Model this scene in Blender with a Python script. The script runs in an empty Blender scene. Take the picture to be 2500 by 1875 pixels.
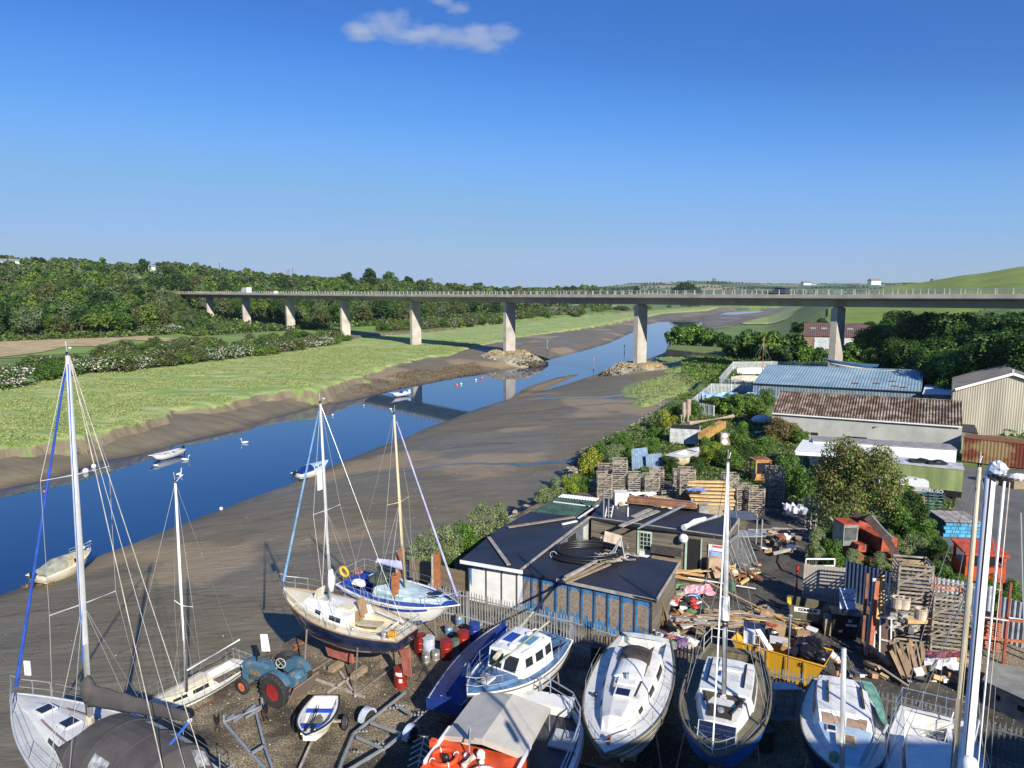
import bpy, math, random
import numpy as np
from math import sin, cos, pi, radians, tan, atan, sqrt, hypot
from mathutils import Vector as V, Matrix
random.seed(7); RNG = np.random.default_rng(5)
C = bpy.context.scene.collection
F = 1732.0; CZ = 17.5; PT = math.atan((937.5-708)/F); cp, sp = cos(PT), sin(PT)
def ray(px, py):
    x = (px-1250)/F; y = (937.5-py)/F
    return V((x, cp+y*sp, -sp+y*cp))
def P(px, py, z=0.0):                      # point of the photographed ray at height z
    d = ray(px, py); t = (z-CZ)/d.z
    return V((d.x*t, d.y*t, z))
def AY(px, py, Y):                         # point of the ray at distance Y
    d = ray(px, py); t = Y/d.y
    return V((d.x*t, Y, CZ+d.z*t))
def PN(px, py, z):                         # numpy-friendly list of xy
    return [tuple(P(a, b, z)[:2]) for a, b in zip(px, py)]
def PL(pts, z): return [tuple(P(a, b, z)[:2]) for a, b in pts]
def tag(o, label=None, cat=None, group=None, kind=None):
    if label: o['label'] = label
    if cat: o['category'] = cat
    if group: o['group'] = group
    if kind: o['kind'] = kind
    return o
def thing(name, label, cat, loc=(0,0,0), rz=0.0, group=None):
    o = bpy.data.objects.new(name, None); C.objects.link(o); o.empty_display_size = .1
    o.location = loc; o.rotation_euler = (0, 0, rz)
    return tag(o, label, cat, group)
def mw(o): return Matrix.Translation(o.location) @ o.rotation_euler.to_matrix().to_4x4() @ Matrix.Diagonal(V((*o.scale, 1)))
def dup(o, parent=None):
    c = o.copy(); C.objects.link(c); c.parent = parent
    for ch in list(KIDS.get(o.name, [])): 
        d = dup(ch, c); KIDS.setdefault(c.name, []).append(d)
    return c
KIDS = {}
_M = {}
def mat(name, col, rough=.7, metal=0.0, var=.18, scale=2.0, bump=0.0, col2=None, lo=.35, hi=.65, det=4, spec=.5, stretch=None, trans=0, alpha=1, wave=None, island=0.0, coat=0):
    if name in _M: return _M[name]
    m = bpy.data.materials.new(name); m.use_nodes = True; N = m.node_tree.nodes; L = m.node_tree.links
    b = N['Principled BSDF']; b.inputs['Roughness'].default_value = rough; b.inputs['Metallic'].default_value = metal
    b.inputs['Specular IOR Level'].default_value = spec; b.inputs['Coat Weight'].default_value = coat
    tc = N.new('ShaderNodeTexCoord'); mp = N.new('ShaderNodeMapping'); L.new(tc.outputs['Object'], mp.inputs[0])
    if stretch: mp.inputs['Scale'].default_value = stretch
    ns = N.new('ShaderNodeTexNoise'); ns.inputs['Scale'].default_value = scale; ns.inputs['Detail'].default_value = det; ns.inputs['Roughness'].default_value = .62
    L.new(mp.outputs[0], ns.inputs[0])
    cr = N.new('ShaderNodeValToRGB'); cr.color_ramp.elements[0].position = lo; cr.color_ramp.elements[1].position = hi
    c2 = col2 if col2 else tuple(max(0, c*(1-2*var)) for c in col)
    c1 = col if col2 else tuple(min(1, c*(1+var*.6)) for c in col)
    cr.color_ramp.elements[0].color = (*c2, 1); cr.color_ramp.elements[1].color = (*c1, 1)
    L.new(ns.outputs['Fac'], cr.inputs[0]); out = cr.outputs[0]
    if island or True:
        pass
    if island:
        g = N.new('ShaderNodeNewGeometry'); hs = N.new('ShaderNodeHueSaturation'); mr = N.new('ShaderNodeMapRange')
        mr.inputs[3].default_value = 1-island; mr.inputs[4].default_value = 1+island
        L.new(g.outputs['Random Per Island'], mr.inputs[0]); L.new(mr.outputs[0], hs.inputs['Value']); L.new(out, hs.inputs['Color']); out = hs.outputs[0]
    if wave:                                   # thin dark joints / planks: (direction, scale, darkness)
        w = N.new('ShaderNodeTexWave'); w.bands_direction = wave[0]; w.inputs['Scale'].default_value = wave[1]; w.wave_profile = 'SAW'
        L.new(tc.outputs['Object'], w.inputs[0]); r2 = N.new('ShaderNodeValToRGB'); r2.color_ramp.elements[0].position = 0; r2.color_ramp.elements[1].position = .12
        r2.color_ramp.elements[0].color = (wave[2],)*3+(1,); r2.color_ramp.elements[1].color = (1,1,1,1)
        L.new(w.outputs['Color'], r2.inputs[0]); mx = N.new('ShaderNodeMix'); mx.data_type = 'RGBA'; mx.blend_type = 'MULTIPLY'; mx.inputs[0].default_value = 1
        L.new(out, mx.inputs[6]); L.new(r2.outputs[0], mx.inputs[7]); out = mx.outputs[2]
    L.new(out, b.inputs['Base Color'])
    if bump:
        n2 = N.new('ShaderNodeTexNoise'); n2.inputs['Scale'].default_value = scale*5; n2.inputs['Detail'].default_value = 5; L.new(mp.outputs[0], n2.inputs[0])
        bp = N.new('ShaderNodeBump'); bp.inputs['Strength'].default_value = bump; bp.inputs['Distance'].default_value = .1; L.new(n2.outputs['Fac'], bp.inputs['Height']); L.new(bp.outputs[0], b.inputs['Normal'])
    if trans:                                  # leaves: some light passes through
        t = N.new('ShaderNodeBsdfTranslucent'); L.new(out, t.inputs[0]); mx = N.new('ShaderNodeMixShader'); mx.inputs[0].default_value = trans
        L.new(b.outputs[0], mx.inputs[1]); L.new(t.outputs[0], mx.inputs[2]); L.new(mx.outputs[0], N['Material Output'].inputs[0])
    if alpha < 1: b.inputs['Alpha'].default_value = alpha
    _M[name] = m; return m
def link(name, me, mats, parent=None, loc=None, smooth=False):
    for m in (mats if isinstance(mats, (list, tuple)) else [mats]): me.materials.append(m)
    if smooth: me.shade_smooth()
    o = bpy.data.objects.new(name, me); C.objects.link(o)
    if parent is not None: o.parent = parent; KIDS.setdefault(parent.name, []).append(o)
    if loc is not None: o.location = loc
    return o
def frame(d):
    d = V(d).normalized(); a = V((0,0,1)) if abs(d.z) < .95 else V((1,0,0))
    x = d.cross(a).normalized(); return x, x.cross(d).normalized(), d
class MB:
    def __init__(s, T=None): s.v = []; s.f = []; s.mi = []; s.m = 0; s.T = T
    def add(s, vs, fs):
        b = len(s.v); s.v += [tuple(s.T @ V(p)) if s.T else tuple(p) for p in vs]; s.f += [tuple(b+i for i in f) for f in fs]; s.mi += [s.m]*len(fs); return s
    def box(s, c, d, rz=0.0, R=None):
        x, y, z = d[0]/2, d[1]/2, d[2]/2; R = R or Matrix.Rotation(rz, 3, 'Z'); c = V(c)
        vs = [c + R @ V((i*x, j*y, k*z)) for i in (-1,1) for j in (-1,1) for k in (-1,1)]
        return s.add(vs, [(0,1,3,2),(4,6,7,5),(0,4,5,1),(2,3,7,6),(0,2,6,4),(1,5,7,3)])
    def beam(s, p, q, w=.05, h=.05, up=(0,0,1)):
        p, q = V(p), V(q); d = (q-p).normalized(); u = V(up); x = d.cross(u)
        if x.length < 1e-4: x = d.cross(V((1,0,0)))
        x.normalize(); y = x.cross(d); a, b = x*w/2, y*h/2
        return s.add([p-a-b, p+a-b, p+a+b, p-a+b, q-a-b, q+a-b, q+a+b, q-a+b], [(3,2,1,0),(4,5,6,7),(0,1,5,4),(1,2,6,5),(2,3,7,6),(3,0,4,7)])
    def tube(s, p, q, r, r2=None, n=8, cap=True):
        return s.path([p, q], [r, r if r2 is None else r2], n, cap)
    def path(s, pts, r, n=8, cap=True, sx=1.0):
        pts = [V(p) for p in pts]; k = len(pts); r = r if isinstance(r, (list, tuple)) else [r]*k; vs = []; px = None
        for i, p in enumerate(pts):
            d = pts[min(i+1, k-1)] - pts[max(i-1, 0)]; d = d.normalized() if d.length > 1e-9 else V((0,0,1))
            if px is None: x, y, _ = frame(d)
            else:
                x = px - d*px.dot(d); x = x.normalized() if x.length > 1e-6 else frame(d)[0]; y = d.cross(x)
            px = x
            vs += [p + x*cos(2*pi*j/n)*r[i]*sx + y*sin(2*pi*j/n)*r[i] for j in range(n)]
        fs = [(i*n+j, i*n+(j+1)%n, (i+1)*n+(j+1)%n, (i+1)*n+j) for i in range(k-1) for j in range(n)]
        if cap: fs += [tuple(range(n-1, -1, -1)), tuple(range((k-1)*n, k*n))]
        return s.add(vs, fs)
    def lathe(s, c, prof, n=16, ax=(0,0,1), cap=True):
        x, y, d = frame(ax); c = V(c); vs = [c + d*h + x*cos(2*pi*j/n)*r + y*sin(2*pi*j/n)*r for r, h in prof for j in range(n)]; k = len(prof)
        fs = [(i*n+j, i*n+(j+1)%n, (i+1)*n+(j+1)%n, (i+1)*n+j) for i in range(k-1) for j in range(n)]
        return s.add(vs, fs + ([tuple(range(n-1, -1, -1)), tuple(range((k-1)*n, k*n))] if cap else []))
    def loft(s, rings, close=False, cap0=False, cap1=False):
        n = len(rings[0]); vs = [p for r in rings for p in r]; k = len(rings); m = n if close else n-1
        fs = [(i*n+j, i*n+(j+1)%n, (i+1)*n+(j+1)%n, (i+1)*n+j) for i in range(k-1) for j in range(m)]
        if cap0: fs.append(tuple(range(n-1, -1, -1)))
        if cap1: fs.append(tuple(range((k-1)*n, k*n)))
        return s.add(vs, fs)
    def prism(s, pts, z0, z1):
        n = len(pts); vs = [(x, y, z0) for x, y in pts] + [(x, y, z1) for x, y in pts]
        return s.add(vs, [tuple(range(n-1,-1,-1)), tuple(range(n, 2*n))] + [(i, (i+1)%n, n+(i+1)%n, n+i) for i in range(n)])
    def slab(s, pts, th):                        # planar polygon in space given thickness downwards
        n = len(pts); pts = [V(p) for p in pts]; nn = (pts[1]-pts[0]).cross(pts[2]-pts[0]).normalized()
        if nn.z < 0: nn = -nn; pts = pts[::-1]
        return s.add(pts + [p-nn*th for p in pts], [tuple(range(n)), tuple(range(2*n-1, n-1, -1))] + [(i, n+i, n+(i+1)%n, (i+1)%n) for i in range(n)])
    def torus(s, c, R, r, n=24, k=8, ax=(0,0,1)):
        x, y, d = frame(ax); c = V(c); vs = []
        for i in range(n):
            a = 2*pi*i/n; e = x*cos(a)+y*sin(a)
            vs += [c + e*(R+r*cos(2*pi*j/k)) + d*r*sin(2*pi*j/k) for j in range(k)]
        return s.add(vs, [(i*k+j, ((i+1)%n)*k+j, ((i+1)%n)*k+(j+1)%k, i*k+(j+1)%k) for i in range(n) for j in range(k)])
    def ball(s, c, r, n=10, k=7, sc=(1,1,1), jit=0):
        c = V(c); vs = []
        for i in range(k+1):
            t = pi*i/k
            for j in range(n):
                a = 2*pi*j/n; q = 1+random.uniform(-jit, jit); vs.append(c + V((sin(t)*cos(a)*sc[0], sin(t)*sin(a)*sc[1], cos(t)*sc[2]))*r*q)
        return s.add(vs, [(i*n+j, (i+1)*n+j, (i+1)*n+(j+1)%n, i*n+(j+1)%n) for i in range(k) for j in range(n)])
    def corr(s, a, b, c, d, pitch=.2, amp=.03):   # corrugated sheet: a->b along the wave, a->d along the ridges
        a, b, c, d = map(V, (a, b, c, d)); n = max(2, int((b-a).length/pitch)*4); nn = (b-a).cross(d-a).normalized()*amp; r0 = []; r1 = []
        for i in range(n+1):
            t = i/n; o = nn*(1, .3, -1, .3)[i % 4]; r0.append(a.lerp(b, t)+o); r1.append(d.lerp(c, t)+o)
        return s.loft([r0, r1])
    def build(s, name, mats, parent=None, loc=None, smooth=False):
        me = bpy.data.meshes.new(name); me.from_pydata(s.v, [], s.f)
        if any(s.mi): me.polygons.foreach_set('material_index', s.mi)
        me.update(); return link(name, me, mats, parent, loc, smooth)
def npmesh(name, v, f, mats, parent=None, mi=None, smooth=False):
    me = bpy.data.meshes.new(name); n = len(f); k = f.shape[1]
    me.vertices.add(len(v)); me.vertices.foreach_set('co', np.asarray(v, np.float32).ravel())
    me.loops.add(n*k); me.loops.foreach_set('vertex_index', f.astype(np.int32).ravel())
    me.polygons.add(n); me.polygons.foreach_set('loop_start', np.arange(0, n*k, k, dtype=np.int32)); me.polygons.foreach_set('loop_total', np.full(n, k, np.int32))
    if mi is not None: me.polygons.foreach_set('material_index', np.asarray(mi, np.int32))
    me.update(calc_edges=True); me.validate(); return link(name, me, mats, parent, smooth=smooth)
def leaves(cl, n, size, flat=.0, up=.35, inner=.35):
    """quads spread through clumps cl=[(x,y,z,r)]; returns verts, faces"""
    cl = np.array(cl, float); w = cl[:,3]**2; idx = RNG.choice(len(cl), n, p=w/w.sum()); c = cl[idx]
    d = RNG.normal(size=(n,3)); d /= np.linalg.norm(d, axis=1)[:,None]; d[:,2] = np.where((d[:,2] < -.3) & (RNG.random(n) < .7), -d[:,2], d[:,2])
    r = c[:,3]*(inner+(1-inner)*RNG.random(n)**.5); p = c[:,:3] + d*r[:,None]*np.array([1,1,1-flat])
    nn = d*.8 + RNG.normal(size=(n,3))*.55 + np.array([0,0,up]); nn /= np.linalg.norm(nn, axis=1)[:,None]
    a = np.cross(nn, RNG.normal(size=(n,3))); a /= np.linalg.norm(a, axis=1)[:,None]; b = np.cross(nn, a)
    s = size*(.6+.8*RNG.random(n))[:,None]; b *= .75
    v = np.stack([p-a*s, p+b*s*.8-a*s*.1, p+a*s, p-b*s*.8+a*s*.1], 1).reshape(-1,3)
    return v, np.arange(4*n).reshape(-1,4)
def lumps(rx, ry, rz, z0, n, r, jit=.25):
    out = []
    for i in range(n):
        t = random.random()*2*pi; h = random.random(); q = sqrt(random.random())*(.55+.45*sin(pi*min(1, .15+h*.85)))
        out.append((cos(t)*rx*q, sin(t)*ry*q, z0+rz*h*(1-.25*q*q), r*random.uniform(1-jit, 1+jit)))
    return out
def text(parent, s, loc, size, m, R, name='lettering', bold=0.0, sx=1.0):
    cu = bpy.data.curves.new('t', 'FONT'); cu.body = s; cu.size = size; cu.align_x = 'CENTER'; cu.align_y = 'CENTER'; cu.offset = bold; cu.extrude = .004
    o = bpy.data.objects.new('t', cu); me = bpy.data.meshes.new_from_object(o); me.name = name
    bpy.data.objects.remove(o); me.transform(Matrix.Translation(V(loc)) @ R.to_4x4() @ Matrix.Diagonal((sx,1,1,1)))
    return link(name, me, m, parent)
def axes(x, y):                                  # rotation whose columns are x (reading direction), y (up), and their normal
    x = V(x).normalized(); y = V(y); y = (y - x*y.dot(x)).normalized(); z = x.cross(y)
    return Matrix((x, y, z)).transposed()
# ---------- camera, sun, sky ----------
sc = bpy.context.scene
cam = bpy.data.cameras.new('camera'); co = bpy.data.objects.new('camera', cam); C.objects.link(co); sc.camera = co
cam.sensor_width = 36; cam.lens = F/2500*36; cam.clip_end = 30000; cam.clip_start = .1
co.location = (0, 0, CZ); co.rotation_euler = (pi/2-PT, 0, 0)
SA = radians(25); SE = radians(29)               # the sun stands behind the camera to the right
tosun = V((sin(SA)*cos(SE), -cos(SA)*cos(SE), sin(SE)))
sl = bpy.data.lights.new('sun', 'SUN'); so = bpy.data.objects.new('sun', sl); C.objects.link(so)
sl.energy = 5.0; sl.angle = radians(.5); sl.color = (1, .94, .82); so.rotation_euler = tosun.to_track_quat('Z', 'Y').to_euler()
w = bpy.data.worlds.new('World'); sc.world = w; w.use_nodes = True; N = w.node_tree.nodes; L = w.node_tree.links
sk = N.new('ShaderNodeTexSky'); sk.sky_type = 'NISHITA'; sk.sun_disc = False; sk.sun_elevation = SE; sk.sun_rotation = math.atan2(tosun.x, tosun.y)
sk.air_density = 1.0; sk.dust_density = 0.0; sk.ozone_density = 3.0; sk.altitude = 50
hs = N.new('ShaderNodeHueSaturation'); hs.inputs['Saturation'].default_value = 1.1; tn = N.new('ShaderNodeMix'); tn.data_type = 'RGBA'; tn.blend_type = 'MULTIPLY'; tn.inputs[0].default_value = 1; tn.inputs[7].default_value = (1.0, .93, 1.05, 1); L.new(sk.outputs[0], tn.inputs[6]); L.new(tn.outputs[2], hs.inputs['Color'])
mc = N.new('ShaderNodeMix'); mc.data_type = 'RGBA'; mc.inputs[0].default_value = .42; mc.inputs[7].default_value = (1.35, 2.75, 6.6, 1); L.new(hs.outputs[0], mc.inputs[6])
def scl(k, a):
    m = N.new('ShaderNodeVectorMath'); m.operation = 'SCALE'; m.inputs['Scale'].default_value = k; L.new(a, m.inputs[0]); return m.outputs[0]
cv = N.new('ShaderNodeRGBCurve'); L.new(scl(.115, mc.outputs[2]), cv.inputs['Color']); cv.mapping.use_clip = False      # evens out the physical sky: deeper overhead, less glare at the horizon
for i, pts in enumerate([[(.147,.052),(.188,.1),(.262,.2),(.424,.305),(.645,.385)], [(.29,.20),(.356,.325),(.456,.455),(.623,.515),(.753,.545)], [(.665,.64),(.76,.85),(.87,.93),(.947,.87)]]):
    c = cv.mapping.curves[i]; c.points[0].location = (0, 0); c.points[1].location = (1, pts[-1][1]*1.12)
    for p in pts: c.points.new(*p)
cv.mapping.extend = 'HORIZONTAL'; cv.mapping.update(); EXPO = .6
tc = N.new('ShaderNodeTexCoord'); sx = N.new('ShaderNodeSeparateXYZ'); L.new(tc.outputs['Generated'], sx.inputs[0]); mr = N.new('ShaderNodeMapRange'); mr.inputs[2].default_value = .16; mr.inputs[3].default_value = 0; L.new(sx.outputs[2], mr.inputs[0]); hz = N.new('ShaderNodeMix'); hz.data_type = 'RGBA'; hz.inputs[6].default_value = (.98,1.0,.84,1); hz.inputs[7].default_value = (1,1,1,1); L.new(mr.outputs[0], hz.inputs[0])
hm = N.new('ShaderNodeMix'); hm.data_type = 'RGBA'; hm.blend_type = 'MULTIPLY'; hm.inputs[0].default_value = 1; L.new(cv.outputs[0], hm.inputs[6]); L.new(hz.outputs[2], hm.inputs[7]); L.new(scl(1/(.09*2**EXPO), hm.outputs[2]), N['Background'].inputs[0]); N['Background'].inputs[1].default_value = .09
sc.view_settings.view_transform = 'Standard'; sc.view_settings.look = 'None'; sc.view_settings.exposure = EXPO; sc.view_settings.gamma = 1
sc.cycles.max_bounces = 6; sc.cycles.transparent_max_bounces = 12; sc.cycles.volume_bounces = 2; sc.cycles.caustics_reflective = False; sc.cycles.caustics_refractive = False
sc.cycles.volume_max_steps = 64
# ---------- palettes ----------
G_ = lambda n, c, **k: mat(n, c, rough=k.pop('rough', .55), trans=k.pop('trans', .25), var=k.pop('var', .3), scale=k.pop('scale', .35), island=k.pop('island', .35), spec=.3, **k)
LEAF = [G_('leaf_deep', (.04,.09,.018)), G_('leaf_mid', (.085,.17,.026)), G_('leaf_yellow', (.15,.23,.035)), G_('leaf_grey', (.14,.19,.08)), G_('leaf_olive', (.13,.16,.05))]
NEARLEAF = [G_('shrub_deep', (.055,.12,.02), scale=2), G_('shrub_mid', (.12,.23,.035), scale=2), G_('shrub_silver', (.24,.31,.13), scale=2), G_('shrub_copper', (.25,.21,.07), scale=2), G_('shrub_lime', (.24,.34,.035), scale=2)]
WHITEF = mat('blossom', (.62,.58,.5), var=.1, trans=.2); YELLOWF = mat('yellow_flower', (.75,.6,.03), var=.1, trans=.2)
BARK = mat('bark', (.16,.13,.1), bump=.4); DEADW = mat('dead_wood', (.4,.36,.3))
# ---------- river valley ----------
def sd(poly, X, Y):                              # signed distance, positive inside
    d = np.full(X.shape, 1e9); ins = np.zeros(X.shape, bool); n = len(poly)
    for i in range(n):
        x0, y0 = poly[i]; x1, y1 = poly[(i+1) % n]; dx, dy = x1-x0, y1-y0
        t = np.clip(((X-x0)*dx+(Y-y0)*dy)/(dx*dx+dy*dy+1e-12), 0, 1); d = np.minimum(d, np.hypot(X-x0-t*dx, Y-y0-t*dy))
        c = (y0 > Y) != (y1 > Y); ins ^= c & (X < (x1-x0)*(Y-y0)/((y1-y0) if y1 != y0 else 1e-12)+x0)
    return np.where(ins, d, -d)
_nz = [(RNG.normal(size=2), RNG.random()*6.28) for _ in range(60)]
def nz(X, Y, L_, oct=3, sd_=0):
    o = 0; a = 1
    for k in range(oct):
        for j in range(5):
            (u, v), ph = _nz[(k*5+j+sd_*7) % 60]; o = o + a*np.sin((X*u+Y*v)*2*pi/L_*(.6+.2*j)+ph)/5
        L_ *= .45; a *= .5
    return o
WZ = -5.5; MZ = -2.1
W_left = [(-900,1500),(-300,1270),(0,1194),(57,1183),(90,1176),(163,1156),(244,1126),(353,1107),(461,1075),(600,1045),(630,1031),(744,999),(798,988),(880,972),(988,944),(1100,923),(1136,916),(1195,908),(1271,896),(1361,873),(1420,858),(1488,838),(1547,810),(1579,793),(1617,784),(1663,782),(1714,787)]
W_right = [(1716,803),(1690,815),(1655,825),(1632,841),(1625,860),(1608,867),(1560,884),(1500,895),(1453,915),(1380,939),(1325,955),(1233,977),(1163,999),(1095,1026),(1041,1045),(993,1067),(939,1086),(844,1124),(760,1158),(708,1183),(600,1221),(515,1254),(447,1278),(339,1322),(244,1357),(217,1373),(73,1426),(0,1454),(-300,1560),(-900,1760)]
W = PL(W_left + W_right, WZ)
W2 = PL([(1738,772),(1800,757),(1842,754),(1866,760),(1840,765),(1790,770),(1750,774)], WZ); W3 = PL([(1828,753),(1900,750),(1913,753),(1850,757)], WZ)
W4 = PL([(1755,747),(1800,744),(1800,747),(1760,749)], WZ)
M_front = [(-900,1330),(-300,1170),(0,1096),(76,1086),(171,1067),(244,1053),(353,1029),(423,1002),(505,993),(622,966),(690,955),(771,950),(880,920),(907,906),(1015,877),(1100,866),(1144,848),(1165,842),(1190,840),(1271,822),(1407,803),(1547,776),(1581,771),(1636,763),(1728,756),(1762,748)]
M_back = [(-900,1020),(0,935),(70,908),(190,905),(434,878),(500,872),(690,853),(825,834),(901,820),(961,816),(1002,813),(1100,805),(1114,800),(1231,788),(1407,772),(1547,762),(1640,754),(1740,749)]
MF = PL(M_front, MZ-.3); MBk = PL(M_back, MZ+.2)
marshP = MF + [(x*(1+14/y), y+14) for x, y in MBk[::-1]]
BR = [(1930,742),(1960,750),(1930,762),(1880,772),(1830,785),(1790,795),(1740,806),(1700,815),(1660,826),(1640,845),(1650,862),(1680,872),(1725,884),(1765,893),(1770,905),(1710,935),(1690,960),(1640,985),(1570,1035),(1520,1080),(1440,1110),(1400,1150),(1390,1190),(1330,1230),(1250,1270),(1180,1290),(1060,1330),(1010,1395),(960,1440),(880,1485),(734,1549),(620,1608),(421,1708),(300,1775),(150,1890),(-300,2300)]
Bas = MBk + PL(BR, -1.5) + [(-60,12),(-600,40)]
YST = np.array([20,80,150,220,280,350,450,600,800,1200,2000,3500,6000,9000.])
TAB = {-1.1:[-2,-2,-1.8,-1.6,2,10,20,36,50,42,42,42,30,20], -.72:[-2,-2,-1.8,-1.7,1,8,19,34,50,38,34,30,30,20], -.47:[-2,-2,-1.8,-1.7,0,7,14.5,28,37,34,30,30,30,20], -.445:[-2,-2,-1.8,-1.7,-1.6,-1,6,24,36,33,30,30,30,20], -.40:[-2,-2,-1.8,-1.7,-1.6,-1.5,3,20,31,30,28,29,30,20], -.33:[-2,-2,-1.8,-1.7,-1.6,-1,8,19,27,28,26,28,30,20],
 -.25:[-2,-2,-1.8,-1.7,-1.5,-.5,8,16,24,24,24,28,30,20], -.14:[-2,-2,-1.8,-1.7,-1.6,-1.2,2,12,20,20,20,28,30,20], 0:[-2,-2,-1.8,-1.7,-1.6,-1.5,-1,3,10,17.5,17,18,20,10], .1:[-2,-2,-1.8,-1.7,-1.6,-1.5,-1.5,0,3,17,16,18,20,10],
 .17:[-1,-1,-1,-1.4,-1.5,-1.5,-1.5,-1.5,-1,3,12,44,44,30], .26:[-.3,-.3,-.6,-1,-1.2,-1.5,-1.5,-1.5,-1.5,-1,8,56,50,40], .36:[-.3,-.3,-.5,-.8,-1,-1,-1,-1.5,-1.5,-1,10,46,50,40], .45:[-.3,-.3,-.3,0,6,10,13,13,5,0,12,42,55,60],
 .55:[-.3,-.3,-.2,2,9,13,19,21,18,10,10,46,70,80], .64:[-.3,-.3,-.1,5,13,20,26,29,30,20,20,50,80,90], .72:[-.3,-.3,1,9,17,25,32,36,36,30,30,50,80,90], .9:[-.3,0,4,14,22,32,40,46,46,40,40,50,60,60], 1.3:[-.3,0,5,16,25,35,45,50,50,50,50,50,50,50]}
_us = np.array(sorted(TAB)); _tz = np.array([TAB[k] for k in _us])
def smooth_interp(x, xs, tab):                    # cubic-ish (smoothstep) interpolation down rows
    i = np.clip(np.searchsorted(xs, x)-1, 0, len(xs)-2); t = np.clip((x-xs[i])/(xs[i+1]-xs[i]), 0, 1); return i, t*t*(3-2*t)*.5+t*.5
def land(X, Y):
    X = np.asarray(X, float); Y = np.asarray(Y, float); Yc = np.maximum(Y, 20); u = X/Yc
    i, a = smooth_interp(u, _us, None); j, b = smooth_interp(np.log(Yc), np.log(YST), None)
    z = (_tz[i,j]*(1-a)+_tz[i+1,j]*a)*(1-b)+(_tz[i,j+1]*(1-a)+_tz[i+1,j+1]*a)*b
    k = np.clip((Yc-150)/400, 0, 3); z = z + k*(1.3*nz(X, Y, 160, 2))*np.clip((z+1.5)/8, 0, 1) + np.clip((Yc-1500)/1500, 0, 1)*6*nz(X, Y, 900, 3, 2)
    return z
def basin(X, Y):
    d = sd(Bas, X, Y); return d
def ground(X, Y):
    z = land(X, Y); d = basin(X, Y); w_ = 3+np.clip(Y/200, 0, 3); t = np.clip((d+w_*.15)/w_, 0, 1); z = z*(1-t*t*(3-2*t)) + (-9)*(t*t*(3-2*t))
    u = X/np.maximum(Y, 1); yard = (Y < 135) & (d < 0) & (u > -.6)
    return z
def gz(x, y): return float(ground(np.array([x]), np.array([y]))[0])
def lz(x, y): return float(land(np.array([x]), np.array([y]))[0])
def polar(name, u0, u1, nu, Y0, Y1, nY, fn, mats, keep=None, kind='structure', smooth=True):
    us = np.linspace(u0, u1, nu); ys = np.exp(np.linspace(math.log(Y0), math.log(Y1), nY)); U, YY = np.meshgrid(us, ys); X = U*YY; Z = fn(X, YY)
    v = np.stack([X, YY, Z], -1).reshape(-1, 3); i = np.arange(nY-1)[:,None]*nu+np.arange(nu-1)[None]; f = np.stack([i, i+1, i+nu+1, i+nu], -1).reshape(-1, 4)
    if keep is not None:
        k = keep(X, YY, Z).ravel(); f = f[k[f].any(1)]; u_, inv = np.unique(f, return_inverse=True); v = v[u_]; f = inv.reshape(-1, 4)
    o = npmesh(name, v, f, mats, smooth=smooth); o['kind'] = kind; return o
wl, wr = W_left, W_right
Wl_w = PL(W_left, WZ)
def mudz(X, Y):
    d = np.maximum.reduce([sd(q, X, Y) for q in (W, W2, W3, W4)]); l = sd(Lside, X, Y) > 0
    dd = np.maximum(-d, 0); far = np.clip(Y/150, 1, 3)
    right = 3.3*(1-np.exp(-dd/17))+.012*dd; left = 3.15*(1-np.exp(-dd/(7*far)))
    z = WZ + np.where(d > 0, -np.minimum(.14*d, 1.3), np.where(l, left, right))
    z = z + np.where(d > 0, .3, 1)*(.05*nz(X, Y, 6, 3)+.10*nz(X+Y*.3, Y*.5, 25, 2, 3))*np.clip(dd/4+.05, 0, 1)
    b = PL([(1245,975),(1290,945),(1360,922),(1412,914),(1400,920),(1340,945),(1290,968)], WZ); db = sd(b, X, Y); z = np.where(db > -2, np.maximum(z, WZ+.12*np.clip(db+.3, -4, 3)+.05*nz(X, Y, 3, 2)), z)
    for (x0, y0), rr, hh in MOUNDS: 
        q = np.clip(1-np.hypot(X-x0, Y-y0)/rr, 0, 1); z = z + hh*q*q
    return np.minimum(z, -1.2)
Lside = PL(W_left, WZ) + MBk[::-1] + [(-700, 30)]
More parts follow.
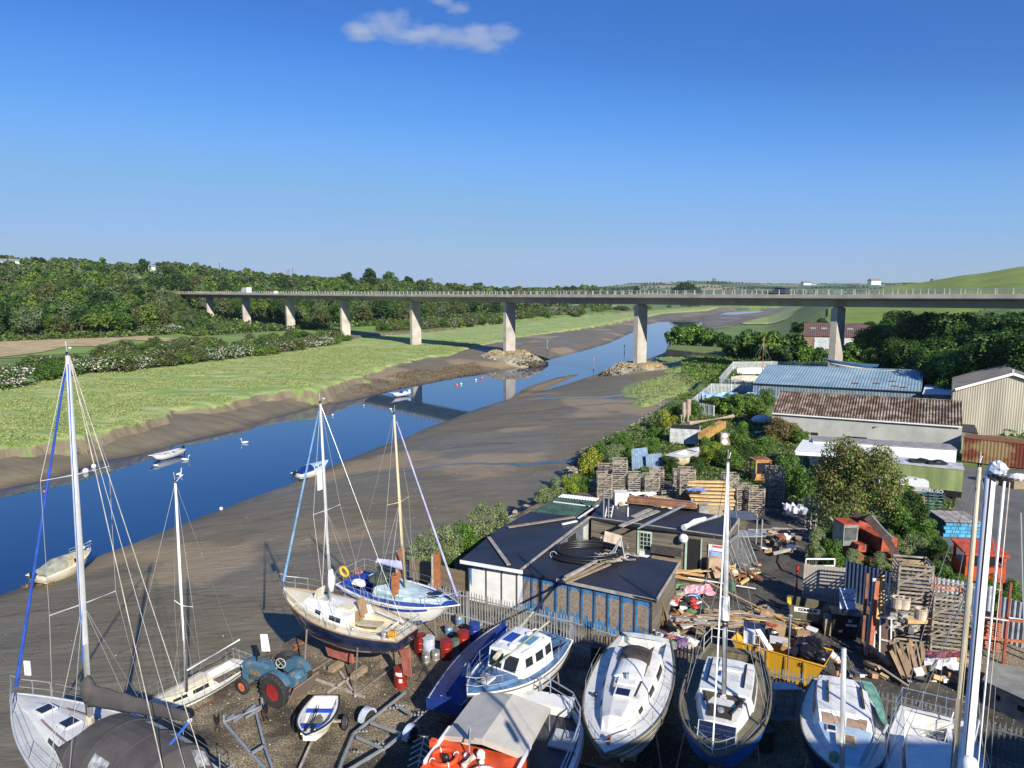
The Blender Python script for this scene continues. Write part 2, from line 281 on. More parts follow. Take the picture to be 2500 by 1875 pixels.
# bridge axis (used here for the pier mounds)
Z0 = 147.0; B0 = V((.4578*Z0, Z0, 0)); BD = V((-.2318*Z0, .2505*Z0, 0)); BU = BD.normalized(); BN = V((BU.y, -BU.x, 0))   # BN points away to the far side
BC = B0.copy(); B0 = B0 - BN*4.6                # BC: pier line, B0: near edge of the deck
def pier(t): return BC + BD*t
MOUNDS = []
for t in (1, 2): MOUNDS.append(((pier(t).x, pier(t).y), 12, 1.2))
MUD = mat('river_mud', (.185,.155,.10), rough=.38, scale=.35, det=8, col2=(.13,.11,.072), bump=1.0, stretch=(.4,1.3,1), lo=.35, hi=.65, spec=.25)
def mudmat():
    m = MUD; N = m.node_tree.nodes; L = m.node_tree.links; b = N['Principled BSDF']
    n = N.new('ShaderNodeTexNoise'); n.inputs['Scale'].default_value = .06; n.inputs['Detail'].default_value = 3; tc = N['Texture Coordinate']; L.new(tc.outputs['Object'], n.inputs[0])
    r = N.new('ShaderNodeMapRange'); r.inputs[1].default_value = .38; r.inputs[2].default_value = .62; r.inputs[3].default_value = .42; r.inputs[4].default_value = .72; L.new(n.outputs[0], r.inputs[0]); L.new(r.outputs[0], b.inputs['Roughness'])
    g = N.new('ShaderNodeNewGeometry'); sx = N.new('ShaderNodeSeparateXYZ'); L.new(g.outputs['Position'], sx.inputs[0])
    h = N.new('ShaderNodeMapRange'); h.inputs[1].default_value = -5.5; h.inputs[2].default_value = -4.9; h.inputs[3].default_value = .62; h.inputs[4].default_value = 1; L.new(sx.outputs[2], h.inputs[0])   # dark wet rim at the water
    old = b.inputs['Base Color'].links[0].from_socket; mx = N.new('ShaderNodeMix'); mx.data_type = 'RGBA'; mx.blend_type = 'MULTIPLY'; mx.inputs[0].default_value = 1
    n3 = N.new('ShaderNodeTexNoise'); n3.inputs['Scale'].default_value = .045; n3.inputs['Detail'].default_value = 5; L.new(tc.outputs['Object'], n3.inputs[0]); q3 = N.new('ShaderNodeMapRange'); q3.inputs[1].default_value = .53; q3.inputs[2].default_value = .58; L.new(n3.outputs[0], q3.inputs[0]); m3 = N.new('ShaderNodeMix'); m3.data_type = 'RGBA'; m3.inputs[7].default_value = (.30,.225,.13,1); q4 = N.new('ShaderNodeMath'); q4.operation = 'MULTIPLY'; q4.inputs[1].default_value = .8; L.new(q3.outputs[0], q4.inputs[0]); L.new(q4.outputs[0], m3.inputs[0]); L.new(old, m3.inputs[6]); old = m3.outputs[2]      # drying tan patches
    L.new(old, mx.inputs[6]); L.new(h.outputs[0], mx.inputs[7]); L.new(mx.outputs[2], b.inputs['Base Color'])
mudmat()
polar('mudflat', -1.0, .5, 420, 18, 1150, 560, mudz, MUD, keep=lambda X, Y, Z: sd(Bas, X, Y) > -6)
# water
wm = mat('river_water', (.01,.035,.10), rough=.02, var=0, spec=.5); b = wm.node_tree.nodes['Principled BSDF']; b.inputs['IOR'].default_value = 1.6
N = wm.node_tree.nodes; L = wm.node_tree.links; n = N.new('ShaderNodeTexNoise'); n.inputs['Scale'].default_value = 1.3; n.inputs['Detail'].default_value = 3; L.new(N['Texture Coordinate'].outputs['Object'], n.inputs[0])
bp = N.new('ShaderNodeBump'); bp.inputs['Strength'].default_value = .05; bp.inputs['Distance'].default_value = .05; L.new(n.outputs[0], bp.inputs['Height']); L.new(bp.outputs[0], b.inputs['Normal'])
o = polar('river_water', -1.0, .5, 60, 18, 1150, 60, lambda X, Y: X*0+WZ, wm, keep=lambda X, Y, Z: sd(Bas, X, Y) > -4, smooth=False)
# salt marsh
SM = mat('marsh_grass', (.34,.38,.14), rough=.9, scale=.35, det=12, col2=(.19,.28,.06), stretch=(.3,1.0,1), bump=1.0, lo=.43, hi=.58)
def mm():
    N = SM.node_tree.nodes; L = SM.node_tree.links; b = N['Principled BSDF']; g = N.new('ShaderNodeNewGeometry'); sx = N.new('ShaderNodeSeparateXYZ'); L.new(g.outputs['Normal'], sx.inputs[0])
    r = N.new('ShaderNodeMapRange'); r.inputs[1].default_value = .72; r.inputs[2].default_value = .9; L.new(sx.outputs[2], r.inputs[0]); old = b.inputs['Base Color'].links[0].from_socket
    mx = N.new('ShaderNodeMix'); mx.data_type = 'RGBA'; mx.inputs[6].default_value = (.17,.14,.09,1); L.new(r.outputs[0], mx.inputs[0]); L.new(old, mx.inputs[7]); L.new(mx.outputs[2], b.inputs['Base Color'])
mm()
def marshz(X, Y):
    d = sd(marshP, X, Y); e = d + 1.5*nz(X, Y, 14, 4, 1) + np.clip(Y/250, .3, 1)*.8*nz(X, Y, 4, 2, 2); t = np.clip(e/2.2, -1, 1)
    f = np.where(t > 0, 1-(1-t)**2, t*1.5); dm = sd(Bas, X, Y)
    cr = np.abs(nz(X*.5+Y*.2, Y, 38, 3, 4)); crk = np.clip(1-cr/.035, 0, 1)*.5*np.clip(d/4, 0, 1)*(Y < 330)
    tuft = .13*nz(X*.5, Y*1.3, 6, 3, 5)+.12*nz(X*.7, Y, 2.0, 2, 6)
    return MZ-.45+.45*f + (.08*nz(X, Y, 30, 2, 3)+tuft)*np.clip(d/3, 0, 1) - crk - np.clip(-e, 0, 3)*.8
polar('salt_marsh', -1.0, .33, 620, 60, 1050, 620, marshz, SM, keep=lambda X, Y, Z: sd(marshP, X, Y) > -2.2)
RP = [([(1535,960),(1560,935),(1640,915),(1720,895),(1765,897),(1772,908),(1730,925),(1690,950),(1650,975),(1600,985),(1560,972)], 'a'), ([(1548,948),(1600,938),(1660,945),(1640,955),(1570,955)], 'b'), ([(1640,905),(1660,880),(1740,885),(1780,895),(1760,903)], 'c'), ([(1545,985),(1590,972),(1640,975),(1600,992),(1560,998)], 'd'), ([(1625,868),(1650,860),(1720,872),(1770,880),(1740,888),(1660,878)], 'e'), ([(1560,1040),(1620,1000),(1690,955),(1700,985),(1620,1030),(1560,1075),(1530,1085)],'f')]
RPw = [PL(p, -2.4) for p, _ in RP]
def rmz(X, Y):
    d = np.maximum.reduce([sd(q, X, Y) for q in RPw]); e = d+.7*nz(X, Y, 6, 3, 1); return -2.25+np.clip(.28*e, -3, .5)+.12*nz(X, Y, 3, 3, 4)
polar('bank_turf', .1, .4, 260, 95, 330, 260, rmz, mat('bank_grass', (.17,.27,.05), rough=.8, scale=.5, det=6, col2=(.26,.28,.12), bump=.6, lo=.4, hi=.6), keep=lambda X, Y, Z: np.maximum.reduce([sd(q, X, Y) for q in RPw]) > -3)
# land
LM = mat('rough_ground', (.16,.22,.05), rough=.9, scale=.12, det=10, col2=(.08,.12,.03), bump=.8)
polar('terrain', -1.25, 1.25, 420, 20, 1250, 420, lambda X, Y: ground(X, Y)-.02, LM, keep=lambda X, Y, Z: sd(Bas, X, Y) < 18)
def farmat():
    m = mat('far_fields', (.1,.15,.05), rough=.95, scale=.002); N = m.node_tree.nodes; L = m.node_tree.links; b = N['Principled BSDF']
    tc = N['Texture Coordinate']; mp = N.new('ShaderNodeMapping'); mp.inputs['Scale'].default_value = (1, .55, 0); L.new(tc.outputs['Object'], mp.inputs[0]); v = N.new('ShaderNodeTexVoronoi'); v.inputs['Scale'].default_value = .0045; L.new(mp.outputs[0], v.inputs[0])
    s = N.new('ShaderNodeSeparateColor'); L.new(v.outputs['Color'], s.inputs[0]); r = N.new('ShaderNodeValToRGB'); r.color_ramp.interpolation = 'CONSTANT'; e = r.color_ramp.elements
    cs = [(0,(.06,.12,.03)),(.2,(.14,.2,.06)),(.35,(.21,.13,.085)),(.5,(.1,.17,.05)),(.63,(.28,.24,.12)),(.73,(.08,.14,.05)),(.85,(.2,.12,.08)),(.93,(.2,.24,.1))]
    e[0].position, e[0].color = cs[0][0], (*cs[0][1],1); e[1].position, e[1].color = cs[1][0], (*cs[1][1],1)
    for p, c in cs[2:]: q = e.new(p); q.color = (*c, 1)
    L.new(s.outputs[0], r.inputs[0]); v2 = N.new('ShaderNodeTexVoronoi'); v2.feature = 'DISTANCE_TO_EDGE'; v2.inputs['Scale'].default_value = .0045; L.new(mp.outputs[0], v2.inputs[0])
    k = N.new('ShaderNodeMath'); k.operation = 'GREATER_THAN'; k.inputs[1].default_value = .035; L.new(v2.outputs[0], k.inputs[0]); mx = N.new('ShaderNodeMix'); mx.data_type = 'RGBA'; mx.inputs[6].default_value = (.03,.055,.02,1)
    L.new(k.outputs[0], mx.inputs[0]); L.new(r.outputs[0], mx.inputs[7]); L.new(mx.outputs[2], b.inputs['Base Color']); return m
polar('far_hills', -1.25, 1.25, 300, 1150, 9000, 160, lambda X, Y: ground(X, Y)-.3, farmat())
def drape(name, pts, m, zoff=.25, n=90, fn=ground):
    pts = [tuple(p) for p in pts]; us = [x/y for x, y in pts]; ys = [y for x, y in pts]
    return polar(name, min(us), max(us), n, min(ys), max(ys), n, lambda X, Y: fn(X, Y)+zoff, m, keep=lambda X, Y, Z: sd(pts, X, Y) > 0)
def UY(l): return [(u*y, y) for u, y in l]
drape('hill_meadow', UY([(.44,255),(.50,232),(.56,228),(.62,240),(.8,300),(.9,420),(.9,560),(.5,560),(.45,400)]), mat('meadow_grass', (.24,.26,.03), rough=.9, scale=.08, det=9, col2=(.11,.2,.025), stretch=(1,.35,1), bump=.3), .5, 140)
drape('hill_field', UY([(-.70,560),(-.6,540),(-.42,545),(-.42,600),(-.6,610),(-.7,600)]), mat('pasture', (.12,.2,.04), scale=.05), .6)
drape('hill_field', UY([(-.8,640),(-.66,630),(-.66,680),(-.8,690)]), mat('pasture', (.12,.2,.04)), .6)
drape('hill_field', UY([(-.29,620),(-.2,600),(-.17,700),(-.3,720)]), mat('pasture_olive', (.16,.2,.06), scale=.05), .8)
drape('hill_field', UY([(.03,900),(.17,900),(.18,1190),(.02,1190)]), mat('pasture2', (.11,.19,.05), scale=.05), .8)
drape('hay_field', [tuple(P(a, b, -1.6)[:2]) for a, b in [(-60,880),(90,862),(160,850),(235,850),(300,838),(440,842),(432,836),(300,829),(232,829),(110,829),(-60,840)]], mat('dry_grass', (.42,.32,.17), scale=.3, var=.15, rough=.9), .3)

drape('right_marsh', UY([(.27,560),(.305,640),(.36,720),(.405,640),(.41,460),(.385,380),(.33,385),(.29,460)]), mat('marsh_grass_far', (.34,.36,.13), rough=.9, scale=.05, det=10, col2=(.19,.27,.06), stretch=(1,.5,1), lo=.43, hi=.58), .35, 90)
drape('river_meadow', UY([(-.80,190),(-.62,215),(-.45,238),(-.33,260),(-.25,290),(-.19,320),(-.1,350),(.0,430),(.09,560),(.09,600),(-.02,470),(-.13,385),(-.25,340),(-.40,300),(-.55,275),(-.8,262)]), mat('lush_grass', (.2,.28,.05), rough=.9, scale=.08, det=10, col2=(.11,.19,.035), stretch=(.6,1,1)), .12, 160)

def ribbon(px, z, w0, w1, m, name):
    pts = [P(a, b, z) for a, b in px]; F_ = []
    for i in range(len(pts)-1):
        for k in range(6): F_.append(pts[i].lerp(pts[i+1], k/6))
    F_.append(pts[-1]); n = len(F_); L_ = []
    for i, p in enumerate(F_):
        d = (F_[min(i+1,n-1)]-F_[max(i-1,0)]).normalized(); s = V((-d.y, d.x, 0)); w = w0+(w1-w0)*i/n; j = .5*float(nz(p.x, p.y, 7, 2, 2)); a_ = p+s*(j+w/2); b_ = p+s*(j-w/2)
        L_.append([V((q.x, q.y, float(mudz(np.array([q.x]), np.array([q.y]))[0])+.02)) for q in (a_, b_)])
    m_ = MB(); m_.loft(L_); o = m_.build(name, m); o['kind'] = 'structure'
WMUD = mat('wet_channel', (.06,.055,.05), rough=.12, spec=.6, var=.1); DMUD = mat('dark_channel', (.07,.06,.05), rough=.7, var=.1)
ribbon([(820,1150),(900,1160),(1010,1158),(1120,1150),(1200,1158),(1290,1165),(1400,1160)], -4, .12, 1.3, WMUD, 'mud_creek'); ribbon([(1180,1012),(1300,1015),(1420,1006),(1500,1004),(1570,1013)], -4, .15, .5, DMUD, 'mud_creek'); ribbon([(1000,1110),(1090,1104),(1180,1098),(1260,1101)], -4, .1, .25, DMUD, 'mud_creek')
ribbon([(0,1490),(120,1492),(240,1468),(380,1484),(450,1478),(560,1490)], -4, .12, .2, mat('weedy_line', (.15,.12,.05)), 'mud_creek'); ribbon([(1290,972),(1380,978),(1460,985),(1540,982)], -4, .8, 2.2, WMUD, 'mud_creek')
# ---------- viaduct ----------
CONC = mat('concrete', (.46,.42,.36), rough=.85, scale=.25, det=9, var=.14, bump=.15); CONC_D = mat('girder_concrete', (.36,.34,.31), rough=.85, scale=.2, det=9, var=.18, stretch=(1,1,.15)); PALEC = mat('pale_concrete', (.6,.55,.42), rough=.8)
STEEL = mat('galvanised_steel', (.5,.52,.53), rough=.45, metal=.6, var=.1); ASPH = mat('asphalt', (.055,.055,.057), rough=.9, scale=.6, bump=.3)
br = thing('viaduct', 'long concrete road viaduct crossing the estuary on eight tall piers', 'bridge', B0)
def bz(t): return CZ - np.interp(t, [-3, 0, 1, 2, 3, 7, 8.3], [-.2, .88, 1.1, 1.33, 1.5, 1.66, 1.7])        # coping height
def bp_(t, off, z): p = BD*t + BN*off; return V((p.x, p.y, z))
ts = [-3+i*.1 for i in range(115)]; T1 = 8.3
prof = [(0,0),(0,-.78),(.35,-.8),(.35,-.95),(2.6,-1.15),(3.1,-1.25),(3.4,-2.55),(9.4,-2.55),(9.7,-1.25),(12.4,-.95),(12.4,-.8),(12.75,-.78),(12.75,0),(12.35,0),(12.35,-.35),(.4,-.35),(.4,0)]
ts = [t for t in ts if t < T1]; m = MB(); m.m = 0
rings = [[bp_(t, o, bz(t)+h) for o, h in prof] for t in ts]; m.loft(rings, close=True, cap0=True, cap1=True)
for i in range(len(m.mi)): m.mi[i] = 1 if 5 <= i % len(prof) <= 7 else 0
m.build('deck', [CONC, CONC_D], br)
m = MB(); m.loft([[bp_(t, .41, bz(t)-.346), bp_(t, 12.34, bz(t)-.346)] for t in ts]); m.build('roadway', ASPH, br)
for side in (.2, 12.55):
    r = MB()
    for k in range(len(ts)-1):
        for h in (.38, .68, .95):
            r.beam(bp_(ts[k], side, bz(ts[k])+h), bp_(ts[k+1], side, bz(ts[k+1])+h), .07, .07)
    ro = r.build('parapet_rail', STEEL, br)
    p = MB(); n = int((ts[-1]-ts[0])*BD.length/2.6); q = MB(); q.beam((0,0,0), (0,0,1.0), .2, .14, up=BU); pm = None; cnt = 0
    for k in range(n):
        t = ts[0]+(ts[-1]-ts[0])*k/n; a = bp_(t, side, bz(t))
        if side < 1 and t > -.9 and cnt < 100:
            cnt += 1
            if pm is None: o = q.build('post', PALEC, br, a); pm = o
            else: o = pm.copy(); C.objects.link(o); o.location = a
        else: p.beam(a, a+V((0,0,1.0)), .2, .14, up=BU)
    o = p.build('post', PALEC, br); o['kind'] = 'stuff'
Rb = Matrix((BU, -BN, V((0,0,1)))).transposed()
for i in range(8):
    t = float(i); zt = bz(t)-2.56; top = bp_(t, 6.4-4.5, 0); 
    c = bp_(t, 4.6, 0); g = -4.5 if i in (1, 2) else (-3.5 if i in (3,4,5) else (-3 if i == 0 else 0)); g = g if i < 6 else lz(B0.x+c.x, B0.y+c.y)-2
    m = MB(); m.box((c.x, c.y, (zt-.25+g)/2), (1.35, 3.9, zt-.25-g), R=Rb.to_3x3()); m.box((c.x, c.y, zt-.125), (.9, 3.2, .25), R=Rb.to_3x3())
    o = m.build('pier', CONC, br); g_ = MB(); fc = c + BU*-.0
    for s_ in (-1, 1): g_.box((c.x-BU.x*.68*1, c.y-BU.y*.68, (zt+g)/2), (.03, .12, zt-g-1.2), R=Rb.to_3x3())
# rock mounds at the foot of two piers
ROCK = mat('armour_rock', (.32,.29,.22), rough=.9, scale=.3, det=5, col2=(.14,.12,.09), island=.3); LICH = mat('lichen_rock', (.36,.25,.09), rough=.9, scale=.6, col2=(.3,.24,.13), island=.3); WETR = mat('weedy_rock', (.09,.075,.04), rough=.8, island=.3)
for i, (lab, rx) in {1:('heap of lichen-topped boulders round the pier nearest the right bank of the channel', 9.6), 2:('heap of boulders round the pier standing at the far side of the channel', 10.2)}.items():
    c = pier(i); t = thing('rock_mound', lab, 'rock mound', (c.x, c.y, WZ), group='boulder mounds at the bridge piers'); m = MB()
    random.seed(20+i); cr = []
    for k in range(1150):
        a = random.random()*2*pi; q = random.random()**.6; rr = rx*(1+.18*sin(a*2+i))*q; h = 3.9*min(1, (1-q)*1.9)**.8
        r = random.uniform(.35, .7)
        m.m = (1 if h > 3.3 and random.random() < .7 else 0) if h > 1.5 else (2 if random.random() < .8 else 0)
        m.ball((cos(a)*rr, sin(a)*rr*1.0, h-.1+random.uniform(0,.25)), r, 5, 3, (1, random.uniform(.6,1), .65), .25)
    m.m = 0; m.lathe((0,0,-1), [(rx*1.0, 0), (rx*.98, 1.1), (rx*.48, 4.6), (.1, 4.75)], 20); m.build('boulders', [ROCK, LICH, WETR], t)
# vehicles on the deck
GLASS = mat('dark_glass', (.02,.025,.03), rough=.08, var=0); TYRE = mat('tyre_rubber', (.03,.03,.03), rough=.8); WHITEP = mat('white_paint', (.78,.78,.76), rough=.35, var=.05, coat=.3); BLACKP = mat('black_paint', (.02,.02,.022), rough=.25, var=0, coat=.5)
def vehicle(name, lab, cat, t, kind, body, off=3.0, flip=1, at=None, rz=None):
    p = at if at is not None else B0 + bp_(t, off, bz(t)-.34); r = thing(name, lab, cat, p, rz if rz is not None else math.atan2(BD.y, BD.x)+(pi if flip < 0 else 0))
    L_, W_, H_ = {'suv':(4.6,1.85,1.75), 'car':(4.2,1.75,1.45), 'van':(5.6,2.0,2.5), 'truck':(7.5,2.4,3.2)}[kind]; m = MB()
    def sec(pts, w0=W_/2): m.loft([[V((x, -w0+ins, z)), V((x, w0-ins, z))] for x, z, ins in pts])
    if kind in ('suv', 'car'):
        hb = H_*.56; body_p = [(-L_/2,.35),(-L_/2,hb),(-L_/2+.1,hb+.05),(L_/2-1.1,hb),(L_/2-.1,hb-.15),(L_/2,hb-.35),(L_/2,.35)]
        for s in (1,): m.loft([[V((x, y, z)) for x, z in body_p] for y in (-W_/2, -W_/2*.99, W_/2*.99, W_/2)], cap0=True, cap1=True); m.add([V((-L_/2,-W_/2,.35)),V((L_/2,-W_/2,.35)),V((L_/2,W_/2,.35)),V((-L_/2,W_/2,.35))],[(0,1,2,3)])
        cab = [(-L_/2+.1,hb),(-L_/2+.3,H_),(L_/2-2.1,H_),(L_/2-1.25,hb)]; m.loft([[V((x, y*(1 if z < H_-.1 else .86), z)) for x, z in cab] for y in (-W_/2*.96, W_/2*.96)], cap0=True, cap1=True)
        m.build('body', body, r); g = MB(); 
        for s in (-1, 1): g.add([V((x, s*(W_/2*.97*(1 if z < H_-.2 else .88)+.012), z)) for x, z in [(-L_/2+.4,hb+.06),(-L_/2+.5,H_-.12),(L_/2-2.15,H_-.12),(L_/2-1.5,hb+.06)]], [(0,1,2,3)])
        g.add([V((L_/2-1.27+.03, y, hb+.05)) for y in (-.75,.75)]+[V((L_/2-2.05, y, H_-.06)) for y in (.68,-.68)], [(0,1,2,3)]); g.build('window', GLASS, r)
    else:
        if kind == 'van':
            pr = [(-L_/2,.4),(-L_/2,H_),(L_/2-1.6,H_),(L_/2-.9,H_*.58),(L_/2,H_*.45),(L_/2,.4)]; m.loft([[V((x, y, z)) for x, z in pr] for y in (-W_/2, W_/2)], cap0=True, cap1=True); m.build('body', body, r)
            g = MB(); g.add([V((L_/2-1.58+.02, y, H_-.12)) for y in (-.85,.85)]+[V((L_/2-.92+.02, y, H_*.6)) for y in (.85,-.85)], [(0,1,2,3)])
            for s in (-1,1): g.box((L_/2-1.9, s*(W_/2+.006), H_*.75), (1.0,.012,.6))
            g.build('window', GLASS, r)
        else:
            m.box((-.8,0,1.9), (5.6,W_,2.6)); m.build('box_body', body, r); q = MB(); q.box((L_/2-.85,0,1.45), (1.6,W_*.95,1.9)); cb = q.build('cab', body, r); g = MB(); g.box((L_/2-.04,0,1.8), (.03,W_*.8,.8)); g.build('window', GLASS, r)
    for sx in (-1, 1):
        for sy in (-1, 1):
            m = MB(); m.tube((sx*L_*.31, sy*(W_/2-.12)-.1, .34), (sx*L_*.31, sy*(W_/2-.12)+.12, .34), .34, n=12); m.build('wheel', TYRE, r)
    return r
vehicle('parked_car' if 0 else 'suv', 'black off-roader driving along the near right part of the viaduct', 'car', .25, 'suv', BLACKP)
vehicle('truck', 'white box lorry driving along the far left part of the viaduct', 'lorry', 5.9, 'truck', WHITEP)
vehicle('car', 'white car following behind the lorry on the viaduct', 'car', 5.25, 'car', WHITEP)
# ---------- woods and shrubs ----------
random.seed(11)
def crown_mesh(nl, size, kind='round', wf=0.0, mats=None):
    """unit-ish tree: height 10, returns (crown mesh, trunk mesh)"""
    if kind == 'round': cl = lumps(3.4, 3.4, 5.6, 3.6, 26, 1.5)+[(0,0,6.2,2.4)]
    elif kind == 'tall': cl = lumps(2.3, 2.3, 7.0, 2.6, 24, 1.25)+[(0,0,6,1.8)]
    elif kind == 'wide': cl = lumps(4.6, 4.4, 4.0, 3.6, 34, 1.45)+[(0,0,5.5,2.4)]
    elif kind == 'sparse': cl = lumps(2.6, 2.6, 6.4, 3.0, 15, 1.0)
    v, f = leaves(cl, nl, size); me = bpy.data.meshes.new('crown'); n = len(f)
    me.vertices.add(len(v)); me.vertices.foreach_set('co', v.astype(np.float32).ravel()); me.loops.add(n*4); me.loops.foreach_set('vertex_index', f.astype(np.int32).ravel())
    me.polygons.add(n); me.polygons.foreach_set('loop_start', np.arange(0, n*4, 4, dtype=np.int32)); me.polygons.foreach_set('loop_total', np.full(n, 4, np.int32))
    if wf: me.polygons.foreach_set('material_index', (RNG.random(n) < wf).astype(np.int32))
    me.update(calc_edges=True)
    for m in mats: me.materials.append(m)
    t = MB(); t.path([(0,0,-.6),(0,0,1),(.1,.05,3),(-.05,.1,5.5),(.1,0,7.6)], [.34,.26,.2,.13,.05], 7)
    for i in range(7):
        c = cl[i]; h = 2.2+i*.45; t.path([(0,0,h),(c[0]*.5,c[1]*.5,h+(c[2]-h)*.45),(c[0]*.9,c[1]*.9,c[2])], [.12,.08,.03], 5)
    tm = bpy.data.meshes.new('trunk'); tm.from_pydata(t.v, [], t.f); tm.update(); tm.materials.append(BARK); return me, tm
FAR = []
for kd in ('round', 'tall', 'wide', 'round'):
    for li in range(5): FAR.append((li, kd, crown_mesh(2300, .34, kd, mats=[LEAF[li]])))
BLO = crown_mesh(1700, .33, 'wide', .36, [LEAF[1], WHITEF]); BLO2 = crown_mesh(1600, .34, 'wide', .08, [LEAF[4], WHITEF]); SPA = crown_mesh(500, .33, 'sparse', mats=[LEAF[3]])
def tree(name, me, p, s, label, cat, group, sq=1.0, parts=True):
    rz = random.random()*6.28; r = thing(name, label, cat, p, rz, group); r.scale = (s, s, s*sq)
    a = bpy.data.objects.new('crown', me[0]); C.objects.link(a); a.parent = r
    if parts: b = bpy.data.objects.new('trunk', me[1]); C.objects.link(b); b.parent = r
    return r
base_px = [(-200,845),(0,842),(300,833),(450,824),(600,812),(830,804),(1000,797),(1200,780),(1400,762),(1560,749),(1700,741)]
bw = [P(a, b, -1.6) for a, b in base_px]; bus = [p.x/p.y for p in bw]; bys = [p.y for p in bw]
def baseY(u):
    b = float(np.interp(u, bus, bys))
    if -.49 < u < -.30: t = (.4578-u)/(.2318+.2505*u); b = max(b, 147*(1+.2505*t)+18)
    return b
exc = [UY([(-.70,558),(-.6,538),(-.42,543),(-.42,602),(-.6,612),(-.7,602)]), UY([(-.8,640),(-.66,630),(-.66,680),(-.8,690)]), UY([(-.29,620),(-.2,600),(-.17,700),(-.3,720)])]
def inp(poly, x, y): return float(sd(poly, np.array([x]), np.array([y]))[0]) > 0
def near_bridge(x, y, w=9):
    d = V((x, y, 0))-B0; a = d.dot(BU); b = d.dot(BN); return -60 < a < T1*BD.length+1 and -w+1 < b < 12.7+w*.6
zone = lambda u: 'left' if u < -.47 else ('middle' if u < -.2 else 'right')
KN = ['dark green', 'mid green', 'yellow-green', 'grey-green', 'olive green']; kinds = {'left':'leafy tree in the hillside wood left of the viaduct', 'middle':'leafy tree in the wood behind the left half of the viaduct', 'right':'leafy tree in the far wood behind the middle of the viaduct'}
pts = []; tries = 0
while len(pts) < 760 and tries < 40000:
    tries += 1; u = random.uniform(-.78, .12); b0 = baseY(u); t = random.random(); y = b0*(1.01+(.95 if u < -.3 else .75)*t**1.3)
    x = u*y
    if near_bridge(x, y) or any(inp(e, x, y) for e in exc): continue
    sp_ = 6.3*(y/300)**.75
    if any((x-a)**2+(y-c)**2 < sp_**2 for a, c, _ in pts): continue
    pts.append((x, y, u))
pts.sort(key=lambda p: p[1]+ (0 if p[1] < baseY(p[2])*1.25 else 150))
allc = []
for i, (x, y, u) in enumerate(pts):
    z = lz(x, y); li, kd, me = FAR[random.randrange(len(FAR))]; s = random.uniform(.8, 1.35)*(1 if y < 420 else 1.05)
    if random.random() < .06: me = SPA
    if i < 285: tree('woodland_tree', me, (x, y, z-.4), s, KN[li]+' '+kinds[zone(u)], 'tree', 'woodland trees on the far bank: '+KN[li]+' '+zone(u), random.uniform(.85, 1.15))
    else: allc.append((x, y, z, s, li))
for i in range(1500):                             # the wood goes on over the crest
    u = random.uniform(-.8, -.02); y = random.uniform(1.55, 2.9)*baseY(u); x = u*y
    if y < 900 and not near_bridge(x, y) and not any(inp(e, x, y) for e in exc) and len(allc) < 1150: allc.append((x, y, lz(x, y), random.uniform(.7,1.0), random.randrange(5)))
v_ = []; mi_ = []
for x, y, z, s, li in allc:
    cl = [(x+a*s, y+b*s, z+c*s, r*s) for a, b, c, r in lumps(3.6, 3.6, 5.4, 2.4, 14, 1.8)]; v, f = leaves(cl, 330, .8*(y/450)**.5); v_.append(v); mi_ += [li]*330
v_ = np.concatenate(v_); o = npmesh('woodland', v_, np.arange(len(v_)).reshape(-1,4), LEAF, mi=mi_); tag(o, 'wooded skyline of trees on the far bank hill', 'woodland', kind='stuff')
# undergrowth over the wood floor
n = 60000; u = RNG.uniform(-.8, .14, n); b0 = np.interp(u, bus, bys); y = b0*(.985+.8*RNG.random(n)**1.6); x = u*y; z = land(x, y); d = np.zeros(n, bool)
for e in exc: d |= sd(e, x, y) > 0
dd = (x-B0.x)*BN.x+(y-B0.y)*BN.y; k = ~d; x, y, z, dd = x[k], y[k], z[k], dd[k]; n = len(x)
p = np.stack([x, y, z+RNG.random(n)*2.2*(y/300)**.5], 1); a = RNG.normal(size=(n,3)); a /= np.linalg.norm(a, axis=1)[:,None]; b = np.cross(a, RNG.normal(size=(n,3))+[0,0,1]); b /= np.linalg.norm(b, axis=1)[:,None]
s = (.5*(y/300))[:,None]; v = np.stack([p-a*s, p+b*s, p+a*s, p-b*s], 1).reshape(-1,3)
o = npmesh('undergrowth', v, np.arange(4*n).reshape(-1,4), LEAF, mi=RNG.integers(0, 5, n)); tag(o, 'low bushes and ivy under the far wood', 'undergrowth', kind='stuff')
# hedgerow shrubs between marsh and wood : (px, py(base), size, kind)
random.seed(3); shr = []
spec = [(20,942,1.0,'w'),(110,925,.6,'g'),(165,915,.7,'g'),(218,908,.8,'w'),(262,905,.85,'w'),(300,903,.8,'g'),(335,898,.8,'w'),(372,893,.7,'p'),(410,890,.7,'g'),(450,885,.7,'g'),(485,880,.8,'g'),(520,876,.8,'w'),(555,873,.8,'w'),(590,869,.8,'w'),(625,866,.85,'g'),(660,862,.7,'g'),(695,857,.7,'p'),(728,852,.7,'g'),(760,846,.75,'w'),(790,842,.75,'w'),(820,838,.6,'g'),(850,830,.55,'g'),(880,824,.5,'g')]
for px, py, s, k in spec: shr.append((px, py, s, k))
for i in range(190):                              # second, thicker rows behind
    px = random.uniform(60, 830); row = random.random(); py = np.interp(px, [0,300,600,830], [915,893,860,832])-row*np.interp(px, [0,300,600,830], [34,42,34,16]); 
    if px < 235 and 835 < py < 885: continue
    shr.append((px, py, random.uniform(.4, .75), random.choice('gggggpp')))
for px in range(320, 420, 24): shr.append((px, 826, .95, 'w'))
for i in range(150):
    px = random.uniform(930, 1420); b_ = np.interp(px, [930,1100,1230,1400], [812,802,788,772]); shr.append((px, b_-random.random()*9, random.uniform(.6,1.0), random.choice('gggpw')))
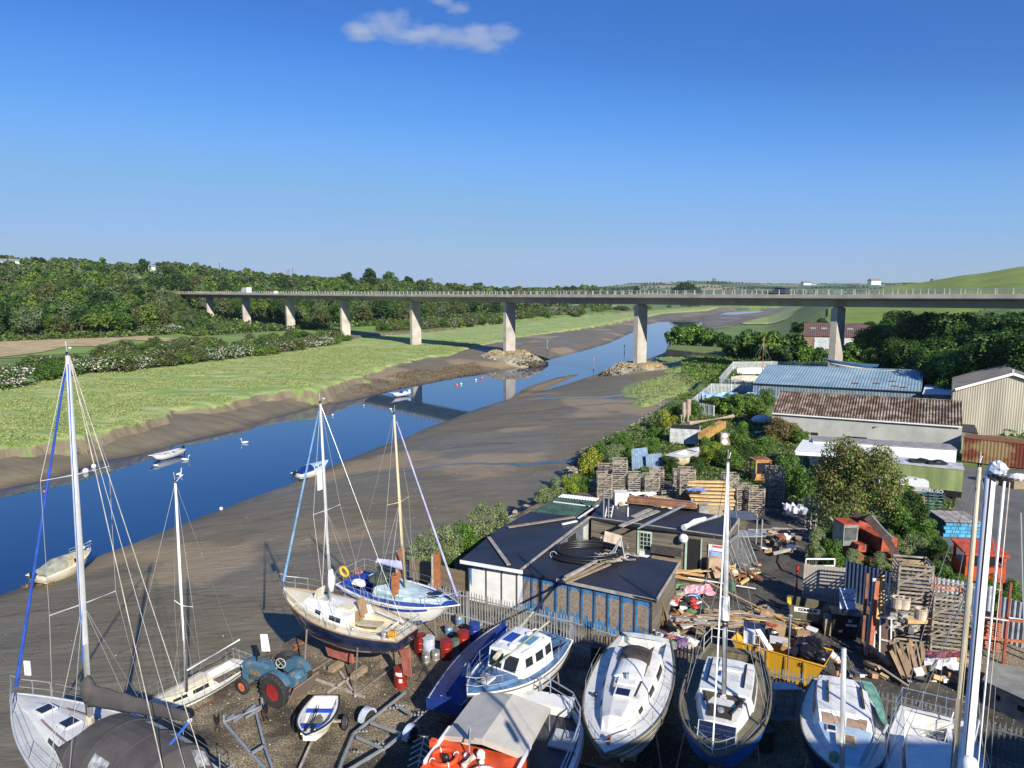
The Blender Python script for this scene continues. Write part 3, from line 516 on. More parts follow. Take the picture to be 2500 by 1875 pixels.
for i in range(26):
    px = random.uniform(1400, 1720); shr.append((px, np.interp(px, [1400,1547,1700], [768,759,750])-random.random()*4, random.uniform(.6,.9), 'g'))
shr = [q for q in shr if not near_bridge(P(q[0], q[1], -1.6).x, P(q[0], q[1], -1.6).y, 4)]
for px, py, s, k in shr:
    p = P(px, py, -1.7); s *= 1.0*(1 if p.y < 400 else 1.15)
    if k == 'w': me, lab, nm = BLO, 'white-blossomed hawthorn in the scrub behind the marsh', 'hawthorn'
    elif k == 'p': me, lab, nm = BLO2, 'sparsely flowering olive hawthorn in the scrub behind the marsh', 'hawthorn'
    else: li = random.choice([1,2,2,4]); me = FAR[li+10][2]; lab, nm = KN[li]+' bush in the scrub behind the marsh', 'scrub_bush'
    if px > 900: lab = lab.replace('behind the marsh', 'along the marsh edge beyond the viaduct')
    tree(nm, me, (p.x, p.y, lz(p.x, p.y)-2.6*s), s*random.uniform(.85,1.05), lab, 'bush', 'hedgerow bushes: '+lab, .8)
for i in range(150):                              # ivy-clad scrub on the slope round the far abutment
    u = random.uniform(-.50, -.425); yb = 147*(1+.2505*(.4578-u)/(.2318+.2505*u)); y = random.uniform(bys[3]*1.02, yb+4); x = u*y; z = lz(x, y)
    if z < -1.2 and random.random() < .6: continue
    d = V((x, y, 0))-B0; a = d.dot(BN); s = .75 if a < -12 else .42
    tree('scrub_tree', FAR[random.randrange(15)][2], (x, y, z-2*s), s*random.uniform(.8,1.1), 'ivy-clad scrub tree on the slope at the far left end of the viaduct', 'tree', 'scrub trees at the far end of the viaduct', .9)
# skyline and landmark trees
def lm(px, py, Y, s, li, kd, lab, cat='tree', nm='hill_tree'):
    me = FAR[{'round':0,'tall':5,'wide':10}[kd]+li][2]; p = AY(px, py, Y); z = lz(p.x, p.y)
    s = max(.5, (p.z-z)/9.2) if s is None else s; return tree(nm, me, (p.x, p.y, z-.5), s, lab, cat, None)
lm(352,636,560,None,0,'round','dark round tree standing highest on the left skyline'); lm(247,632,580,None,1,'tall','pointed bright green tree on the left skyline'); lm(215,648,600,None,0,'wide','low dark spreading tree left of the pointed skyline tree')
lm(118,636,700,None,0,'round','small dark tree on the skyline right of the white cottages'); lm(8,625,640,None,0,'tall','dark tree on the skyline at the far left edge')
for px, py, Y, li, lab in [(845,668,640,0,'broad dark skyline tree above the fourth pier from the left'),(905,660,620,0,'tallest dark skyline tree above the middle-left deck'),(950,668,640,1,'mid green skyline tree right of the tallest dark one'),(998,677,680,0,'rounded dark skyline tree next to a thin pale one'),(1050,680,700,3,'thin pale tree poking above the skyline'),(1173,692,760,0,'isolated round tree at the right end of the skyline wood'),(1556,700,1300,0,'small round tree on the green skyline left of the wooded knoll')]: lm(px, py, Y, None, li, 'round', lab)
for i, (px, h) in enumerate([(1652,698),(1662,690),(1672,687),(1684,692),(1694,698),(1704,703)]): 
    p = AY(px, 712, 1050); q = AY(px, h, 1050); me = FAR[10][2]; tree('knoll_tree', me, (p.x, p.y, p.z-6), (q.z-p.z+6)/9, 'dark tree in the rounded clump on the knoll above the deck', 'tree', 'trees of the rounded clump on the knoll')
o_ = MB(); 
a = AY(1640, 716, 1050); b = AY(1715, 718, 1050); o_.lathe(((a.x+b.x)/2, 1050, a.z-30), [(60,0),(40,22),(22,28),(2,31)], 24); o = o_.build('knoll', LM); tag(o, kind='structure')
# far hedges and copses on the hills
v_ = []; mi_ = []
for i in range(150):
    u = random.uniform(.02, .62); Y = random.choice([1400, 1900, 2400, 2900, 3300, 3600, 4200])*random.uniform(.93,1.07); n_ = random.randint(3, 10); a_ = random.uniform(-.3, .3)
    for k in range(n_):
        x = u*Y+k*14; y = Y+k*14*a_; z = gz(x, y); v, f = leaves([(x, y, z+1.5, 5)], 22, 2.6); v_.append(v); mi_ += [0 if i % 3 else 1]*26
v_ = np.concatenate(v_); o = npmesh('far_hedges', v_, np.arange(len(v_)).reshape(-1,4), LEAF[:2], mi=mi_); tag(o, 'hedgerows and copses on the distant hills', 'hedgerows', kind='stuff')
v_ = []
for i in range(150):
    u = -.02+.2*i/150; y = 1190; x = u*y; v, f = leaves([(x, y, gz(x, y)+.4, 1.8)], 30, 1.0); v_.append(v)
v_ = np.concatenate(v_); o = npmesh('skyline_hedge', v_, np.arange(len(v_)).reshape(-1,4), LEAF[0]); tag(o, 'dark hedge along the crest of the green field', 'hedge', kind='stuff')
# right-hand trees and bushes : near-ish, real size from pixels (centre-base px, top py)
random.seed(9)
def shrubm(nl, size, wf=0, mats=None, dens=14, rz=1.6, r=.55):
    cl = lumps(1.25, 1.25, rz, .35, dens, r)+[(0,0,.7,.8)]; v, f = leaves(cl, nl, size); me = bpy.data.meshes.new('foliage'); n = len(f)
    me.vertices.add(len(v)); me.vertices.foreach_set('co', v.astype(np.float32).ravel()); me.loops.add(n*4); me.loops.foreach_set('vertex_index', f.astype(np.int32).ravel())
    me.polygons.add(n); me.polygons.foreach_set('loop_start', np.arange(0, n*4, 4, dtype=np.int32)); me.polygons.foreach_set('loop_total', np.full(n, 4, np.int32))
    if wf: me.polygons.foreach_set('material_index', (RNG.random(n) < wf).astype(np.int32))
    me.update(calc_edges=True)
    for m in mats: me.materials.append(m)
    t = MB()
    for i in range(6): c = cl[i]; t.path([(0,0,-.1),(c[0]*.4,c[1]*.4,c[2]*.6),(c[0],c[1],c[2])], [.06,.04,.015], 5)
    tm = bpy.data.meshes.new('stems'); tm.from_pydata(t.v, [], t.f); tm.materials.append(BARK); return me, tm
SH = {k: shrubm(int(n*1.5), s*.8, wf, mt) for k, (n, s, wf, mt) in {'g':(4200,.085,0,[NEARLEAF[1]]), 'd':(4200,.085,0,[NEARLEAF[0]]), 's':(4200,.075,0,[NEARLEAF[2]]), 'c':(4200,.085,0,[NEARLEAF[3]]), 'l':(4200,.09,0,[NEARLEAF[4]]), 'y':(4200,.075,.3,[NEARLEAF[1], YELLOWF]), 'w':(4200,.1,.3,[NEARLEAF[1], NEARLEAF[4]])}.items()}
SHN = {'g':'leafy green','d':'dark green','s':'silvery green','c':'copper and green','l':'lime green','y':'yellow-flowered','w':'large-leaved pale-flecked'}
def bush(px, py, wpx, hpx, k, where, z=0.0, name='shrub', me=None, cat='bush', group=None, uniq=None):
    """px,py = centre of the foot in the photo; wpx,hpx = size in photo pixels"""
    p = P(px, py, z); dpt = p.y*cp+(CZ-z)*sp; w_ = wpx*dpt/F; h_ = hpx*dpt/F; me = me or SH[k]; r = thing(name, uniq or f'{SHN[k]} {"bush" if cat == "bush" else cat} {where}', cat, p, random.random()*6, group)
    r.scale = (w_/3.2, w_/3.2, h_/2.6)
    for q, nm in zip(me, ('foliage', 'stems')): a = bpy.data.objects.new(nm, q); C.objects.link(a); a.parent = r
    return r
TREER = [crown_mesh(8500, .2, kd, mats=[NEARLEAF[li]]) for kd, li in (('round',0),('wide',1),('tall',1),('wide',0),('round',2))]
def rtree(px, py, hpx, mi, lab, sq=1.0, z=None, Y=None, group=None, s=None):
    p = AY(px, py, Y) if Y else P(px, py, z if z is not None else -.3)
    if Y: p.z = lz(p.x, p.y)
    s = s or hpx*(p.y*cp)/F/10; return tree('broadleaf_tree', TREER[mi], p, s, lab, 'tree', group, sq)
# ---------- yard ground ----------
YM = mat('yard_gravel', (.25,.21,.145), rough=.95, scale=.3, det=12, col2=(.06,.05,.038), bump=1.0, lo=.42, hi=.6)
def yardmat():
    N = YM.node_tree.nodes; L = YM.node_tree.links; b = N['Principled BSDF']; tc = N['Texture Coordinate']; v = N.new('ShaderNodeTexNoise'); v.inputs['Scale'].default_value = 14; v.inputs['Detail'].default_value = 3; L.new(tc.outputs['Object'], v.inputs[0])
    r = N.new('ShaderNodeValToRGB'); r.color_ramp.elements[0].position = .40; r.color_ramp.elements[1].position = .66; r.color_ramp.elements[0].color = (.45,.43,.4,1); r.color_ramp.elements[1].color = (1.7,1.65,1.5,1); L.new(v.outputs[0], r.inputs[0])
    mx = N.new('ShaderNodeMix'); mx.data_type = 'RGBA'; mx.blend_type = 'MULTIPLY'; mx.inputs[0].default_value = 1; old = b.inputs['Base Color'].links[0].from_socket; L.new(old, mx.inputs[6]); L.new(r.outputs[0], mx.inputs[7]); L.new(mx.outputs[2], b.inputs['Base Color'])
yardmat()
yp = PL([(734,1549),(900,1478),(1010,1410),(1140,1330),(1290,1240),(1400,1190),(1480,1160),(1800,1190),(1990,1280),(2010,1400),(2200,1440),(2500,1500),(3100,1600),(3300,2400),(-300,2500),(60,1990),(300,1785),(421,1708),(621,1608)], 0)
m = MB(); m.prism(yp, -3.2, 0.0); o = m.build('yard_ground', YM); o['kind'] = 'structure'
LANE = mat('dirt_lane', (.10,.088,.07), rough=.95, scale=.5, det=9, col2=(.035,.032,.027), bump=.8)
lp = PL([(1640,1392),(1800,1330),(1860,1220),(1950,1235),(1960,1400),(2020,1440),(2080,1560),(2200,1640),(2500,1740),(3000,1900),(3000,1800),(2560,1640),(2250,1560),(2150,1690),(2300,1760),(2900,1960),(2900,2060),(2150,1790),(1830,1680),(1650,1560)], 0.0)
lp = PL([(1640,1392),(1800,1330),(1860,1215),(1960,1230),(1965,1400),(2060,1480),(2160,1600),(2500,1700),(3000,1850),(3000,2030),(2150,1760),(1830,1640),(1660,1540)], 0.0)
m = MB(); m.add([(x, y, .006) for x, y in lp], [tuple(range(len(lp)))]); o = m.build('lane', LANE); o['kind'] = 'structure'
rp = PL([(2345,1140),(2640,1150),(2700,1500),(2520,1455),(2380,1395),(2290,1330),(2330,1230)], -.2)
m = MB(); m.add([(x, y, -.2) for x, y in rp], [tuple(range(len(rp)))]); o = m.build('road', mat('worn_road', (.15,.145,.135), rough=.9, scale=.25, det=9, col2=(.085,.083,.08), bump=.4)); o['kind'] = 'structure'
gp = PL([(1480,1150),(1420,1100),(1560,1035),(1700,960),(1840,940),(1900,1060),(2345,1110),(2340,1230),(2290,1330),(2380,1395),(2500,1460),(2520,1500),(2200,1440),(2010,1400),(1990,1280),(1800,1190)], -.28)
m = MB(); m.add([(x, y, -.28) for x, y in gp], [tuple(range(len(gp)))]); o = m.build('weedy_ground', mat('weedy_soil', (.09,.11,.03), rough=.95, scale=.4, det=8, col2=(.05,.055,.025), bump=.8)); o['kind'] = 'structure'
def scatter(name, poly, n, size, hh, mats, label, z=-.28, zf=None, w=None, th=-.35, ms=7):
    xs = [p[0] for p in poly]; ys = [p[1] for p in poly]; x = RNG.uniform(min(xs), max(xs), n*2); y = RNG.uniform(min(ys), max(ys), n*2); k = (sd(poly, x, y) > 0) & (nz(x, y, ms, 2, 3) > th); x, y = x[k][:n], y[k][:n]; n = len(x)
    h = np.clip(.5+.5*nz(x, y, 6, 2, 5), .1, 1.3)*hh; zz = (zf(x, y) if zf else z)+h*RNG.random(n)**.7; p = np.stack([x, y, zz], 1); nn = RNG.normal(size=(n,3))+np.array([0,0,.6]); nn /= np.linalg.norm(nn, axis=1)[:,None]
    a = np.cross(nn, RNG.normal(size=(n,3))); a /= np.linalg.norm(a, axis=1)[:,None]; b = np.cross(nn, a)*.6; s = size*(.5+RNG.random(n))[:,None]; v = np.stack([p-a*s, p+b*s, p+a*s, p-b*s], 1).reshape(-1,3)
    pw = w or [1]*len(mats); pw = np.array(pw)/sum(pw); o = npmesh(name, v, np.arange(4*n).reshape(-1,4), mats, mi=RNG.choice(len(mats), n, p=pw)); return tag(o, label, 'undergrowth', kind='stuff')
scatter('weeds', gp, 90000, .1, .8, [NEARLEAF[1], NEARLEAF[0], NEARLEAF[2], NEARLEAF[3], NEARLEAF[4]], 'rank weeds and grass over the derelict plot behind the sheds', w=[4,3,2,1.4,1])
bkp = PL([(960,1440),(1010,1395),(1060,1330),(1180,1290),(1250,1270),(1330,1230),(1390,1190),(1400,1150),(1440,1110),(1520,1080),(1570,1035),(1640,985),(1700,960),(1720,1000),(1640,1060),(1500,1140),(1450,1180),(1300,1260),(1150,1345),(1010,1430)], -1.2)
scatter('bank_grass', bkp, 24000, .1, .7, [NEARLEAF[1], NEARLEAF[0], NEARLEAF[2]], 'grass on the bank between mud and yard', zf=lambda x, y: np.maximum(ground(x, y), -2.2)+.1)
m = MB()
random.seed(5)
for i in range(260):
    t = random.random(); a = [(1250,1262),(1330,1222),(1385,1180),(1395,1150),(1430,1105),(1510,1075),(1565,1030),(1640,980)]; k = random.randrange(len(a)-1); px = a[k][0]+(a[k+1][0]-a[k][0])*t+random.uniform(-14,6); py = a[k][1]+(a[k+1][1]-a[k][1])*t+random.uniform(-2,10); p = P(px, py, -2.0)
    m.ball((p.x, p.y, -2.0+random.uniform(-.2,.3)), random.uniform(.2,.5), 5, 3, (1,.8,.6), .3)
o = m.build('shore_rubble', ROCK); tag(o, 'tumbled stones along the foot of the right bank', 'rubble', kind='stuff')
# ---------- sheds ----------
FELT = mat('black_roof_felt', (.028,.032,.045), rough=.5, scale=.35, det=8, col2=(.015,.017,.024), bump=.25); WOODG = mat('weathered_boards', (.17,.145,.115), rough=.85, scale=1.2, det=8, var=.25, stretch=(.4,.4,6), wave=('Z', 1.6, .35))
WOOD = mat('timber', (.30,.23,.15), rough=.8, scale=2, det=7, stretch=(1,1,4)); YEL = mat('new_timber', (.62,.42,.19), rough=.7, scale=2, var=.15, island=.18); GREYW = mat('grey_timber', (.34,.31,.27), rough=.85, scale=2, var=.2, island=.25)
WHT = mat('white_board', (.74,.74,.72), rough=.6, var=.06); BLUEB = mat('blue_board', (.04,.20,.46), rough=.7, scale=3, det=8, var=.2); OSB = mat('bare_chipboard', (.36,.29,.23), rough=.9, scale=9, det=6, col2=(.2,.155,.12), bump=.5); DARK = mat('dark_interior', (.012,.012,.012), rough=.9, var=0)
MINT = mat('mint_paint', (.42,.55,.46), rough=.6, var=.1); RED = mat('red_paint', (.5,.04,.03), rough=.5, var=.15); RUST = mat('rust', (.26,.10,.045), rough=.9, scale=3, col2=(.13,.055,.03), bump=.3); BLKP = mat('black_plastic', (.015,.015,.016), rough=.35, var=0)
def wallq(par, a, b, z0, z1, m, name='wall', th=.12, z1b=None):
    a, b = V((a[0], a[1], 0)), V((b[0], b[1], 0)); d = (b-a).normalized(); n = V((d.y, -d.x, 0))*th; z1b = z1 if z1b is None else z1b; q = MB()
    vs = []
    for p, zt in ((a, z1), (b, z1b)):
        for o in (V((0,0,0)), -n): vs += [V((p.x+o.x, p.y+o.y, z0)), V((p.x+o.x, p.y+o.y, zt))]
    q.add(vs, [(0,4,5,1),(2,3,7,6),(1,5,7,3),(0,2,6,4),(0,1,3,2),(4,6,7,5)]); return q.build(name, m, par)
def inset(poly, k):
    c = sum((V((x, y)) for x, y in poly), V((0,0)))/len(poly); return [tuple(V(p)+(c-V(p)).normalized()*k) for p in poly]
def roofpoly(par, px, z, name='roof', m=None, th=.12, zs=None):
    zs = zs or [z]*len(px); pts = [P(a, b, zz) for (a, b), zz in zip(px, zs)]; q = MB(); q.slab(pts, th); q.build(name, m or FELT, par); return pts
base0 = (0, 0, 0)
sh = thing('boat_shed', 'low shed with black felt roof and peeling blue and white panelled front', 'shed')
A = roofpoly(sh, [(1123,1368),(1276,1394),(1440,1262),(1409,1261),(1295,1249),(1215,1292)], 2.45, zs=[2.45,2.45,2.6,2.6,2.6,2.5])
Bq = roofpoly(sh, [(1277,1396),(1602,1466),(1659,1374),(1356,1325)], 2.36, zs=[2.40,2.36,2.45,2.52])
a = P(1145,1372,2.3); b_ = P(1276,1396,2.3); c = P(1358,1415,2.3); d = P(1592,1466,2.3); n0 = (b_-a).normalized()
off = V((0,.12,0))
wallq(sh, a+off, b_+off, 0, 2.3, WHT); wallq(sh, b_+off, c+off, 0, 2.28, OSB); wallq(sh, c+off, d+off, 0, 2.26, OSB)
e = P(1650,1376,2.4); wallq(sh, d+off, e, 0, 2.25, WOODG); fL = P(1220,1294,2.4); wallq(sh, fL, a+off, 0, 2.4, WOODG)
wallq(sh, P(1360,1328,2.4), P(1438,1264,2.5), 0, 2.4, mat('slate_paint', (.13,.15,.17), wave=('Z', 1.6, .5)))
# battens, patches of remaining paint
def onwall(p, q, s, z, out=.02): r = p.lerp(q, s); d_ = (q-p).normalized(); n = V((d_.y, -d_.x, 0)); return V((r.x+n.x*out, r.y+n.y*out, z))
bt = MB(); pn = MB(); random.seed(4)
for (p, q, ss) in ((a+off, b_+off, [.0,.33,.62,.9]), (b_+off, c+off, [.28,.55]), (c+off, d+off, [0,.14,.28,.42,.56,.7,.84,1])):
    for s in ss: bt.beam(onwall(p, q, s, .0, .03), onwall(p, q, s, 2.25, .03), .05, .05, up=(q-p))
bt.build('batten', mat('dark_batten', (.08,.07,.06)), sh)
def patch(p, q, s0, s1, top, edge, m, seed):      # ragged remains of blue paint: a thin sheet with a torn lower edge
    random.seed(seed); k = 14; up_ = []; lo_ = []
    for i in range(k+1):
        s = s0+(s1-s0)*i/k; up_.append(onwall(p, q, s, top, .008)); lo_.append(onwall(p, q, s, top-edge(i/k)*random.uniform(.8,1.2), .008))
    g = MB(); g.loft([up_, lo_]); return g
pq = [(b_+off, c+off, .02,.98)]; gs = MB()
for (p, q, ss) in ((b_+off, c+off, [0,.28,.55,1]), (c+off, d+off, [0,.14,.28,.42,.56,.7,.84,1])):
    for i in range(len(ss)-1):
        s0, s1 = ss[i], ss[i+1]; w_ = s1-s0
        for g in (patch(p, q, s0+.01*w_, s1-.01*w_, 2.24, lambda t: .3+.3*abs(t-.5), None, i), patch(p, q, s0+.01*w_, s0+w_*.14, 2.24, lambda t: 2.0, None, 9+i), patch(p, q, s1-w_*.16, s1-.01*w_, 2.24, lambda t: 1.9, None, 19+i)):
            gs.add(g.v, g.f)
        lo = MB(); random.seed(40+i); up_ = [onwall(p, q, s0+w_*k/12, .25+.55*random.random()*(1 if 2 < k < 10 else 1.4), .009) for k in range(13)]; dn = [onwall(p, q, s0+w_*k/12, 0, .009) for k in range(13)]; lo.loft([up_, dn]); gs.add(lo.v, lo.f)
gs.build('peeling_paint', BLUEB, sh); gs = MB(); g = patch(a+off, b_+off, .0, .05, 2.2, lambda t: 1.2, None, 3); gs.add(g.v, g.f); g = patch(a+off, b_+off, .05, .27, 2.22, lambda t: .25, None, 6); gs.add(g.v, g.f); gs.build('peeling_paint', BLUEB, sh)
q = MB(); q.beam(A[0]+V((0,-.03,-.06)), A[1]+V((0,-.03,-.06)), .04, .2); q.build('fascia', WHT, sh)
q = MB(); q.beam(P(1358,1416,2.34), P(1602,1468,2.3), .05, .16); q.beam(Bq[1], Bq[2], .06, .16); q.build('fascia', GREYW, sh)
q = MB(); q.beam(A[1]+V((-.1,.1,.03)), P(1356,1326,2.6)+V((0,0,.02)), .12, .07); q.beam(P(1356,1326,2.6), P(1440,1262,2.66), .14, .09); q.build('roof_batten', GREYW, sh)
# windowed inner wall
q = MB(); w0, w1 = P(1360,1328,2.4), P(1438,1264,2.5)
q.beam(onwall(w0, w1, .32, 1.7, .03), onwall(w0, w1, .55, 1.7, .03), .04, 1.0); q.build('window', DARK, sh); q = MB(); q.beam(onwall(w0, w1, .8, 1.2, .03), onwall(w0, w1, .95, 1.2, .03), .04, 1.9); q.build('door', mat('pale_door', (.5,.52,.45)), sh)
# green sheeted lean-to
gr = thing('lean_to', 'lean-to with moss-green corrugated sheets behind the black roof', 'shed'); GRS = mat('green_sheet', (.05,.11,.075), rough=.7, scale=1.5, col2=(.025,.055,.035)); 
g4 = [P(1295,1250,2.5), P(1409,1263,2.5), P(1466,1218,2.75), P(1376,1208,2.75)]
q = MB(); q.corr(g4[0], g4[1], g4[2], g4[3], .25, .02); q.build('roof', GRS, gr); q = MB(); q.corr(g4[3].lerp(g4[0], .18)+V((0,0,.05)), g4[2].lerp(g4[1], .18)+V((0,0,.05)), g4[2]+V((0,0,.05)), g4[3]+V((0,0,.05)), .2, .02); q.build('white_sheet', WHT, gr)
for i, j in ((0,1),(1,2),(2,3),(3,0)): wallq(gr, g4[i]+(g4[(i+2)%4]-g4[i])*.04, g4[j]+(g4[(j+2)%4]-g4[j])*.04, -1.5, 2.35, WOODG)
q = MB(); q.beam(g4[0].lerp(g4[3], .55)+V((.3,0,.05)), g4[1].lerp(g4[2], .55)+V((0,0,.05)), .1, .05); q.build('ridge_strip', WHT, gr)
# timber-clad workshop
wk = thing('workshop', 'dark timber-clad workshop with flat felt roof, glazed mint door and open doorway', 'shed')
RC = [(1440,1263),(1556,1284),(1773,1311),(1805,1266),(1692,1249),(1534,1232),(1474,1216)]; Rw = roofpoly(wk, RC, 2.55, zs=[2.55,2.55,2.55,2.62,2.65,2.65,2.65])
f0, f1 = P(1444,1266,2.5), P(1770,1312,2.5)+V((-.1,.1,0)); f0 = V((f0.x, f0.y+.1, 0)); f1.z = 0
wallq(wk, f0, f1, 0, 2.45, WOODG); wallq(wk, f1, P(1802,1268,2.5), 0, 2.45, WOODG); wallq(wk, P(1478,1218,2.5), f0, 0, 2.45, WOODG); wallq(wk, P(1802,1268,2.5), P(1478,1218,2.5), 0, 2.5, WOODG)
q = MB(); q.beam(P(1440,1264,2.5), P(1773,1312,2.5), .05, .2); q.beam(P(1773,1312,2.5), P(1805,1267,2.58), .05, .2); q.build('fascia', GREYW, wk)
def fx(px): return (P(px, 1330, 1.2).x - f0.x)/(f1.x-f0.x)
def wallbox(par, name, px0, px1, z0, z1, m, out=.03, th=.06):
    q = MB(); s0, s1 = S(px0), S(px1); A_, B_ = W0.lerp(W1, s0), W0.lerp(W1, s1); d_ = (W1-W0).normalized(); n = V((d_.y, -d_.x, 0))*out; q.beam(A_+n+V((0,0,(z0+z1)/2)), B_+n+V((0,0,(z0+z1)/2)), th, z1-z0); return q.build(name, m, par)
W0, W1 = f0, f1
def S(px):                                        # where the view ray of column px meets the wall line
    r = ray(px, 1340); k = r.x/r.y; d_ = W1-W0; return (k*W0.y-W0.x)/(d_.x-k*d_.y)
wallbox(wk, 'doorway', 1676, 1712, 0, 2.1, DARK); 
o = wallbox(wk, 'door_frame', 1673, 1678, 0, 2.2, MINT, .06); wallbox(wk, 'door_frame', 1711, 1714, 0, 2.2, MINT, .06)
o = wallbox(wk, 'glazed_door', 1556, 1591, 0, 2.15, MINT, .04); wallbox(o, 'pane', 1561, 1587, .95, 2.05, DARK, .075, .02)
q = MB(); W_ = W0
for k in range(4):
    px = 1561+26*k/3; s = S(px); c_ = W0.lerp(W1, s)+V((0,-.1,0)); q.beam(c_+V((0,0,.95)), c_+V((0,0,2.05)), .03, .03)
for k in range(5): z = .95+1.1*k/4; q.beam(W0.lerp(W1, S(1561))+V((0,-.1,z)), W0.lerp(W1, S(1587))+V((0,-.1,z)), .03, .03)
q.build('glazing_bar', MINT, o); wallbox(o, 'lower_panel', 1562, 1586, .1, .8, WHT, .075, .02)
wallbox(wk, 'bench_lid', 1593, 1667, .95, 1.5, mat('tar_board', (.06,.055,.05)), .45, .06); wallbox(wk, 'bench', 1595, 1665, 0, .7, WOOD, .3, .4)
def dish(par, c, r, nrm, m, name): q = MB(); q.lathe(c, [(.05,.12),(r*.6,.05),(r,-.06),(r*.98,-.075),(r*.5,0.02),(.02,.08)], 18, nrm); return q.build(name, m, par, smooth=True)
cD = W0.lerp(W1, S(1664))+V((0,-.35,2.15)); t = thing('satellite_dish', 'round white satellite dish on the timber wall beside the open doorway', 'satellite dish', cD); dish(t, (0,0,0), .3, (-.2,-.85,.35), WHT, 'dish'); q = MB(); q.tube((0,.05,0), (0,.33,-.1), .025); q.tube((-.05,-.1,0), (-.15,-.5,.05), .012); q.build('bracket', STEEL, t)
sg = thing('notice_board', 'white notice board with red heading and blue panel on the workshop wall', 'sign', W0.lerp(W1, S(1750))+V((0,-.08,1.5))); Rw_ = axes((W1-W0), (0,0,1)); 
q = MB(); q.box((0,0,0), (1.05,.9,.02), R=Rw_); q.build('board', WHT, sg); q = MB(); q.box(Rw_ @ V((0,-.17,.014)), (.95,.46,.012), R=Rw_); q.build('blue_panel', mat('sign_blue', (.05,.2,.62), var=0), sg); q = MB(); q.box(Rw_ @ V((.1,.34,.014)), (.7,.12,.012), R=Rw_); q.build('red_heading', mat('sign_red', (.7,.05,.1), var=0), sg)
q = MB()
for k in range(6): q.box(Rw_ @ V((-.02,-.02-.07*k,.022)), (.8-.1*(k%3),.025,.004), R=Rw_)
q.build('text_lines', WHT, sg)
# things lying on the roofs
def onroof(name, lab, cat, p, q_, w_, h_, m, z0, z1=None, group=None):
    a_, b__ = P(*p, z0), P(*q_, z1 if z1 is not None else z0); c_ = (a_+b__)/2; t = MB(); t.beam(a_-c_, b__-c_, w_, h_); o = t.build(name, m, loc=c_); return tag(o, lab, cat, group)
onroof('plank', 'dark wet plank lying aslant on the left black roof', 'plank', (1193,1311), (1242,1379), .22, .05, GREYW, 2.55)
onroof('plank', 'long pale plank across the roof in front of the green sheets', 'plank', (1240,1287), (1404,1262), .25, .06, YEL if 0 else WOOD, 2.68)
onroof('plank', 'short white batten on the roof beside the long pale plank', 'plank', (1372,1280), (1408,1272), .16, .08, WHT, 2.66)
onroof('plank', 'white strip along the right edge of the green sheets', 'plank', (1412,1265), (1460,1233), .12, .05, WHT, 2.78)
for i, (p, q_, lab) in enumerate([((1378,1420),(1480,1370),'thick pale plank nearest the front in the bundle on the front roof'), ((1376,1415),(1470,1362),'middle plank of the bundle on the front roof'), ((1382,1423),(1490,1377),'lowest plank of the bundle on the front roof'), ((1380,1408),(1462,1366),'thin rear plank of the bundle on the front roof')]):
    onroof('plank', lab, 'plank', p, q_, .14, .08, GREYW if i % 2 else WOOD, 2.56+.07*i, 2.62+.03*i)
t = thing('hose_coil', 'big coil of thick black pipe lying on the front felt roof', 'pipe coil', P(1432,1358,2.5)); q = MB(); random.seed(2)
for k in range(5):
    pts_ = []; R_ = 1.35-.09*(k % 3); z_ = .1+.13*(k//2)
    for i in range(33): a_ = 2*pi*i/32; pts_.append((cos(a_)*R_*1.45+random.uniform(-.02,.02)+.05*k, sin(a_)*R_*1.0+.04*k, z_+.04*sin(a_*2+k)))
    q.path(pts_, .07, 7, cap=False)
q.build('pipe', BLKP, t, smooth=True); q = MB(); q.torus((-1.9,-.3,.2), .2, .012, 12, 5, (.3,.9,0)); q.build('strap', WHT, t)
t = thing('strap_heap', 'tangle of grey webbing straps and folded metal legs at the end of the roof planks', 'strap heap', P(1495,1368,2.5)); q = MB(); random.seed(8)
for k in range(16):
    pts_ = [(random.uniform(-.8,1.0), random.uniform(-.5,.4), random.uniform(.04,.35))]
    for i in range(7): l = pts_[-1]; pts_.append((max(-1.1,min(1.5,l[0]+random.uniform(-.5,.5))), max(-.6,min(.5,l[1]+random.uniform(-.3,.3))), random.uniform(.03,.3)))
    q.path(pts_, .05, 4)
q.build('strap', mat('webbing', (.33,.29,.24)), t); q = MB(); q.beam((0,.2,0), (.5,.3,1.2), .06, .06); q.beam((.5,.3,1.2), (.7,-.1,.0), .05, .05); q.beam((-.3,0,0), (.4,.2,1.1), .05, .05); q.build('frame', STEEL, t)
t = thing('timber_bundle', 'long bundle of reddish-brown strips lying along the back of the workshop roof', 'timber', (P(1534,1226,2.8)+P(1690,1240,2.8))/2); q = MB(); a_, b__ = P(1532,1226,2.8)-t.location, P(1690,1240,2.8)-t.location; random.seed(1)
for i in range(6):
    for j in range(4): o_ = V((0, -.28+.11*i, .06+.1*j)); q.beam(a_+o_+V((random.uniform(-.2,.2),0,0)), b__+o_+V((random.uniform(-.3,.3),0,0)), .09, .08)
q.build('strips', mat('red_brown_wood', (.24,.12,.07), island=.25), t)
t = thing('ladder', 'long aluminium ladder lying slanting across the workshop roof', 'ladder', P(1620,1258,2.7)); a_, b__ = P(1560,1288,2.75)-t.location, P(1694,1222,3.1)-t.location; w_ = V((.12,.22,0)); q = MB(); q.beam(a_-w_, b__-w_, .05, .09); q.beam(a_+w_, b__+w_, .05, .09); q.build('stile', STEEL, t); q = MB()
for k in range(26): c_ = a_.lerp(b__, (k+.5)/26); q.tube(c_-w_, c_+w_, .018, n=5)
q.build('rungs', STEEL, t)
for p, q_, lab in [((1515,1285),(1606,1247),'wide grey plank on the workshop roof left of the ladder'), ((1545,1262),(1588,1243),'short grey plank beneath the wide one left of the ladder')]: onroof('plank', lab, 'plank', p, q_, .35, .06, GREYW, 2.72)
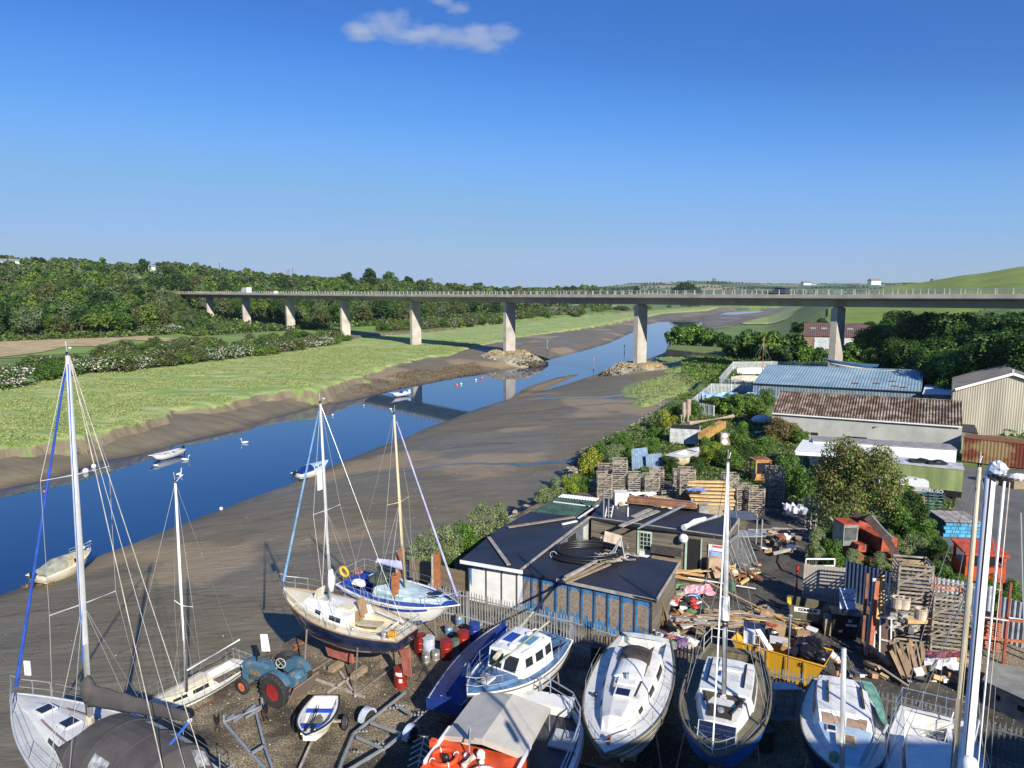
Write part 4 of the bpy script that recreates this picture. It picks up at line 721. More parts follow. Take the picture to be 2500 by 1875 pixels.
t = thing('rolled_sheet', 'white sheet rolled round a tube on the right end of the workshop roof', 'rolled sheet', P(1712,1272,2.75)); a_, b__ = P(1668,1289,2.8)-t.location, P(1757,1258,2.8)-t.location; q = MB(); q.tube(a_, b__, .13, n=9); q.build('tube', mat('clear_film', (.4,.4,.38), rough=.25), t); q = MB(); q.path([a_+V((0,-.1,.05)), a_.lerp(b__,.3)+V((0,.1,.12)), a_.lerp(b__,.6)+V((0,.1,.1))], [.2,.16,.1], 7); q.build('cloth', WHT, t)
def boxy(name, lab, cat, px, py, z, d, m, rz=0, group=None): p = P(px, py, z); q = MB(); q.box((0,0,d[2]/2), d); o = q.build(name, m, loc=p); o.rotation_euler.z = rz; bv = o.modifiers.new('b', 'BEVEL'); bv.width = .02; bv.segments = 2; return tag(o, lab, cat, group)
t = thing('heater_unit', 'cream boxed heater unit with a round flue standing between the roofs', 'heater', P(1515,1240,2.3)); q = MB(); q.box((0,0,.6), (.95,.9,1.2)); q.build('casing', mat('cream_metal', (.72,.68,.58), rough=.5, var=.06), t); q = MB(); q.tube((-.05,-.45,.45), (-.05,-.62,.45), .17, n=14); q.build('flue', mat('copper_grey', (.4,.33,.27), rough=.5), t)
# tall leaning things between the roofs
random.seed(12)
for i, (px, top, base, m_, w_, lab) in enumerate([(1472,1195,1330,mat('grey_upright',(.25,.26,.24)),.22,'tall grey upright nearest the left of the cluttered gap between the roofs'), (1484,1210,1332,mat('grey_upright2',(.25,.26,.24)),.16,'second tall upright in the cluttered gap between the roofs'), (1505,1236,1310,GREYW,.3,'bundle of dark boards upright beside the cream heater'), (1531,1238,1330,WHT,.2,'white upright board to the right of the leaning ladders'), (1461,1225,1300,WOODG,.14,'short dark post left of the uprights')]):
    b0_ = P(px, base, .6); a_ = AY(px, top, b0_.y); q = MB(); q.beam(V((0,0,-.6)), V((0,0,a_.z-b0_.z)), w_, .07); o = q.build('upright_board', m_, loc=b0_); tag(o, lab, 'board')
for i, (x0, y0, x1, y1, lab) in enumerate([(1472,1330,1490,1234,'white ladder leaning between the roofs'), (1538,1340,1545,1270,'narrow grey ladder standing right of the plywood sheet')]):
    b0_ = P(x0, y0, .8); a_ = AY(x1, y1, b0_.y+.5)-b0_; t = thing('ladder', lab, 'ladder', b0_); q = MB(); w_ = V((.2,0,0)); q.beam(-w_, a_-w_, .05, .06); q.beam(w_, a_+w_, .05, .06); q.build('stile', WHT if i == 0 else STEEL, t); q = MB()
    for k in range(10): c_ = a_*((k+.5)/10); q.tube(c_-w_, c_+w_, .02, n=5)
    q.build('rungs', WHT if i == 0 else STEEL, t)
pl = MB(); a_ = [P(1470,1338,1.2), P(1516,1344,1.2), AY(1519,1308,P(1516,1344,1.2).y+.6), AY(1477,1296,P(1470,1338,1.2).y+.6)]; c_ = a_[0].copy(); pl.slab([p-c_ for p in a_], .03); o = pl.build('plywood_sheet', mat('plywood', (.55,.44,.33)), loc=c_); tag(o, 'square plywood sheet leaning below the ladders in the gap', 'plywood')
# ---------- corrugated sheds beyond ----------
def gabled(name, lab, fl, fr, ze, rl, rr, zr, wallm, roofm, z0=-.3, pitch=.25, amp=.045, gable=None, wallcorr=True, ov=.25, extra=None):
    t = thing(name, lab, 'shed'); A_, B_ = P(*fl, ze), P(*fr, ze); C_, D_ = P(*rl, zr), P(*rr, zr); n = ((C_-A_)+(D_-B_))/2; n.z = 0; bk0, bk1 = A_+n*2, B_+n*2; bk0.z = bk1.z = ze
    d_ = (B_-A_).normalized(); q = MB(); up_ = V((0,0,.03)); q.corr(A_-n.normalized()*ov-V((0,0,.08)), B_-n.normalized()*ov-V((0,0,.08)), D_+up_, C_+up_, pitch, amp); q.corr(bk1, bk0, C_+up_, D_+up_, pitch, amp); q.build('roof', roofm, t)
    if wallcorr: q = MB(); q.corr(V((A_.x,A_.y,z0)), V((B_.x,B_.y,z0)), B_, A_, pitch, amp*.8); q.build('wall', wallm, t)
    else: wallq(t, A_, B_, z0, ze-.02, wallm)
    for (e0, e1, r_) in ((bk0, A_, C_), (B_, bk1, D_)):
        q = MB(); q.add([(e0.x,e0.y,z0),(e1.x,e1.y,z0),(e1.x,e1.y,ze-.02),(r_.x,r_.y,zr-.03),(e0.x,e0.y,ze-.02)], [(0,1,2,3,4)]); q.build('gable', gable or wallm, t)
    q = MB(); q.beam(A_-n.normalized()*ov*1.05-V((0,0,.12)), B_-n.normalized()*ov*1.05-V((0,0,.12)), .08, .14); q.build('gutter', extra or WHT, t); q = MB(); q.beam(C_+V((0,0,.09)), D_+V((0,0,.09)), .3, .06); q.build('ridge', roofm, t); return t, A_, B_, C_, D_
ASB = mat('lichened_asbestos', (.30,.25,.20), rough=.95, scale=.9, det=10, col2=(.10,.06,.035), bump=.5, lo=.45, hi=.62); REND = mat('grey_render', (.4,.4,.37), rough=.9, scale=.5, det=8, var=.1, bump=.1)
BLR = mat('faded_blue_sheet', (.26,.35,.40), rough=.5, scale=.3, det=8, col2=(.15,.24,.31)); BLW = mat('blue_grey_sheet', (.16,.22,.28), rough=.6)
longshed, dA, dB, dC, dD = gabled('long_shed', 'long rendered shed with brown lichened corrugated roof', (1886,1006), (2349,1039), 3.1, (1904,956), (2348,980), 4.8, REND, ASB, wallcorr=False, pitch=.3, amp=.07)
q = MB()
for s0, s1, z in ((.225,.265,.9),(.42,.53,.8),(.73,.86,.75)): a_, b__ = dA.lerp(dB, s0), dA.lerp(dB, s1); q = MB(); q.beam(V((a_.x,a_.y-.03,z)), V((b__.x,b__.y-.03,z)), .05, .3); q.build('window', DARK, longshed)
q = MB(); a_ = dA.lerp(dB, .56); q.tube((a_.x,a_.y-.12,2.2), (a_.x+.6,a_.y-.12,2.3), .09); q.build('vent', DARK, longshed)
blue, bA, bB, bC, bD = gabled('blue_shed', 'corrugated shed with faded blue metal roof behind the long brown-roofed one', (1839,934), (2249,955), 3.0, (1871,892), (2255,905), 4.9, BLW, BLR, pitch=.42, amp=.035, gable=BLR, extra=DARK)
q = MB(); random.seed(3)
for s, k in ((.62,.8),(.74,.75),(.83,.62),(.85,.84),(.9,.88)):
    c_ = (bA.lerp(bB, s)).lerp(bC.lerp(bD, s), 1-k)+V((0,0,.09)); q.box(c_, (.9,.35,.04), R=axes(bB-bA, bC-bA))
q.build('rust_hole', RUST, blue)
barn = thing('barn', 'tall gabled barn clad in cream corrugated sheets', 'barn'); CRM = mat('cream_sheet', (.46,.42,.34), rough=.8, scale=.5, det=8, stretch=(1,1,.15), col2=(.3,.27,.22)); bz0 = -.3; Yb = 85.6
g0 = AY(2325,950,Yb+1.2); g1 = AY(2466,914,Yb); g2 = V((2*g1.x-g0.x, Yb-1.2, g0.z)); dep = V((8.2,12.6,0))
def gab(a_, b__, c_, m_, nm):
    q = MB(); N_ = 90; lo_ = []; hi = []
    for i in range(N_*2+1):
        s = i/(N_*2); p = a_.lerp(c_, s); z = a_.z+(b__.z-a_.z)*(1-abs(2*s-1)); o = .045*(1,.3,-1,.3)[i % 4]; lo_.append(V((p.x, p.y+o, bz0))); hi.append(V((p.x, p.y+o, z)))
    q.loft([lo_, hi]); return q.build(nm, m_, barn)
gab(g0, g1, g2, CRM, 'gable'); gab(g0+dep, g1+dep, g2+dep, CRM, 'gable'); q = MB(); q.corr(V((g0.x,g0.y,bz0)), V((g0.x+dep.x,g0.y+dep.y,bz0)), g0+dep, g0, .3, .04); q.build('wall', CRM, barn)
ov = V((-.4,0,-.12)); q = MB(); f_ = V((.05,-.4,0)); q.corr(g0+ov+f_, g0+dep+ov, g1+dep+V((0,0,.05)), g1+V((0,0,.05))+f_, .35, .05); q.corr(g2+f_, g2+dep, g1+dep+V((0,0,.05)), g1+V((0,0,.05))+f_, .35, .05); q.build('roof', mat('slate_grey_sheet', (.13,.125,.12), rough=.8, scale=.6, det=8), barn)
q = MB(); q.beam(g0+f_+V((0,-.1,.02)), g1+f_+V((0,-.1,.12)), .06, .3); q.beam(g2+f_+V((0,-.1,.02)), g1+f_+V((0,-.1,.12)), .06, .3); q.build('bargeboard', WHT, barn)
q = MB(); q.box(g1+V((.4,.2,.35)), (.25,.25,.5)); q.build('vent', STEEL, barn)
pr = thing('porch_building', 'small flat-roofed white building between the blue shed and the barn', 'building'); pp = roofpoly(pr, [(2252,961),(2323,963),(2328,926),(2264,923)], 3.1, m=WHT); ip = inset([(p.x, p.y) for p in pp], .35); q = MB(); q.prism(ip, -.3, 2.98); q.build('wall', mat('buff_wall', (.42,.36,.3)), pr)
w0, w1 = V((*ip[0], 0)), V((*ip[1], 0)); q = MB(); q.beam(w0.lerp(w1,.25)+V((0,-.05,1.9)), w0.lerp(w1,.75)+V((0,-.05,1.9)), .06, .9); q.build('window', DARK, pr)
pr = thing('lean_to', 'small black-roofed lean-to with white wall at the end of the long shed', 'lean-to'); pp = roofpoly(pr, [(2349,1052),(2388,1058),(2380,1037),(2350,1035)], 1.9, m=FELT); ip = inset([(p.x, p.y) for p in pp], .2); q = MB(); q.prism(ip, -.3, 1.78); q.build('wall', WHT, pr)
# rusty container
def boxbuild(name, lab, cat, fl, fr, zt, depth, h, sidem, topm, z0, rib=True, amp=.03, pitch=.3):
    t = thing(name, lab, cat); A_, B_ = P(*fl, zt), P(*fr, zt); d_ = (B_-A_).normalized(); n = V((-d_.y, d_.x, 0))*depth; zb = zt-h
    q = MB(); q.corr(V((A_.x,A_.y,zb)), V((B_.x,B_.y,zb)), B_, A_, pitch, amp); q.corr(V((B_.x,B_.y,zb)), V((B_.x+n.x,B_.y+n.y,zb)), B_+n, B_, pitch, amp); q.corr(V((A_.x+n.x,A_.y+n.y,zb)), V((A_.x,A_.y,zb)), A_, A_+n, pitch, amp); q.corr(V((B_.x+n.x,B_.y+n.y,zb)), V((A_.x+n.x,A_.y+n.y,zb)), A_+n, B_+n, pitch, amp); q.build('side', sidem, t)
    q = MB(); e = n.normalized()*.05; q.slab([A_-e-d_*.05+V((0,0,.04)), B_-e+d_*.05+V((0,0,.04)), B_+n+V((0,0,.04)), A_+n+V((0,0,.04))], .08); q.build('roof', topm, t); return t, A_, B_, n
RUSTC = mat('rust_stained_steel', (.30,.20,.09), rough=.8, scale=.5, det=9, col2=(.16,.035,.015), lo=.42, hi=.58)
boxbuild('shipping_container', 'rust-streaked ochre and red shipping container below the barn', 'container', (2353,1068), (2560,1090), 2.3, 2.4, 2.5, RUSTC, RUST, -.2, amp=.015)
boxbuild('box_trailer', 'long white box trailer with grey roof in front of the long shed', 'trailer', (1985,1076), (2336,1098), 2.9, 2.4, 2.6, WHT, mat('grey_roof', (.3,.29,.28)), .3, amp=.006, pitch=1.2)
gt, ga, gb, gn = boxbuild('box_trailer', 'moss-stained green box trailer with pale roof right of the copper tree', 'trailer', (2105,1121), (2353,1147), 2.7, 2.4, 1.9, mat('moss_green_side', (.26,.33,.13), rough=.8, scale=.5, stretch=(1,1,.3), det=8), mat('pale_roof', (.5,.5,.5)), .9, amp=.012, pitch=1.0)
q = MB(); q.beam(V((ga.x, ga.y+.02, .55)), V((gb.x, gb.y+.02, .55)), .1, .5); q.build('skirt', BLKP, gt); R_ = axes(gb-ga, (0,0,1)); c_ = ga.lerp(gb, .68); text(gt, 'AY TRUSO', (c_.x+.1, c_.y-.09, .62), .42, WHT, R_, bold=.01); c_ = ga.lerp(gb, .33); text(gt, 'WATER', (c_.x, c_.y-.09, .62), .26, WHT, R_, bold=.01)
for s in (.12,.2,.8,.88): c_ = ga.lerp(gb, s); q = MB(); q.tube(V((c_.x, c_.y+.1, .2)), V((c_.x, c_.y+.4, .2)), .45, n=14); q.build('wheel', TYRE, gt)
for i, s in enumerate((.58,.74)):
    c_ = ga.lerp(gb, s)+gn*.45+V((0,0,.1)); q = MB(); q.box((0,0,.07), (1.5,1.0,.12), rz=-.2); q.ball((.2,0,.12), .4, 8, 5, (1.3,.9,.4), .15); o = q.build('black_sheeting', BLKP, loc=c_); tag(o, ['folded black sheeting on the green trailer roof, the left one', 'coiled black mesh on the green trailer roof, the right one'][i], 'sheeting')
cn = thing('slatted_canopy', 'white slatted canopy at the left end of the long white trailer', 'canopy'); c4 = [P(1942,1103,2.5), P(2118,1113,2.5), P(2130,1090,2.7), P(1962,1074,2.7)]; q = MB(); n = 30
for k in range(n+1): q.beam(c4[0].lerp(c4[1], k/n), c4[3].lerp(c4[2], k/n), .18, .06)
q.build('slats', WHT, cn); q = MB(); q.beam(c4[0]-V((0,0,.15)), c4[1]-V((0,0,.15)), .08, .3); q.beam(c4[3]-V((0,0,.1)), c4[2]-V((0,0,.1)), .08, .15); q.beam(c4[0]-V((0,0,.15)), c4[3]-V((0,0,.1)), .08, .3); q.build('frame', WHT, cn)
for i in (0,1,2,3): q = MB(); q.beam(V((c4[i].x, c4[i].y, -.3)), c4[i]-V((0,0,.2)), .12, .12); q.build('post', STEEL, cn)
for i in range(4):                                # metal racks leaning on the white trailer
    c_ = P(2150+i*32, 1112+i*3.2, 1.3); t = thing('metal_rack', 'grey bladed metal rack leaning on the white trailer', 'rack', c_, group='racks leaning on the white trailer'); q = MB()
    for s in (-.55,.55): q.beam((s,0,-.9), (s,.5,.9), .08, .12)
    q.build('frame', STEEL, t); q = MB()
    for k in range(5): q.beam((-.5,.05+.1*k,-.7+.35*k), (.5,.05+.1*k,-.7+.35*k), .05, .16)
    q.build('blade', mat('blue_grey_metal', (.3,.35,.42), rough=.4, metal=.3), t)
# barn with rooflights beyond the bridge
fb, fA, fB, fC, fD = gabled('far_barn', 'brown-tiled barn with rooflights and white doors beyond the viaduct', (1962,818), (2125,822), 4.2, (1964,788), (2125,790), 7.0, mat('brick_wall', (.3,.18,.13)), mat('brown_tiles', (.16,.09,.065), rough=.9, scale=.6, det=8), z0=-2, wallcorr=False, pitch=.5, amp=.05, extra=RUST)
for i, s in enumerate((.14,.31,.7)): q = MB(); c_ = fA.lerp(fB, s).lerp(fC.lerp(fD, s), .52)+V((0,0,.12)); q.box(c_, (1.7,2.2,.08), R=axes(fB-fA, fC-fA)); q.build('rooflight', mat('pale_glass', (.45,.42,.36), rough=.4), fb)
for s0, s1 in ((.17,.56),(.62,.98)): q = MB(); a_, b__ = fA.lerp(fB, s0), fA.lerp(fB, s1); q.beam(V((a_.x,a_.y-.1,1.4)), V((b__.x,b__.y-.1,1.4)), .1, 4.4); q.build('door', mat('pale_door_sheet', (.6,.64,.66), wave=('X', .5, .6)), fb)
o = MB(); o.box((0,0,.5), (3,1.4,1.0)); o.ball((0,0,1.0), 1.0, 10, 6, (1.7,.8,.5), .1); q = o.build('covered_boat', WHT, loc=P(2075,848,0)); tag(q, 'small white covered boat parked by the far barn door', 'boat')
# quay
QW = mat('old_stone', (.26,.22,.17), rough=.95, scale=1.2, det=8, col2=(.12,.1,.08), bump=1.0, stretch=(.4,.4,1.6)); qp = PL([(1628,852),(1635,842),(1700,846),(1850,858),(1850,868),(1760,868),(1690,862)], 0); 
m = MB(); m.prism(PL([(1627,853),(1640,842),(1760,848),(1880,862),(1860,870),(1760,867),(1690,860)], -.2), -6, -.2); o = m.build('quay_wall', QW); tag(o, 'old grass-topped stone quay jutting out beyond the second pier', 'quay')
m = MB(); qq = inset(PL([(1627,853),(1640,842),(1760,848),(1880,862),(1860,870),(1760,867),(1690,860)], -.19), .5); m.prism(qq, -.2, -.1); o = m.build('quay_turf', mat('turf', (.14,.2,.04), rough=.9, scale=.5)); o['kind'] = 'structure'

wb = thing('shade_block', 'unseen block added just outside the picture to cast shade on the yard', 'building', (26.5,-6,0)); q = MB(); q.box((0,0,7), (32,16,14)); q.build('wall', REND, wb); q = MB(); q.box((0,0,14.3), (32.6,16.6,.6)); q.build('roof', FELT, wb)  # added out of view, sized to throw shade over the yard ground
# ---------- boats ----------
GEL = mat('white_gelcoat', (.72,.71,.67), rough=.35, scale=1.6, det=10, coat=.15, col2=(.52,.5,.44), lo=.28, hi=.46); GELW = mat('weathered_gelcoat', (.66,.65,.6), rough=.5, scale=2.5, det=10, col2=(.42,.4,.35), lo=.3, hi=.48); CREAM = mat('cream_deck', (.66,.60,.44), rough=.6, var=.08, scale=1.5); TANK_ = mat('buff_nonslip', (.5,.43,.28), rough=.8, scale=2)
NAVY = mat('navy_hull', (.018,.028,.075), rough=.25, var=.2, coat=.4); AFRED = mat('red_antifoul', (.38,.12,.09), rough=.9, scale=2, det=8); AFBLU = mat('blue_antifoul', (.10,.30,.42), rough=.9); BLUEH = mat('blue_hull', (.02,.14,.5), rough=.4, scale=1.5, det=6, coat=.2); ROYAL = mat('royal_blue_deck', (.02,.06,.33), rough=.45, var=.15); PALEB = mat('pale_blue_deck', (.38,.52,.64), rough=.6, scale=1.5, var=.08)
GREYD = mat('grey_deck', (.45,.46,.45), rough=.7, scale=1.5, var=.08); ALU = mat('aluminium_mast', (.66,.66,.65), rough=.35, metal=.35, var=.06); WIRE = mat('rigging_wire', (.5,.5,.48), rough=.4, metal=.5, var=0); TEAK = mat('teak', (.32,.2,.11), rough=.7, scale=3, stretch=(1,5,1)); ALGAE = mat('algae_wood', (.16,.14,.09), rough=.9, scale=3, det=8, bump=.4)
CHAR = mat('charcoal_canvas', (.075,.068,.066), rough=.9, scale=1.2, var=.15); ROPE = mat('rope', (.55,.5,.4), rough=.9); SOLAR = mat('solar_cells', (.012,.02,.05), rough=.15, var=.2, scale=20); TANM = mat('tan_mast', (.55,.47,.30), rough=.6, scale=1, det=7, stretch=(1,1,.3)); CLEAR = mat('plastic_window', (.5,.5,.5), rough=.15, scale=5, col2=(.12,.12,.12)); BLROPE = mat('blue_rope', (.03,.15,.6), rough=.8)
PROPM = mat('prop_steel', (.25,.2,.17), rough=.8)
class Boat:
    def __init__(s, name, lab, cat, bow, stern, zb, zs, B, depth=1.1, tw=.7, sheer=.25, hullm=GEL, bootm=None, bottom=AFRED, deckm=GEL, rake=.1, keel=1, ck=None, stripe=None, gun=None, wl=.42, L=None, rear=None, full=2.2, group=None, camber=.06, deckz=0, floor=.55):
        a, b = P(*bow, zb) if len(bow) == 2 else V(bow), (P(*stern, zs) if len(stern) == 2 else V(stern)); a.z = b.z = 0; c = (a+b)/2; s.L = L_ = (a-b).length; s.B = B; d = a-b
        s.r = thing(name, lab, cat, c, math.atan2(d.y, d.x), group); s.zd = (zb+zs)/2; s.dz = zb-zs; s.sheer = sheer; s.tw = tw; s.full = full; s.depth = depth; s.camber = camber; s.inv = mw(s.r).inverted()
        n = 22; k = 9; rings = []; m = MB(); zbot = s.zd-depth
        for i in range(n+1):
            q = i/n; x = (q-.5)*L_; w = max(s.w(q), .02); zt = s.z(q); rise = .45*depth*max(0, (.35-q)/.35)**1.5 + (zt-zbot-.12)*max(0, (q-.55)/.45)**2.6; zk = min(zbot+rise, zt-.1); R_ = []
            for j in range(-k, k+1):
                t = abs(j)/k; y = w*max(0, cos((1-t)*pi/2))**.0 if False else w*max(0, cos(t*pi/2))**.6; y = y*(-1 if j < 0 else 1) ; z = zt-(zt-zk)*sin(t*pi/2)**(1.15+.5*q)
                R_.append((x - rake*L_*(t)*max(0, q-.6)/.4*(q) + (rake*.6*L_*.4*t*max(0, .06-q)/.06), y, z))
            R_ = R_[k:]; R_ = [V((p[0], -p[1], p[2])) for p in R_[::-1]] if False else R_
            port = R_; full_ = [V((p[0], -p[1], p[2])) for p in port] + [V(p) for p in port[::-1]][1:]; rings.append(full_)
        m.loft(rings, cap0=True); nn = len(rings[0])-1
        for f in range(n*nn):
            i, j = divmod(f, nn); zf = sum(rings[i+a_][j+b_].z for a_ in (0,1) for b_ in (0,1))/4; zw = zbot+wl*depth*.75
            m.mi[f] = 0 if zf > zw+.13 else (1 if zf > zw else 2)
            if stripe and rings[i][0].z-.1-stripe[1] < zf+.0 < rings[i][0].z-.1 and (j in (0,1,nn-1,nn-2)): m.mi[f] = 3
        ms = [hullm, bootm or hullm, bottom]+([stripe[0]] if stripe else []); s.hull = m.build('hull', ms, s.r, smooth=True)
        s.ck = ck; s.deck(deckm, deckz, floor, gun)
        if keel and zbot > .5:
            q = MB(); x0, x1 = -.05*L_, .18*L_; q.loft([[V((x0-.1,-.08,zbot+.3)),V((x1,-.08,zbot+.25)),V((x1,.08,zbot+.25)),V((x0-.1,.08,zbot+.3))],[V((x0-.25,-.06,max(.25,zbot-1.0))),V((x1-.5,-.06,max(.25,zbot-1.0))),V((x1-.5,.06,max(.25,zbot-1.0))),V((x0-.25,.06,max(.25,zbot-1.0)))]], close=True, cap0=True, cap1=True); q.build('keel', bottom, s.r)
            q = MB(); x0 = -L_*.5; q.loft([[V((x0-.05,-.04,zbot+.55)),V((x0+.45,-.04,zbot+.4)),V((x0+.45,.04,zbot+.4)),V((x0-.05,.04,zbot+.55))],[V((x0-.15,-.03,max(.35,zbot-.75))),V((x0+.3,-.03,max(.35,zbot-.75))),V((x0+.3,.03,max(.35,zbot-.75))),V((x0-.15,.03,max(.35,zbot-.75)))]], close=True, cap0=True, cap1=True); q.build('rudder', bottom, s.r)
    def w(s, q): return s.B/2*((s.tw+(1-s.tw)*sin(pi/2*min(1, q/.42))) if q < .42 else max(0, 1-((q-.42)/.58)**s.full)**.95)
    def z(s, q): return s.zd + s.dz*(q-.5) + s.sheer*((q-.4)**2/.36)
    def pt(s, q, f=0, up=0):                      # point on deck: station q (0 stern..1 bow), fraction of half width f
        w = s.w(q); return V(((q-.5)*s.L, w*f, s.z(q)+s.camber*(1-f*f)+up))
    def loc(s, p): return s.inv @ V(p)
    def deck(s, dm, dz, floor, gun):
        n = 44; m = MB(); ck = s.ck
        for i in range(n):
            q0, q1 = i/n, (i+1)/n; cut = ck and ck[0] <= (q0+q1)/2 <= ck[1]
            cols = [-1, 1] if not cut else None
            def row(q):
                w = s.w(q); z = s.z(q)+dz
                if cut: c = min(ck[2], w-.12); return [V(((q-.5)*s.L, y, z+s.camber*(1-(y/max(w,.01))**2))) for y in (-w, -c, c, w)]
                return [V(((q-.5)*s.L, y*w, z+s.camber*(1-y*y))) for y in (-1, -.5, 0, .5, 1)]
            a, b = row(q0), row(q1)
            if cut: m.add([a[0],a[1],b[1],b[0]], [(0,1,2,3)]); m.add([a[2],a[3],b[3],b[2]], [(0,1,2,3)])
            else: m.loft([a, b])
        s.dk = m.build('deck', dm, s.r)
        if ck:
            m = MB(); q0, q1, cw = ck[:3]; lo0, lo1 = [], []; qs = [q0+(q1-q0)*i/8 for i in range(9)]; fl = s.z((q0+q1)/2)-floor
            i0 = int(q0*n)/n; 
            for sg in (-1, 1): m.loft([[V(((q-.5)*s.L, sg*min(cw, s.w(q)-.12), s.z(q)+dz+s.camber*.5)), V(((q-.5)*s.L, sg*min(cw, s.w(q)-.12)*.97, fl))] for q in qs])
            c0, c1 = min(cw, s.w(q0)-.12), min(cw, s.w(q1)-.12); x0, x1 = (q0-.5)*s.L, (q1-.5)*s.L
            for x, c in ((x0+.001, c0), (x1-.001, c1)): m.add([V((x,-c,fl)),V((x,c,fl)),V((x,c,s.z(q0)+dz+.05)),V((x,-c,s.z(q0)+dz+.05))], [(0,1,2,3)])
            m.add([V((x0,-c0,fl)),V((x0,c0,fl)),V((x1,c1,fl)),V((x1,-c1,fl))], [(0,1,2,3)])
            if len(ck) > 3 and ck[3]:                # side benches
                for sg in (-1,1): m.box(((x0+x1)/2, sg*(min(c0,c1)*.72), fl+.18), (abs(x1-x0)-.02, min(c0,c1)*.52, .36))
            o = m.build('cockpit', dm, s.r)
        m = MB()
        for sg in (-1, 1): m.path([s.pt(q/30, sg, .02) for q in range(31)], .035, 6)
        m.path([s.pt(0, -1, .02), s.pt(0, 1, .02)], .03, 6); m.build('gunwale', gun or GREYD, s.r)
    def cabin(s, q0, q1, f0, f1, h0, h1, m=None, inset=.84, front=.35, wins=(), wmat=None, name='coachroof', top=None, aft=.0, crown=.07, wh=(.25,.75), frontwin=False):
        B_ = MB(); st = 10; R_ = []; s.cab = []
        for i in range(st+1):
            q = q0+(q1-q0)*i/st; f = f0+(f1-f0)*i/st; h = h0+(h1-h0)*i/st; w = s.w(q)*f; z0 = s.z(q)+s.camber*(1-f*f)-.02; R_.append((q, w, z0, h)); 
        def ring(x, w, z0, h, k=inset): return [V((x,-w,z0)), V((x,-w*k,z0+h)), V((x,-w*k*.45,z0+h+crown*min(1,h*4))), V((x,w*k*.45,z0+h+crown*min(1,h*4))), V((x,w*k,z0+h)), V((x,w,z0))]
        rings = [ring((q-.5)*s.L, w, z0, h) for q, w, z0, h in R_]; rings.insert(0, ring((q0-.5)*s.L-aft, R_[0][1]*.98, R_[0][2], .01)) if aft else None
        qe, we, ze, he = R_[-1]; rings.append(ring((qe-.5)*s.L+front, we*.86, ze+.02, .03)); B_.loft(rings, cap0=True, cap1=True); o = B_.build(name, m or GEL, s.r); s.cabR = R_
        def side(t, f, sg): 
            k = t*st; i = min(int(k), st-1); a = k-i; A_, C_ = R_[i], R_[i+1]; q, w, z0, h = [A_[j]*(1-a)+C_[j]*a for j in range(4)]; y = w*(1-(1-inset)*f)+.012; return V(((q-.5)*s.L, sg*y, z0+h*f))
        for (t0, t1) in wins:
            for sg in (-1, 1): g = MB(); g.loft([[side(t, wh[0], sg), side(t, wh[1], sg)] for t in (t0, (t0+t1)/2, t1)]); g.build('window', wmat or GLASS, o)
        if frontwin:
            A_ = rings[-2]; Z = rings[-1]
            for sg in (-1, 1):
                def fp(u, v): a = A_[1].lerp(A_[4], u); b = Z[1].lerp(Z[4], u); return a.lerp(b, v)+V((.02,0,.015))
                u0, u1 = (.06,.46) if sg < 0 else (.54,.94); g = MB(); g.add([fp(u0,.1), fp(u1,.1), fp(u1,.75), fp(u0,.75)], [(0,1,2,3)]); g.build('windscreen', wmat or GLASS, o)
        s.cabo = o; s.top = lambda t, f=0, up=0: (lambda q, w, z0, h: V(((q-.5)*s.L, w*inset*f, z0+h+crown*(1-abs(f))+up)))(*[R_[min(int(t*st), st)][j] for j in range(4)]); return o
    def hatch(s, p, sx, sy, m=GLASS, fr=GEL, rz=0):
        q = MB(); q.box((p.x, p.y, p.z+.03), (sx, sy, .06), rz=rz); o = q.build('hatch', fr, s.r); q = MB(); q.box((p.x, p.y, p.z+.064), (sx*.8, sy*.8, .012), rz=rz); q.build('glass', m, o); return o
    def pulpit(s, q=.86, h=.6, m=None):
        g = MB(); pts = [s.pt(q, -1, h)]+[s.pt(q+(1-q)*t, -1, h) for t in (.4,.8)]+[s.pt(1, 0, h+.05)+V((.1,0,0))]+[s.pt(q+(1-q)*t, 1, h) for t in (.8,.4)]+[s.pt(q, 1, h)]; g.path(pts, .018, 6)
        for p_, d_ in ((q,-1),(q,1),((1+q)/2,-1),((1+q)/2,1)): g.tube(s.pt(p_, d_, 0), s.pt(p_, d_, h), .016, n=5)
        g.path([(p-V((0,0,h*.5))) for p in pts], .012, 5); g.build('pulpit', m or STEEL, s.r)
    def pushpit(s, q=.08, h=.6, m=None):
        g = MB(); pts = [s.pt(q, -1, h), s.pt(0, -1, h), s.pt(0, 1, h), s.pt(q, 1, h)]; g.path(pts, .018, 6); g.path([p-V((0,0,h*.5)) for p in pts], .012, 5)
        for p_, d_ in ((q,-1),(q,1),(0,-1),(0,1),(0,.35),(0,-.35)): g.tube(s.pt(p_, d_, 0), s.pt(p_, d_, h), .016, n=5)
        g.build('pushpit', m or STEEL, s.r)
    def rails(s, qs=(.1,.28,.45,.62,.86), h=.6, m=None):
        for sg in (-1, 1):
            g = MB()
            for k in (1, .5): g.path([s.pt(q, sg*.97, h*k) for q in qs], .007, 4)
            for q in qs[1:-1]: g.tube(s.pt(q, sg*.97), s.pt(q, sg*.97, h), .014, n=5)
            g.build('guard_rail', m or STEEL, s.r)
    def rub(s, m, dz=-.15, r=.03, qs=(0,1)):
        for sg in (-1, 1):
            g = MB(); g.path([s.pt(qs[0]+(qs[1]-qs[0])*i/24, sg*1.005, dz-s.camber*0) for i in range(25)], r, 5); g.build('rubbing_strake', m, s.r)
